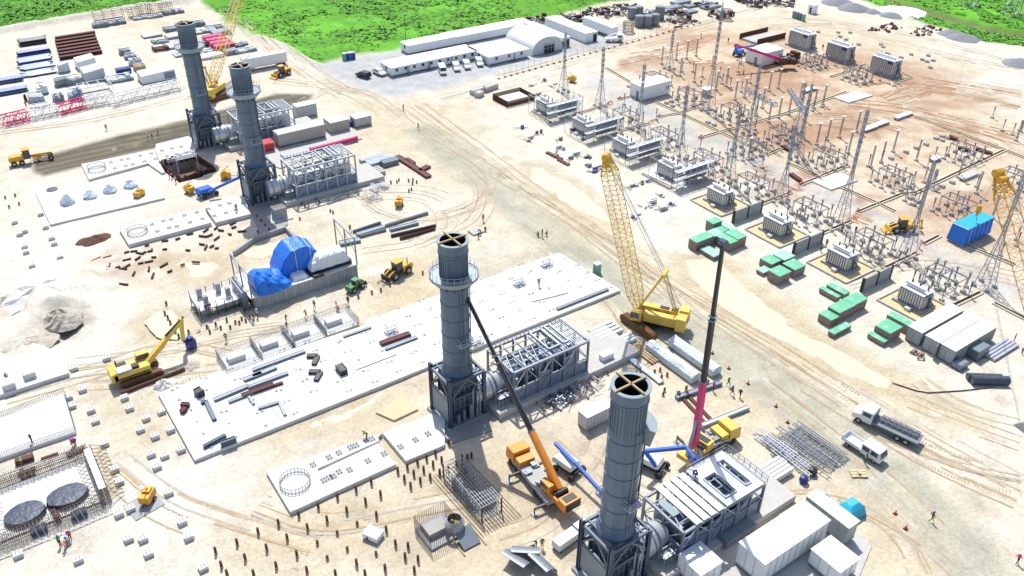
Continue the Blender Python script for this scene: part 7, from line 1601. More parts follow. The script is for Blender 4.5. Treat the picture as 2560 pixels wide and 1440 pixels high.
# ================================================================ steel lying on the slabs and sand
def steel(name, segs, w, h, m, label, z=.55, cat='beam', group=None):
    p = g(*segs[0], z); b = MB()
    for a, c in zip(segs, segs[1:]):
        q0, q1 = g(*a, z), g(*c, z); b.bar((q0[0]-p[0], q0[1]-p[1], h/2), (q1[0]-p[0], q1[1]-p[1], h/2), w, h)
        L = math.dist(q0, q1)
        for o in (-.5, .5):
            dx, dy = (q1[1]-q0[1])/L*w*o, -(q1[0]-q0[0])/L*w*o; b.bar((q0[0]-p[0]+dx, q0[1]-p[1]+dy, h*.6), (q1[0]-p[0]+dx, q1[1]-p[1]+dy, h*.6), .06, h*1.15)
    return solo(name, b, m, label, cat, (p[0], p[1], z), 0, group)
GS = 'dark steel lying on the huge slab'
A3 = lambda *p: Z(640, 720, p); A1 = lambda *p: Z(0, 720, p)
for segs, w, h, m, lb in ((A3((-30,832),(490,640)), .55, .35, 'galv_dark', 'longest grey beam beside the rebar fenced anchor blocks'), (A3((-30,895),(200,800)), .8, .35, 'galv_dark', 'double grey beam below the longest one'), (A3((-80,1005),(320,860)), .5, .35, 'galv_dark', 'grey beam reaching towards the dark chevrons'), (A3((-140,1090),(180,975)), .7, .4, 'rust_beam', 'brown beam pointing at the lower chevron'), (A3((180,985),(270,955)), .35, .3, 'rust_beam', 'short brown beam beyond the longer brown one'),
        (A3((875,495),(1150,400)), .3, .25, 'galv_dark', 'slim beam right of the anchor blocks'), (A3((1245,570),(1540,465)), .9, .4, 'rust_beam', 'wide brown beam nearest the third stack'), (A3((1295,620),(1610,500)), .45, .3, 'galv_dark', 'slim beam in front of the wide brown one'), (A1((2145,1130),(2490,985)), .6, .35, 'galv_dark', 'grey beam at the left end of the beam group'), (A1((2440,930),(2620,860)), .7, .35, 'galv_dark', 'short grey beam behind the left end of the group'), (A1((2290,1150),(2600,1030)), .4, .3, 'galv_dark', 'thin beam with a branch lying near the left slab end'), (A1((2490,1095),(2540,1170)), .3, .3, 'galv_dark', 'stub branch of the thin beam'),
        (A3((510,692),(620,690),(580,775)), .7, .4, 'boom_black', 'dark chevron shaped piece, upper of two'), (A3((530,850),(650,850),(600,935)), .7, .4, 'boom_black', 'dark chevron shaped piece, lower of two'), (A3((830,805),(885,870)), 1.1, .9, 'boom_black', 'stubby black block right of the chevrons'), (A3((25,1215),(235,1150),(295,1280)), .35, .3, 'galv_dark', 'L-shaped bar at the front of the slab'), (A1((2015,1160),(2060,1140),(2150,1330)), .5, .4, 'dark_steel', 'L-shaped dark bar at the left slab end'), (A1((1965,1085),(2030,1050)), 1.2, .9, 'boom_black', 'dark bundle by the left slab edge'), (A1((1815,1185),(1895,1190)), .5, .6, 'rust_beam', 'brown bracket beside the left slab edge'), (A1((1820,1260),(1860,1220)), .6, .6, 'rust_beam', 'small brown bracket below the other one'),
        (Z(0,1080,[(2040,165),(2260,50)]), .35, .5, 'dark_steel', 'dark channel at the front slab corner'), (Z(0,1080,[(2215,150),(2365,95)]), .5, .8, 'dark_steel', 'short upright channel at the front slab corner'), (Z(1280,720,[(450,220),(960,20)]), .45, .35, 'galv_dark', 'long grey beam on the far right of the slab'), (A3((1000,820),(1400,665)), .12, .12, 'galv', 'thin rods across the middle of the slab'), (Z(1280,720,[(200,140),(560,50)]), .12, .12, 'galv', 'thin rods near the right end of the slab')):
    steel('steel_beam', segs, w, h, m, lb, .56, group=GS)
for px, lb in ((A3((1345,445))[0], 'small cage stand on the huge slab left of the third stack'), ((1296, 712), 'grey fitting crate near the right end of the huge slab'), (A3((2200,560))[0], 'tubular frame lying on the slab behind the third stack'), ((1365, 665), 'grey fitting crate at the far right of the huge slab')):
    x, y = g(*px, .55); b = MB().lattice((0, 0, .5), (2.2, 0, .5), .9, .9, 3, .1, .06); b.box(.2, 1.8, -.3, .3, 0, .3); solo('steel_cage', b, 'galv', lb, 'cage', (x-1, y, .56))
GR = 'steel stacked beside the turbine enclosures'
def stackof(px, n, L, w, h, m, label, along='y', z=0.0, rows=2, gap=1.5):
    x, y = g(*px, z); b = MB()
    for r in range(rows):
        for i in range(n):
            o = i*w*gap; c = b.box(o, o+w, 0, L, .15+r*h*1.2, .15+r*h*1.2+h) if along == 'y' else b.box(0, L, o, o+w, .15+r*h*1.2, .15+r*h*1.2+h)
    for q in (.15, .8):
        if along == 'y': b.box(-.2, n*w*gap, q*L, q*L+.15, 0, .15)
        else: b.box(q*L, q*L+.15, -.2, n*w*gap, 0, .15)
    return solo('steel_stack', b, m, label, 'steel stack', (x, y, z), 0, GR)
def longpack(px, L, w, h, m, label):
    x, y = g(*px); b = MB(); r2 = random.Random(int(px[0])); n = 10; V = []; Fs = []
    for i in range(n+1):
        q = L*i/n; e = r2.uniform(-.08, .08); V += [(0, q, .15), (0+e, q, h*.75), (w*.3, q, h+e), (w*.75, q, h-e), (w+e, q, h*.7), (w, q, .15)]
    for i in range(n):
        for j in range(5): a = i*6+j; Fs.append((a+1, a, a+6, a+7))
    Fs += [(0,1,2,3,4,5), tuple(range(len(V)-1, len(V)-7, -1))]; b.add(V, Fs); b.box(.1, w-.1, .5, .7, 0, .15).box(.1, w-.1, L-.7, L-.5, 0, .15)
    return solo('wrapped_package', b, m, label, 'wrapped load', (x, y, 0), 0, 'plastic wrapped long loads')
longpack((1728, 962), 10.6, 2.0, 1.7, 'tarp_clear', 'long pale blue wrapped load, nearer of two beside the crane boom'); longpack((1780, 945), 10.0, 2.0, 1.7, 'tarp_clear', 'long pale blue wrapped load, farther of two beside the crane boom'); longpack((1648, 962), 9.4, 1.0, .5, 'tarp_clear', 'flat narrow wrapped load left of the two big ones')
stackof((1630, 912), 4, 5.2, .35, .2, 'formwork', 'brown timbers stacked between the wrapped loads', rows=1); stackof((1530, 880), 3, 5.4, .5, .5, 'white_paint', 'white beams stacked beyond the third turbine enclosure', 'x', rows=1); stackof((1500, 862), 4, 5.0, .6, .45, 'galv', 'grey plates stacked behind the third turbine enclosure', 'x')
x, y = g(1515, 902, 1.1); solo('steel_box', MB().box(0, 2.2, 0, 1.1, 0, .9).box(-.05, 2.25, -.05, 1.15, .9, 1.0), 'white_paint', 'small white box with dark side on the third enclosure plinth', 'box', (x-.6, y, 1.1))
def grid(px, lx, ly, nx, ny, m, label, rz=0.0, h=.6):
    x, y = g(*px); b = MB(); r2 = random.Random(int(px[0]))
    for z in (.1, h):
        for i in range(nx):
            o, d, w = lx*i/nx+r2.uniform(-.12, .12), r2.uniform(-.9, .9), lx/nx*r2.uniform(.55, .9); sk = r2.uniform(-.2, .2); zz = z+r2.uniform(-.05, .25)
            for q in (0, w): b.bar((o+q, d, zz), (o+q+sk, ly+d, zz), .12)
            for j in range(ny):
                if r2.random() < .72: f = (j+.5)/ny; b.bar((o+sk*f, d+ly*f, zz), (o+sk*f+w, d+ly*f, zz), .09)
    return solo('frame_stack', b, m, label, 'steel stack', (x, y, 0), rz, GR)
grid((2055, 1185), 5.4, 8.6, 5, 14, 'galv_dark', 'large stack of ladder-like steel frames beside the dual cab truck'); grid((2010, 1188), 2.0, 9.0, 3, 16, 'silver', 'narrow pale stack of frames left of the ladder-like ones'); stackof((1930, 1215), 5, 4.2, .4, .4, 'white_paint', 'white panels stacked at the far end of the white roofed enclosure', 'x'); grid((1955, 1160), 3.4, 3, 5, 4, 'galv', 'light grating heap beside the white roofed enclosure end')
for px, m, lb in (((2008, 1205), 'blue_deep', 'dark blue bag beside the pale frame stack'), ((2030, 1185), 'boom_black', 'black drum beside the pale frame stack')):
    x, y = g(*px); b = MB().lathe([(.5, 0), (.65, .4), (.5, 1.0), (.1, 1.15)], 10); solo('drum', b, m, lb, 'drum', (x, y, 0))
x, y = g(2130, 1195); b = MB()
for i in range(3): b.box(0, 2.2, .5*i, .5*i+.4, .1, .25)
b.box(.2, .35, 0, 1.5, 0, .1).box(1.8, 1.95, 0, 1.5, 0, .1); b.box(.9, 1.3, .3, .9, .25, .6); solo('pallet', b, 'wood_pale', 'single pallet with a bracket on the sand below the dual cab truck', 'pallet', (x, y, 0), -.6)
steel('steel_beam', [(1690, 998), (1802, 960)], .7, .5, 'galv_dark', 'long grey beam where workers gather under the pink boom', 0, group='beams under the pink boom'); steel('steel_beam', [(1755, 1068), (1870, 1022)], .6, .5, 'galv', 'long pale beam beside the yellow truck crane cab', 0, group='beams under the pink boom')
for i, (a, c) in enumerate((((1702,992),(1768,1066)), ((1716,986),(1784,1058)))): steel('rail_pair', [a, c], .5, .2, 'rust', ('left', 'right')[i]+' brown rail pair between the two long beams', .0, group='rails under the pink boom')
# near turbine 2
stackof((905, 452), 4, 6.0, .6, .8, 'concrete_old', 'concrete beams stacked beyond the second turbine enclosure', 'x', rows=1); stackof((925, 420), 5, 6.5, .35, .35, 'galv', 'grey steel stacked behind the second enclosure', 'x'); stackof((905, 410), 4, 6, .3, .3, 'galv', 'slim grey steel at the back corner of the second enclosure', 'x'); stackof((960, 420), 3, 4, .5, .5, 'duct_panel', 'ducts stacked beside the rusty sheet piles', 'x')
for i, (a, c, w) in enumerate((((992,393),(1072,445),1.4), ((1015,400),(1035,412),1.0), ((1050,430),(1072,418),1.2))): steel('sheet_pile', [a, c], w, .5, 'rust_beam', 'rusty sheet pile on open sand, '+('longest', 'shortest upper', 'angled right')[i], 0, group='rusty sheet piles on the sand')
for i, (a, c, w, m) in enumerate((((883,583),(952,560),.35,'dark_steel'), ((893,590),(960,570),1.1,'duct_panel'), ((900,594),(965,577),.3,'galv_dark'), ((963,568),(1070,535),.3,'galv_dark'), ((975,578),(1045,560),.8,'duct_panel'), ((978,593),(1090,567),.3,'boom_black'), ((1000,600),(1088,575),.3,'rust'), ((850,612),(900,602),1.4,'duct_panel'))): steel('steel_beam', [a, c], w, .5, m, 'steel beam behind the blue tarps, '+nth(i, 8), 0, group='beams lying behind the blue tarps')
b = MB().bar((0,0,.1),(0,4,2.4),.1).bar((5,0,.1),(5,4,2.4),.1); 
x, y = g(700, 545); t = thing('core_stub', 'grey stump of a foundation column with rusty bars, below the second stack', 'foundation', (x, y, 0)); MB().box(-1.3, 1.3, -1.1, 1.1, 0, 2.6).build('block', 'concrete_grey', t); b = MB()
for i in range(6):
    for j in range(4): b.bar((-1.1+.44*i, -.9+.6*j, 2.6), (-1.1+.44*i, -.9+.6*j, 3.6), .06)
b.build('rebar', 'rebar', t); MB().box(-2.2, 2.2, -1.8, 1.8, -.1, .25).build('footing', 'concrete', t)
for px, lb in (((1190, 580), 'square manhole cover slab with workers beside it'),):
    x, y = g(*px); solo('manhole', MB().box(-1.3, 1.3, -1.1, 1.1, 0, .35).box(-.5, .5, -.4, .4, .35, .4), 'concrete_old', lb, 'manhole', (x, y, 0))
for i, (a, c) in enumerate((((790,485),(880,455)), ((800,505),(905,475)), ((820,510),(870,490)))): steel('pipe_rack', [a, c], .15, .25, 'galv', 'thin tubes on white sand below the second enclosure, '+nth(i, 3), .1, cat='tubes', group='tubes below the second enclosure')
x, y = g(925, 498); b = MB().lattice((0, 0, 1.0), (4.0, 0, 1.0), 1.8, 1.8, 3, .09, .06); solo('open_rack', b, 'galv', 'open galvanised rack beside the orange light tower', 'rack', (x-1.5, y, 0))
x, y = g(952, 475); grid((940, 482), 4, 2.6, 6, 4, 'silver', 'pale cable tray heap behind the orange light tower', .2, .5)
# rebar cages in the lower middle
x, y = g(1205, 1305); t = thing('rebar_cage', 'big rebar cage lying beside the third stack shadow', 'rebar cage', (x, y, 0)); b = MB()
Lc, Wc, Hc = 9.5, 3.0, 2.6
for i in range(9):
    for z in (.3, Hc): b.bar((Wc*i/8, 0, z), (Wc*i/8, Lc, z), .07)
for j in range(14):
    q = Lc*j/13; b.bar((0, q, Hc), (Wc, q, Hc), .05).bar((0, q, .3), (0, q, Hc), .06).bar((Wc, q, .3), (Wc, q, Hc), .06)
for z in (.9, 1.5, 2.1): b.bar((0, 0, z), (0, Lc, z), .06)
b.build('bar_mesh', 'galv_dark', t); b = MB()
for i in range(14): b.bar((-1.2+.45*i, -2.2, .1), (-1.5+.45*i, Lc+1, .12), .05)
b.build('loose_bar', 'rust', t)
for q in ((0, 0), (Wc, 0), (0, Lc), (Wc, Lc)): MB().box(q[0]-.08, q[0]+.08, q[1]-.08, q[1]+.08, 0, Hc).build('post', 'rust', t)
x, y = g(1112, 1362); t = thing('rebar_box', 'square rebar basket with concrete core, workers inside, near the bottom', 'rebar cage', (x-1.9, y, 0)); MB().box(0, 4.4, 0, 4.2, 0, .35).build('core', 'concrete_grey', t); MB().box(.6, 3.4, 1.4, 3.9, .35, 1.2).build('block', 'dark_concrete', t); b = MB()
for i in range(18):
    q = 4.4*i/17
    for yy in (0, 4.2): b.bar((q, yy, .3), (q, yy, 2.6), .05)
    for xx in (0, 4.4): b.bar((xx, q*.95, .3), (xx, q*.95, 2.6), .05)
b.build('upright_bar', 'rebar', t)
x, y = g(1178, 1370); t = thing('form_panel', 'tilted grey form panel and barrel beside the rebar basket', 'formwork', (x-1, y, 0)); MB().add([(0,0,.1),(2.4,0,.1),(2.4,2.4,1.2),(0,2.4,1.2),(0,0,.25),(2.4,0,.25),(2.4,2.4,1.35),(0,2.4,1.35)], [(3,2,1,0),(4,5,6,7),(0,1,5,4),(1,2,6,5),(2,3,7,6),(3,0,4,7)]).build('panel', 'galv_dark', t); MB().lathe([(1.2, 1.0), (1.3, 2.0), (.9, 2.6)], 12, (.6, 3.2, 0)).build('shell', 'concrete_grey', t); MB().bar((-.3, -.6, .1), (-.3, 3.6, .1), .15).bar((2.8, -.6, .1), (2.8, 3.6, .1), .15).build('rail', 'formwork', t)
x, y = g(943, 1362); solo('white_box', MB().box(0, 1.6, 0, 2.2, .2, 1.0).box(.1, 1.5, .1, .4, 0, .2).box(.1, 1.5, 1.8, 2.1, 0, .2), 'white_paint', 'white box on the sand among the pile stubs', 'box', (x, y, 0), .5)
# lower middle: curved dark shells and white tank at the bottom edge
for i, (px, rz) in enumerate((((1300, 1425), .3), ((1330, 1405), .9), ((1362, 1432), .1))):
    x, y = g(*px); b = MB(); n = 8; P = [(1.6*math.cos(1.7*k/n), 1.6*math.sin(1.7*k/n)) for k in range(n+1)]
    for (a, c), (d_, e_) in zip(P, P[1:]): b.bar((a, 0, c), (d_, 0, e_), 3.4, .1)
    solo('curved_shell', b, 'galv_dark', 'curved grey duct shell at the bottom edge, '+nth(i, 3), 'shell', (x-.6, y+.6, .1), rz, 'curved shells at the bottom edge')
x, y = g(1398, 1385); t = thing('white_tank', 'long white tank unit left of the nearest stack base', 'tank', (x, y, 0), .1); MB().ext([(0,.3),(3.4,.3),(3.6,.8),(3.4,1.3),(0,1.4)], 0, 1.4).build('shell', 'white_paint', t); MB().box(3.6, 5.4, .1, 1.4, .2, 1.5).build('pump_block', 'galv', t); MB().box(.2, .4, 0, 1.4, 0, .3).box(3.0, 3.2, 0, 1.4, 0, .3).build('skid', 'black', t)
# scaffold tubes and rubble in front of turbine 3, boulders, spoil
x, y = g(1470, 985); b = MB(); r2 = random.Random(6)
for k in range(40): a, c = r2.uniform(-9, 3.5), r2.uniform(-1.6, 2.2); an = r2.choice((.1, 1.6, .8))+r2.uniform(-.2, .2); L = r2.uniform(1, 3); b.k = k % 3; b.bar((a, c, r2.uniform(.05, .7)), (a+L*math.cos(an), c+L*math.sin(an), r2.uniform(.05, .9)), .09)
o = solo('scaffold_tubes', b, ['formwork', 'galv', 'rust'], 'jumbled scaffold tubes and timber in front of the third turbine enclosure', 'scaffold tubes', (x, y, 0))
x, y = g(1410, 990, 0); b = MB()
for k in range(60): a, c, h = r2.gauss(0, 1.6), r2.gauss(0, .9), r2.uniform(.1, .9); b.k = k % 2; b.cbox((a, c, 0), r2.uniform(.2, .6), r2.uniform(.2, .6), h, r2.uniform(0, 3))
o = solo('valve_heap', b, ['galv_dark', 'galv'], 'heap of grey fittings beside the jumbled scaffold tubes', 'fittings', (x, y, 0))
def spoil(px, r, h, m, label, seed, sx=1.0):
    x, y = g(*px); q = random.Random(seed); b = MB(); n = 22; V = []; pr = [(1, 0), (.86, .25), (.66, .55), (.42, .82), (.18, 1)]
    for k, z in pr:
        for i in range(n): a = 2*PI*i/n; w = 1+q.uniform(-.16, .16); V.append((r*k*w*math.cos(a)*sx, r*k*w*math.sin(a), z*h*(1+q.uniform(-.15, .15))))
    Fs = [(j*n+i, j*n+(i+1) % n, (j+1)*n+(i+1) % n, (j+1)*n+i) for j in range(4) for i in range(n)]; V.append((0, 0, h*1.02)); Fs += [(4*n+i, 4*n+(i+1) % n, 5*n) for i in range(n)]
    return solo('spoil_heap', b.add(V, Fs), m, label, 'spoil', (x, y, -.25), 0, 'heaps of dug sand at the left', smooth=False)
spoil((110, 745), 7.5, 2.6, 'spoil_white', 'large white sand heap at the left edge', 1, 1.2); spoil((150, 800), 3.6, 2.2, 'spoil', 'grey dug lump of sand with a dark hollow', 2); spoil((410, 965), 1.7, 1.3, 'spoil_white', 'small white heap right of the excavator tracks', 3); spoil((482, 915), 1.9, .6, 'spoil', 'grey rubble under the blue gripping head', 4); spoil((25, 760), 3.4, 1.6, 'spoil', 'brown heap beside the yellow pool at the left edge', 5); spoil((60, 860), 3.5, 1.2, 'spoil', 'low heap of mixed earth above the left slab', 6, 1.4); spoil((235, 600), 2.6, .8, 'rust', 'dark rubble and timber left of the thick slab', 7, 1.5)
b = MB(); x, y = g(2425, 958); b.tube((0, 0, .7), (4.6, -3.4, .7), .75, 12).tube((.4, .9, .6), (4.6, -2.3, .6), .6, 10); solo('black_roll', b, 'tarp_black', 'long black wrapped roll at the right, below the white containers', 'roll', (x, y, 0))
for i, (px, lx, ly, h, m, lb) in enumerate((((2440, 905), 3.4, 2.0, 1.8, 'galv_dark', 'dark generator in the shade of the right white container'), ((2400, 930), 2.2, 1.6, 1.0, 'blue_grey_panel', 'small dark skid at the corner of the right white container'))):
    x, y = g(*px); t = thing('machine_skid', lb, 'machine', (x, y, 0)); MB().box(0, lx, 0, ly, .2, h).build('housing', m, t); MB().box(.1, lx-.1, .1, ly-.1, h, h+.1).build('lid', 'duct_panel', t); MB().box(0, lx, 0, .2, 0, .2).box(0, lx, ly-.2, ly, 0, .2).build('skid', 'black', t)
stackof((2485, 905), 4, 7.5, .4, .35, 'silver', 'bright aluminium sections stacked at the right edge', 'x', rows=1)
p0 = None
for i, px in enumerate(((2300, 893), (2290, 885))):
    x, y = g(*px); solo('broken_pallet', MB().box(-.9, .9, -.6, -.4, 0, .3).box(-.9, .9, .3, .5, 0, .3).box(-.8, -.5, -.6, .6, .3, .4).box(.3, .7, -.7, .5, .3, .5), 'wood_crate', ('broken pallet before the open container door', 'second broken pallet before the open container door')[i], 'pallet', (x, y, 0), .7+i)
b = MB(); W_ = [g(*p) for p in ((2230,958),(2290,978),(2320,983),(2400,978),(2482,970))]; x, y = W_[0]
for a, c in zip(W_, W_[1:]): b.tube((a[0]-x, a[1]-y, .1), (c[0]-x, c[1]-y, .1), .09, 6)
solo('hose', b, 'rust', 'thin brown hose bent across the pale sand at right', 'hose', (x, y, 0))
# cable reels near the gravel lane, sheds' kerbs
for i, (px, rz) in enumerate((((1185, 240), .2), ((1215, 232), .2), ((1200, 246), .5))):
    x, y = g(*px); solo('concrete_culvert', MB().box(0, 5.0 if i < 2 else 2.5, 0, 1.8, 0, 1.3).box(.2, 4.8 if i < 2 else 2.3, .2, 1.6, 1.3, 1.4), 'concrete_old', 'grey precast culvert block left of the rebar edged pit, '+nth(i, 3), 'culvert', (x, y, 0), rz, 'precast culvert blocks')
x, y = g(1295, 262); t = thing('rebar_footing', 'white concrete pad ringed by dark rebar near the first scaffold', 'footing', (x-3.5, y, 0)); MB().box(.6, 8.4, .6, 6.4, 0, .8).build('pad', 'concrete', t); b = MB()
for i in range(34):
    q = 9*i/33
    for yy in (0, 7): b.bar((q, yy, 0), (q+.1, yy, 1.7), .14)
    if q < 7:
        for xx in (0, 9): b.bar((xx, q, 0), (xx, q+.1, 1.7), .14)
b.build('rebar_ring', 'rust', t)
x, y = g(1900, 98); t = thing('rebar_footing', 'dark rebar edged pit behind the pink truck crane', 'footing', (x-6, y-4, 0)); MB().box(.5, 13, .5, 7, 0, .6).build('pad', 'concrete_old', t); b = MB()
for i in range(40):
    q = 13.5*i/39
    for yy in (0, 7.5): b.bar((q, yy, 0), (q, yy, 2.0), .16)
b.build('rebar_ring', 'rust', t)
LB = [(1310,320),(1345,335),(1322,352),(1380,390),(1395,375),(1420,400),(1440,388),(1470,395),(1400,350),(1460,350),(1430,330),(1330,215),(1355,205),(1345,238),(1380,215),(1600,460),(1585,470),(1630,510),(1655,525),(1650,495),(1680,515),(1615,520),(1590,545),(1500,420),(1470,415),(1700,450),(1485,430),(1625,455)]
r_ = random.Random(12); LX = [((1330,340),'the white sand below the first scaffold'), ((1350,220),'the mound beside the rebar ringed pad'), ((1400,390),'the brown beams by the road'), ((1460,370),'the second and third scaffolds'), ((1620,490),'the lattice boom tip'), ((1680,500),'the fourth scaffold')]
for i, (px, lb) in enumerate(zip(LB, nearlabel('mixed steel bits', LB, LX))):
    x, y = g(*px); b = MB()
    for k in range(5): a, c = r_.uniform(-1, 1), r_.uniform(-.8, .8); b.k = k % 2; (b.box(a, a+r_.uniform(.5, 1.6), c, c+.4, 0, r_.uniform(.2, .9)) if k % 2 else b.bar((a, c, .1), (a+r_.uniform(-2, 2), c+r_.uniform(-1.5, 1.5), .3), .15))
    o = solo('steel_bits', b, [r_.choice(('galv_dark', 'rust', 'galv', 'formwork')), r_.choice(('galv', 'galv_dark', 'blue_pipe'))], lb, 'steel bits', (x, y, 0), 0, 'loose steel along the far side of the road')
for a, c, lb in (((1367,382),(1405,400),'brown beam pair lying beside the haul road'), ((1395,400),(1422,414),'short brown beam right of the beam pair')): steel('steel_beam', [a, c], .8, .3, 'rust_beam', lb, 0, group='brown beams beside the haul road')
REDP = [((2370,345),(2392,352)), ((2395,372),(2425,380)), ((2440,375),(2478,388)), ((1955,368),(1975,380)), ((2000,455),(1975,438))]
for i, (a, c) in enumerate(REDP): steel('red_pipe', [a, c], .9, .6, 'rust_beam', ('red-brown pipe beside the long right trench, leftmost','red-brown pipe in the middle by the long right trench','red-brown pipe nearest the trench corner','red-brown plank heap under the right portal leg','red-brown pipe by the kerbed square slab')[i], 0, cat='pipe', group='red-brown pipes in the switchyard')
for px, lx, lb in (((2405, 452), 6, 'white insulator row on timbers left of the tan boom'), ((2240, 300), 7, 'white insulator heap beside the long right trench'), ((2330, 405), 3, 'white insulators under a frame among right trenches'), ((2160, 330), 5, 'blue-grey conductor spool beside the torn earth'), ((2185, 320), 6, 'conductor bundle lying beside the spool'), ((2010, 232), 5, 'coiled conductor heap at the portal end')):
    x, y = g(*px); b = MB()
    for k in range(8): q = lx*k/8; b.tube((q, -.6, .5), (q, .9, .6), .3, 8)
    b.box(0, lx, -.4, -.2, 0, .25).box(0, lx, .4, .6, 0, .25); solo('insulator_row', b, 'galv', lb, 'insulators', (x, y, 0), 0, 'insulators laid out on timbers')
# wash of traffic cones along the haul road
CN = [(1940,1016),(1968,1056),(2022,1086),(1908,985),(1945,1120),(1880,925),(1822,920),(1998,955)]
CN = [(1781,884),(1822,922),(1870,960),(1940,1017),(1969,1057),(2023,1089),(1943,1120),(2238,1285),(2264,1322)]
p0 = None
for i, px in enumerate(CN):
    lb = 'red traffic cone along the haul road, '+nth(i, len(CN))
    if p0 is None: t = p0 = thing('traffic_cone', lb, 'cone', (0, 0, 0), 0, 'red cones along the haul road'); MB().lathe([(.17, .05), (.03, .7)], 10).build('cone', 'cone_red', t); MB().box(-.25, .25, -.25, .25, 0, .06).build('base', 'rubber', t)
    else: t = dup(p0, (0, 0, 0), 0, lb)
    t.location = g3(*px)
# yellow clay water standing in the low ground
def pool(name, pts, z, label=None):
    P = [g(*p, z) for p in pts]; q = []
    for a, c in zip(P, P[1:]+P[:1]):
        for k in range(5): f = k/5; q.append((a[0]+(c[0]-a[0])*f, a[1]+(c[1]-a[1])*f))
    q2 = [((q[i-1][0]+q[i][0]*2+q[(i+1) % len(q)][0])/4+rnd.uniform(-.25, .25), (q[i-1][1]+q[i][1]*2+q[(i+1) % len(q)][1])/4+rnd.uniform(-.2, .2)) for i in range(len(q))]
    b = MB(); b.add([(x, y, z) for x, y in q2], [tuple(range(len(q2)))]); 
    o = struct(name, b, 'water_mud'); return o
for P in POOLS:
    cx = sum(p[0] for p in P)/len(P); cy = sum(p[1] for p in P)/len(P); pool('muddy_pool', [(cx+(a-cx)*1.06, cy+(b_-cy)*1.06) for a, b_ in P], -.13)
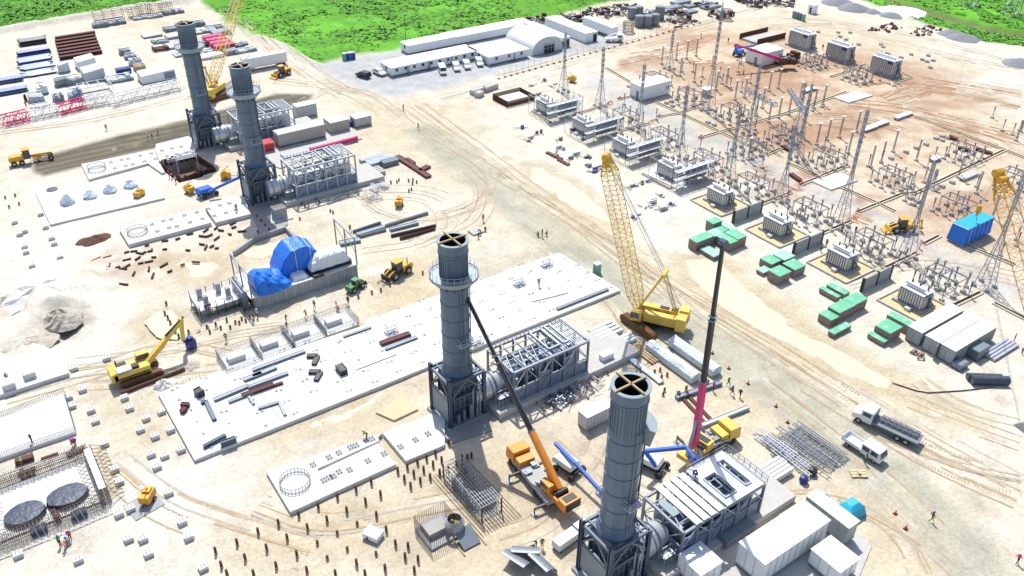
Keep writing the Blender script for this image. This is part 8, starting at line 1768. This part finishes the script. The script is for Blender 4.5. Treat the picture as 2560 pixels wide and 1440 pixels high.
# ================================================================ people
def skin_person(pose):
    J = {'pel':(0,0,.95),'spine':(0,0,1.2),'chest':(0,0,1.42),'neck':(0,0,1.55),'head':(0.02,0,1.68),'top':(0,0,1.76)}
    R_ = {'pel':.15,'spine':.14,'chest':.165,'neck':.065,'head':.105,'top':.07}
    for s, k in ((1,'l'),(-1,'r')):
        J.update({k+'hip':(0,s*.1,.9),k+'knee':(.02,s*.11,.5),k+'ank':(0,s*.11,.09),k+'toe':(.16,s*.12,.05),k+'sh':(0,s*.2,1.44),k+'elb':(-.02,s*.27,1.16),k+'wr':(.05,s*.28,.92),k+'hand':(.08,s*.28,.83)})
        R_.update({k+'hip':.1,k+'knee':.07,k+'ank':.05,k+'toe':.04,k+'sh':.075,k+'elb':.052,k+'wr':.038,k+'hand':.04})
    if pose == 'walk': J.update({'lknee':(.2,.11,.52),'lank':(.3,.11,.1),'ltoe':(.46,.12,.07),'rknee':(-.05,-.11,.5),'rank':(-.32,-.11,.16),'rtoe':(-.18,-.12,.06),'relb':(.1,-.27,1.17),'rwr':(.28,-.26,1.0),'rhand':(.34,-.26,.95),'lelb':(-.16,.27,1.18),'lwr':(-.2,.28,.95),'lhand':(-.18,.28,.87)})
    if pose == 'reach': J.update({'relb':(.2,-.25,1.3),'rwr':(.42,-.2,1.42),'rhand':(.5,-.18,1.46),'lelb':(.12,.26,1.2),'lwr':(.32,.2,1.18),'lhand':(.4,.18,1.18)})
    if pose == 'bend': J.update({'pel':(-.12,0,.9),'spine':(.06,0,1.05),'chest':(.26,0,1.15),'neck':(.4,0,1.18),'head':(.5,0,1.2),'top':(.56,0,1.24),'lsh':(.26,.2,1.14),'rsh':(.26,-.2,1.14),'lelb':(.34,.24,.86),'relb':(.34,-.24,.86),'lwr':(.44,.2,.62),'rwr':(.44,-.2,.62),'lhand':(.48,.18,.54),'rhand':(.48,-.18,.54),'lhip':(-.12,.1,.86),'rhip':(-.12,-.1,.86)})
    if pose == 'crouch': J.update({'pel':(-.12,0,.42),'spine':(-.04,0,.66),'chest':(.06,0,.86),'neck':(.12,0,.98),'head':(.16,0,1.1),'top':(.16,0,1.19),'lhip':(-.1,.12,.4),'rhip':(-.1,-.12,.4),'lknee':(.3,.16,.5),'rknee':(.3,-.16,.46),'lank':(.05,.14,.09),'rank':(.05,-.14,.09),'ltoe':(.22,.14,.05),'rtoe':(.22,-.14,.05),'lsh':(.06,.2,.88),'rsh':(.06,-.2,.88),'lelb':(.22,.26,.66),'relb':(.22,-.26,.66),'lwr':(.42,.2,.6),'rwr':(.42,-.2,.6),'lhand':(.5,.17,.58),'rhand':(.5,-.17,.58)})
    E_ = [('pel','spine'),('spine','chest'),('chest','neck'),('neck','head'),('head','top')]
    for k in 'lr': E_ += [('pel',k+'hip'),(k+'hip',k+'knee'),(k+'knee',k+'ank'),(k+'ank',k+'toe'),('chest',k+'sh'),(k+'sh',k+'elb'),(k+'elb',k+'wr'),(k+'wr',k+'hand')]
    N = list(J); me = bpy.data.meshes.new('body'); me.from_pydata([J[n] for n in N], [(N.index(a), N.index(b)) for a, b in E_], [])
    o = bpy.data.objects.new('body_rig', me); COL.objects.link(o); md = o.modifiers.new('s', 'SKIN'); sb = o.modifiers.new('d', 'SUBSURF'); sb.levels = sb.render_levels = 1
    for i, n_ in enumerate(N):
        v = me.skin_vertices[0].data[i]; v.radius = (R_[n_], R_[n_]*(1.15 if n_ in ('chest', 'pel', 'spine') else 1)); v.use_root = n_ == 'pel'
    dg = bpy.context.evaluated_depsgraph_get(); dg.update(); m2 = bpy.data.meshes.new_from_object(o.evaluated_get(dg)); bpy.data.objects.remove(o); m2.name = 'person_body'
    for q in ('khaki', 'shirt_dark', 'skin'): m2.materials.append(MATS[q])
    hp = Vector(J['pel']); hd = Vector(J['head'])
    for p in m2.polygons:
        c = p.center
        if (c-hd).length < .16 or min((c-Vector(J['lhand'])).length, (c-Vector(J['rhand'])).length) < .09: p.material_index = 2
        elif min((c-Vector(J[k])).length for k in ('lknee','rknee','lank','rank','ltoe','rtoe','lhip','rhip')) < min((c-Vector(J[k])).length for k in ('spine','chest','lelb','relb','lwr','rwr','lsh','rsh')): p.material_index = 0
        else: p.material_index = 1
        p.use_smooth = True
    d = (Vector(J['top'])-Vector(J['neck'])).normalized(); b = MB().lathe([(.17, -.01), (.15, .02), (.135, .07), (.08, .13), (.01, .15)], 12); hat = b.build('hard_hat', 'white_paint'); hat.location = hd+d*.03; hat.rotation_euler = d.to_track_quat('Z', 'Y').to_euler()
    a, c = Vector(J['spine'])-Vector((0,0,.05)), Vector(J['chest'])+ (Vector(J['chest'])-Vector(J['spine'])).normalized()*.06; b = MB()
    P = []; n = 12; ax_ = (c-a).normalized(); sd = Vector((0,1,0)); fd = sd.cross(ax_)
    for f, w in ((0, 1.0), (.5, 1.02), (.85, 1.08), (1, .8)):
        for i in range(n): t_ = 2*PI*i/n; P.append(a.lerp(c, f)+sd*(.205*w*math.cos(t_))+fd*(.185*w*math.sin(t_)))
    b.add(P, [(j*n+i, j*n+(i+1) % n, (j+1)*n+(i+1) % n, (j+1)*n+i) for j in range(3) for i in range(n)]); vest = b.build('safety_vest', 'hivis_yellow', smooth=True)
    return m2, hat, vest
POSE = {}
def person(px, pose, shirt, vest, hat, trousers, rz, label, z=0.0):
    if pose not in POSE: POSE[pose] = skin_person(pose); POSE[pose][1].hide_render = False
    me, h0, v0 = POSE[pose]; x, y = g(px[0], px[1], z)
    o = bpy.data.objects.new('person', me); COL.objects.link(o); o.location = (x, y, z); o.rotation_euler = (0, 0, rz); tag(o, label, 'person', 'workers across the site')
    for i, q in enumerate((trousers, shirt, 'skin')): o.material_slots[i].link = 'OBJECT'; o.material_slots[i].material = MATS[q]
    for src, q in ((h0, hat), (v0, vest)):
        if q is None: continue
        c = src.copy(); COL.objects.link(c); c.parent = o; c.material_slots[0].link = 'OBJECT'; c.material_slots[0].material = MATS[q]
    return o
Y_, G_, K_, O_, Wt, Dk = 'hivis_yellow', 'hivis_green', 'hivis_pink', 'hivis_orange', 'shirt_white', 'shirt_dark'
CW = {'hivis_yellow':'yellow vest', 'hivis_green':'green vest', 'hivis_pink':'pink-red shirt', 'hivis_orange':'orange shirt', 'shirt_white':'white shirt', 'shirt_dark':'dark clothes'}
PP = [((267,326),O_,'stand','alone on the sand road at the upper left',0),((371,348),Wt,'stand','first from the left of three on the graded strip',0),((381,344),Wt,'stand','in the middle of three on the graded strip',0),((395,336),Wt,'walk','last on the right of three on the graded strip',0),((1009,276),K_,'stand','at the far corner of the haul road',0),((1046,324),Y_,'walk','alone below the far corner of the haul road',0),((1820,107),Dk,'stand','near the rebar edged pit behind the pink crane',0),((1752,95),O_,'stand','walking the road by the fence poles',0),
 ((1208,554),K_,'stand','alone left of the lattice boom',0),((876,580),Y_,'walk','beside the beams behind the blue tarps',0),((1196,594),Dk,'bend','left of three at the square manhole',0),((1201,586),Y_,'bend','middle of three at the square manhole',0),((1212,578),Dk,'crouch','right of three at the square manhole',0),((1355,593),G_,'stand','standing by the olive pit corner',0),((1346,591),Dk,'crouch','crouching by the olive pit corner',0),((1365,589),O_,'crouch','kneeling right of the olive pit corner',0),((1347,716),G_,'walk','on the right part of the huge slab',.55),
 ((2052,629),Y_,'stand','left of two behind the third transformer',0),((2065,616),G_,'stand','right of two behind the third transformer',0),((505,373),K_,'stand','at the foot of the farthest stack',.5),((499,367),G_,'bend','bending at the foot of the farthest stack',.5),((424,446),K_,'stand','left of three at the sheet pile pit',0),((431,445),K_,'bend','middle of three at the sheet pile pit',0),((440,457),Wt,'stand','right of three at the sheet pile pit',0),((592,528),G_,'stand','on the square slab below the second stack',.8),
 ((566,853),Y_,'stand','alone in front of the scaffold platform',0),((496,792),Dk,'bend','at the left of the scaffold platform deck',1.78),((518,783),Dk,'stand','near the front of the scaffold platform deck',1.78),((526,767),K_,'crouch','in the middle of the scaffold platform deck',1.78),((541,786),Wt,'bend','front right on the scaffold platform deck',1.78),((572,742),K_,'stand','between scaffold platform and generator plinth',0),((597,766),G_,'bend','at the plinth corner among the stubs',0),((587,754),Dk,'stand','at the plinth corner behind the other',0),((627,779),Y_,'stand','right end of the crowd by the plinth corner',0),((633,795),O_,'walk','lowest of the crowd by the plinth corner',0),((612,784),Dk,'bend','bending in the crowd by the plinth corner',0),
 ((16,946),K_,'crouch','on the slab at the left picture edge',.7),((716,806),Dk,'reach','holding a pole above the rebar fences',0),((765,794),K_,'walk','walking above the rebar fences',0),((787,772),Dk,'walk','striding in front of the generator plinth',0),((842,772),K_,'stand','behind the fourth anchor block',0),((847,781),K_,'bend','leaning over the fourth anchor block',0),((718,826),Dk,'stand','between the second and third anchor blocks',0),((871,761),Dk,'stand','right of the anchor blocks by the yellow pit',0),((644,794),Wt,'stand','in white left of the anchor blocks',0),
 ((1714,984),O_,'walk','left end of the long beam under the pink boom',0),((1695,989),Y_,'crouch','crouching at the left tip of the long beam',0),((1782,978),K_,'reach','right of the pink boom by the long beam',0),((1769,962),Y_,'bend','bending behind the wrapped loads',0),((1820,964),Y_,'walk','walking right of the pink boom',0),((1829,987),Dk,'walk','left one of a dark pair near the road',0),((1849,994),Dk,'walk','right one of a dark pair near the road',0),((2534,854),K_,'stand','near the right edge by the tan boom',0),((2554,884),K_,'bend','bending at the right picture edge',0),
 ((81,1108),G_,'stand','on the dowel fenced slab',.5),((184,1113),K_,'crouch','left of two above the brown beams',0),((190,1110),K_,'bend','right of two above the brown beams',0),((57,1167),G_,'bend','beside the brown beams at left',0),((152,1364),G_,'stand','left in the group below the rebar pit',0),((165,1368),K_,'bend','lowest in the group below the rebar pit',0),((177,1349),K_,'stand','upper one in the group below the rebar pit',0),((172,1358),Wt,'crouch','crouching in the group below the rebar pit',0),
 ((917,1096),G_,'bend','bending on the slotted slab',.6),((1131,1324),G_,'stand','inside the rebar basket',.4),((1128,1318),K_,'bend','bending inside the rebar basket',.4),((1339,1367),Dk,'bend','left of a pair above the curved shells',0),((1355,1369),Y_,'stand','right of a pair above the curved shells',0),((1333,1376),G_,'crouch','crouching just above the curved shells',0),((1741,1192),Dk,'crouch','kneeling on the white roof sheets',6.5),((1733,1188),Wt,'bend','bending on the white roof sheets',6.5),((2161,1158),Y_,'stand','beside the double cab truck',0),((2327,1303),Dk,'walk','alone on the haul road at the lower right',0),((2541,1408),K_,'walk','with arm raised at the lower right corner',0),((2056,124),Dk,'stand','by the middle tall transformer',0),((1752,214),O_,'stand','in the middle of the switchyard posts',0),((1858,188),O_,'stand','below the far control house',0),((2245,440),Dk,'stand','under the right bus gantry',0),((2137,585),Dk,'reach','at the post near the second fire wall',0),((2105,578),G_,'stand','at the mast base beside the second fire wall',0),((683,458),K_,'stand','on the second stack frame stair',0),((1190,945),K_,'stand','in the third stack frame',5.2),((1585,1365),K_,'stand','in the nearest stack frame beside the duct',5.2),((66,268),O_,'stand','left of the lattice crane sections',0)]
r_ = random.Random(77)
for px, c, pose, where, z in PP:
    vest = c if c in (Y_, G_) else (c if r_.random() < .4 else None); shirt = c if c not in (Y_, G_) else r_.choice((Dk, 'jeans'))
    person(px, pose, shirt, vest, r_.choice(('white_paint', 'machine_yellow', 'white_paint', 'blue_paint')), r_.choice(('jeans', 'khaki', 'shirt_dark')), r_.uniform(0, 6.28), 'worker in '+CW[c]+' '+where, z)
for k in POSE.values():
    for o in k[1:]: bpy.data.objects.remove(o)
bpy.data.objects.remove(CHN['body_rig']) if 'body_rig' in CHN else None
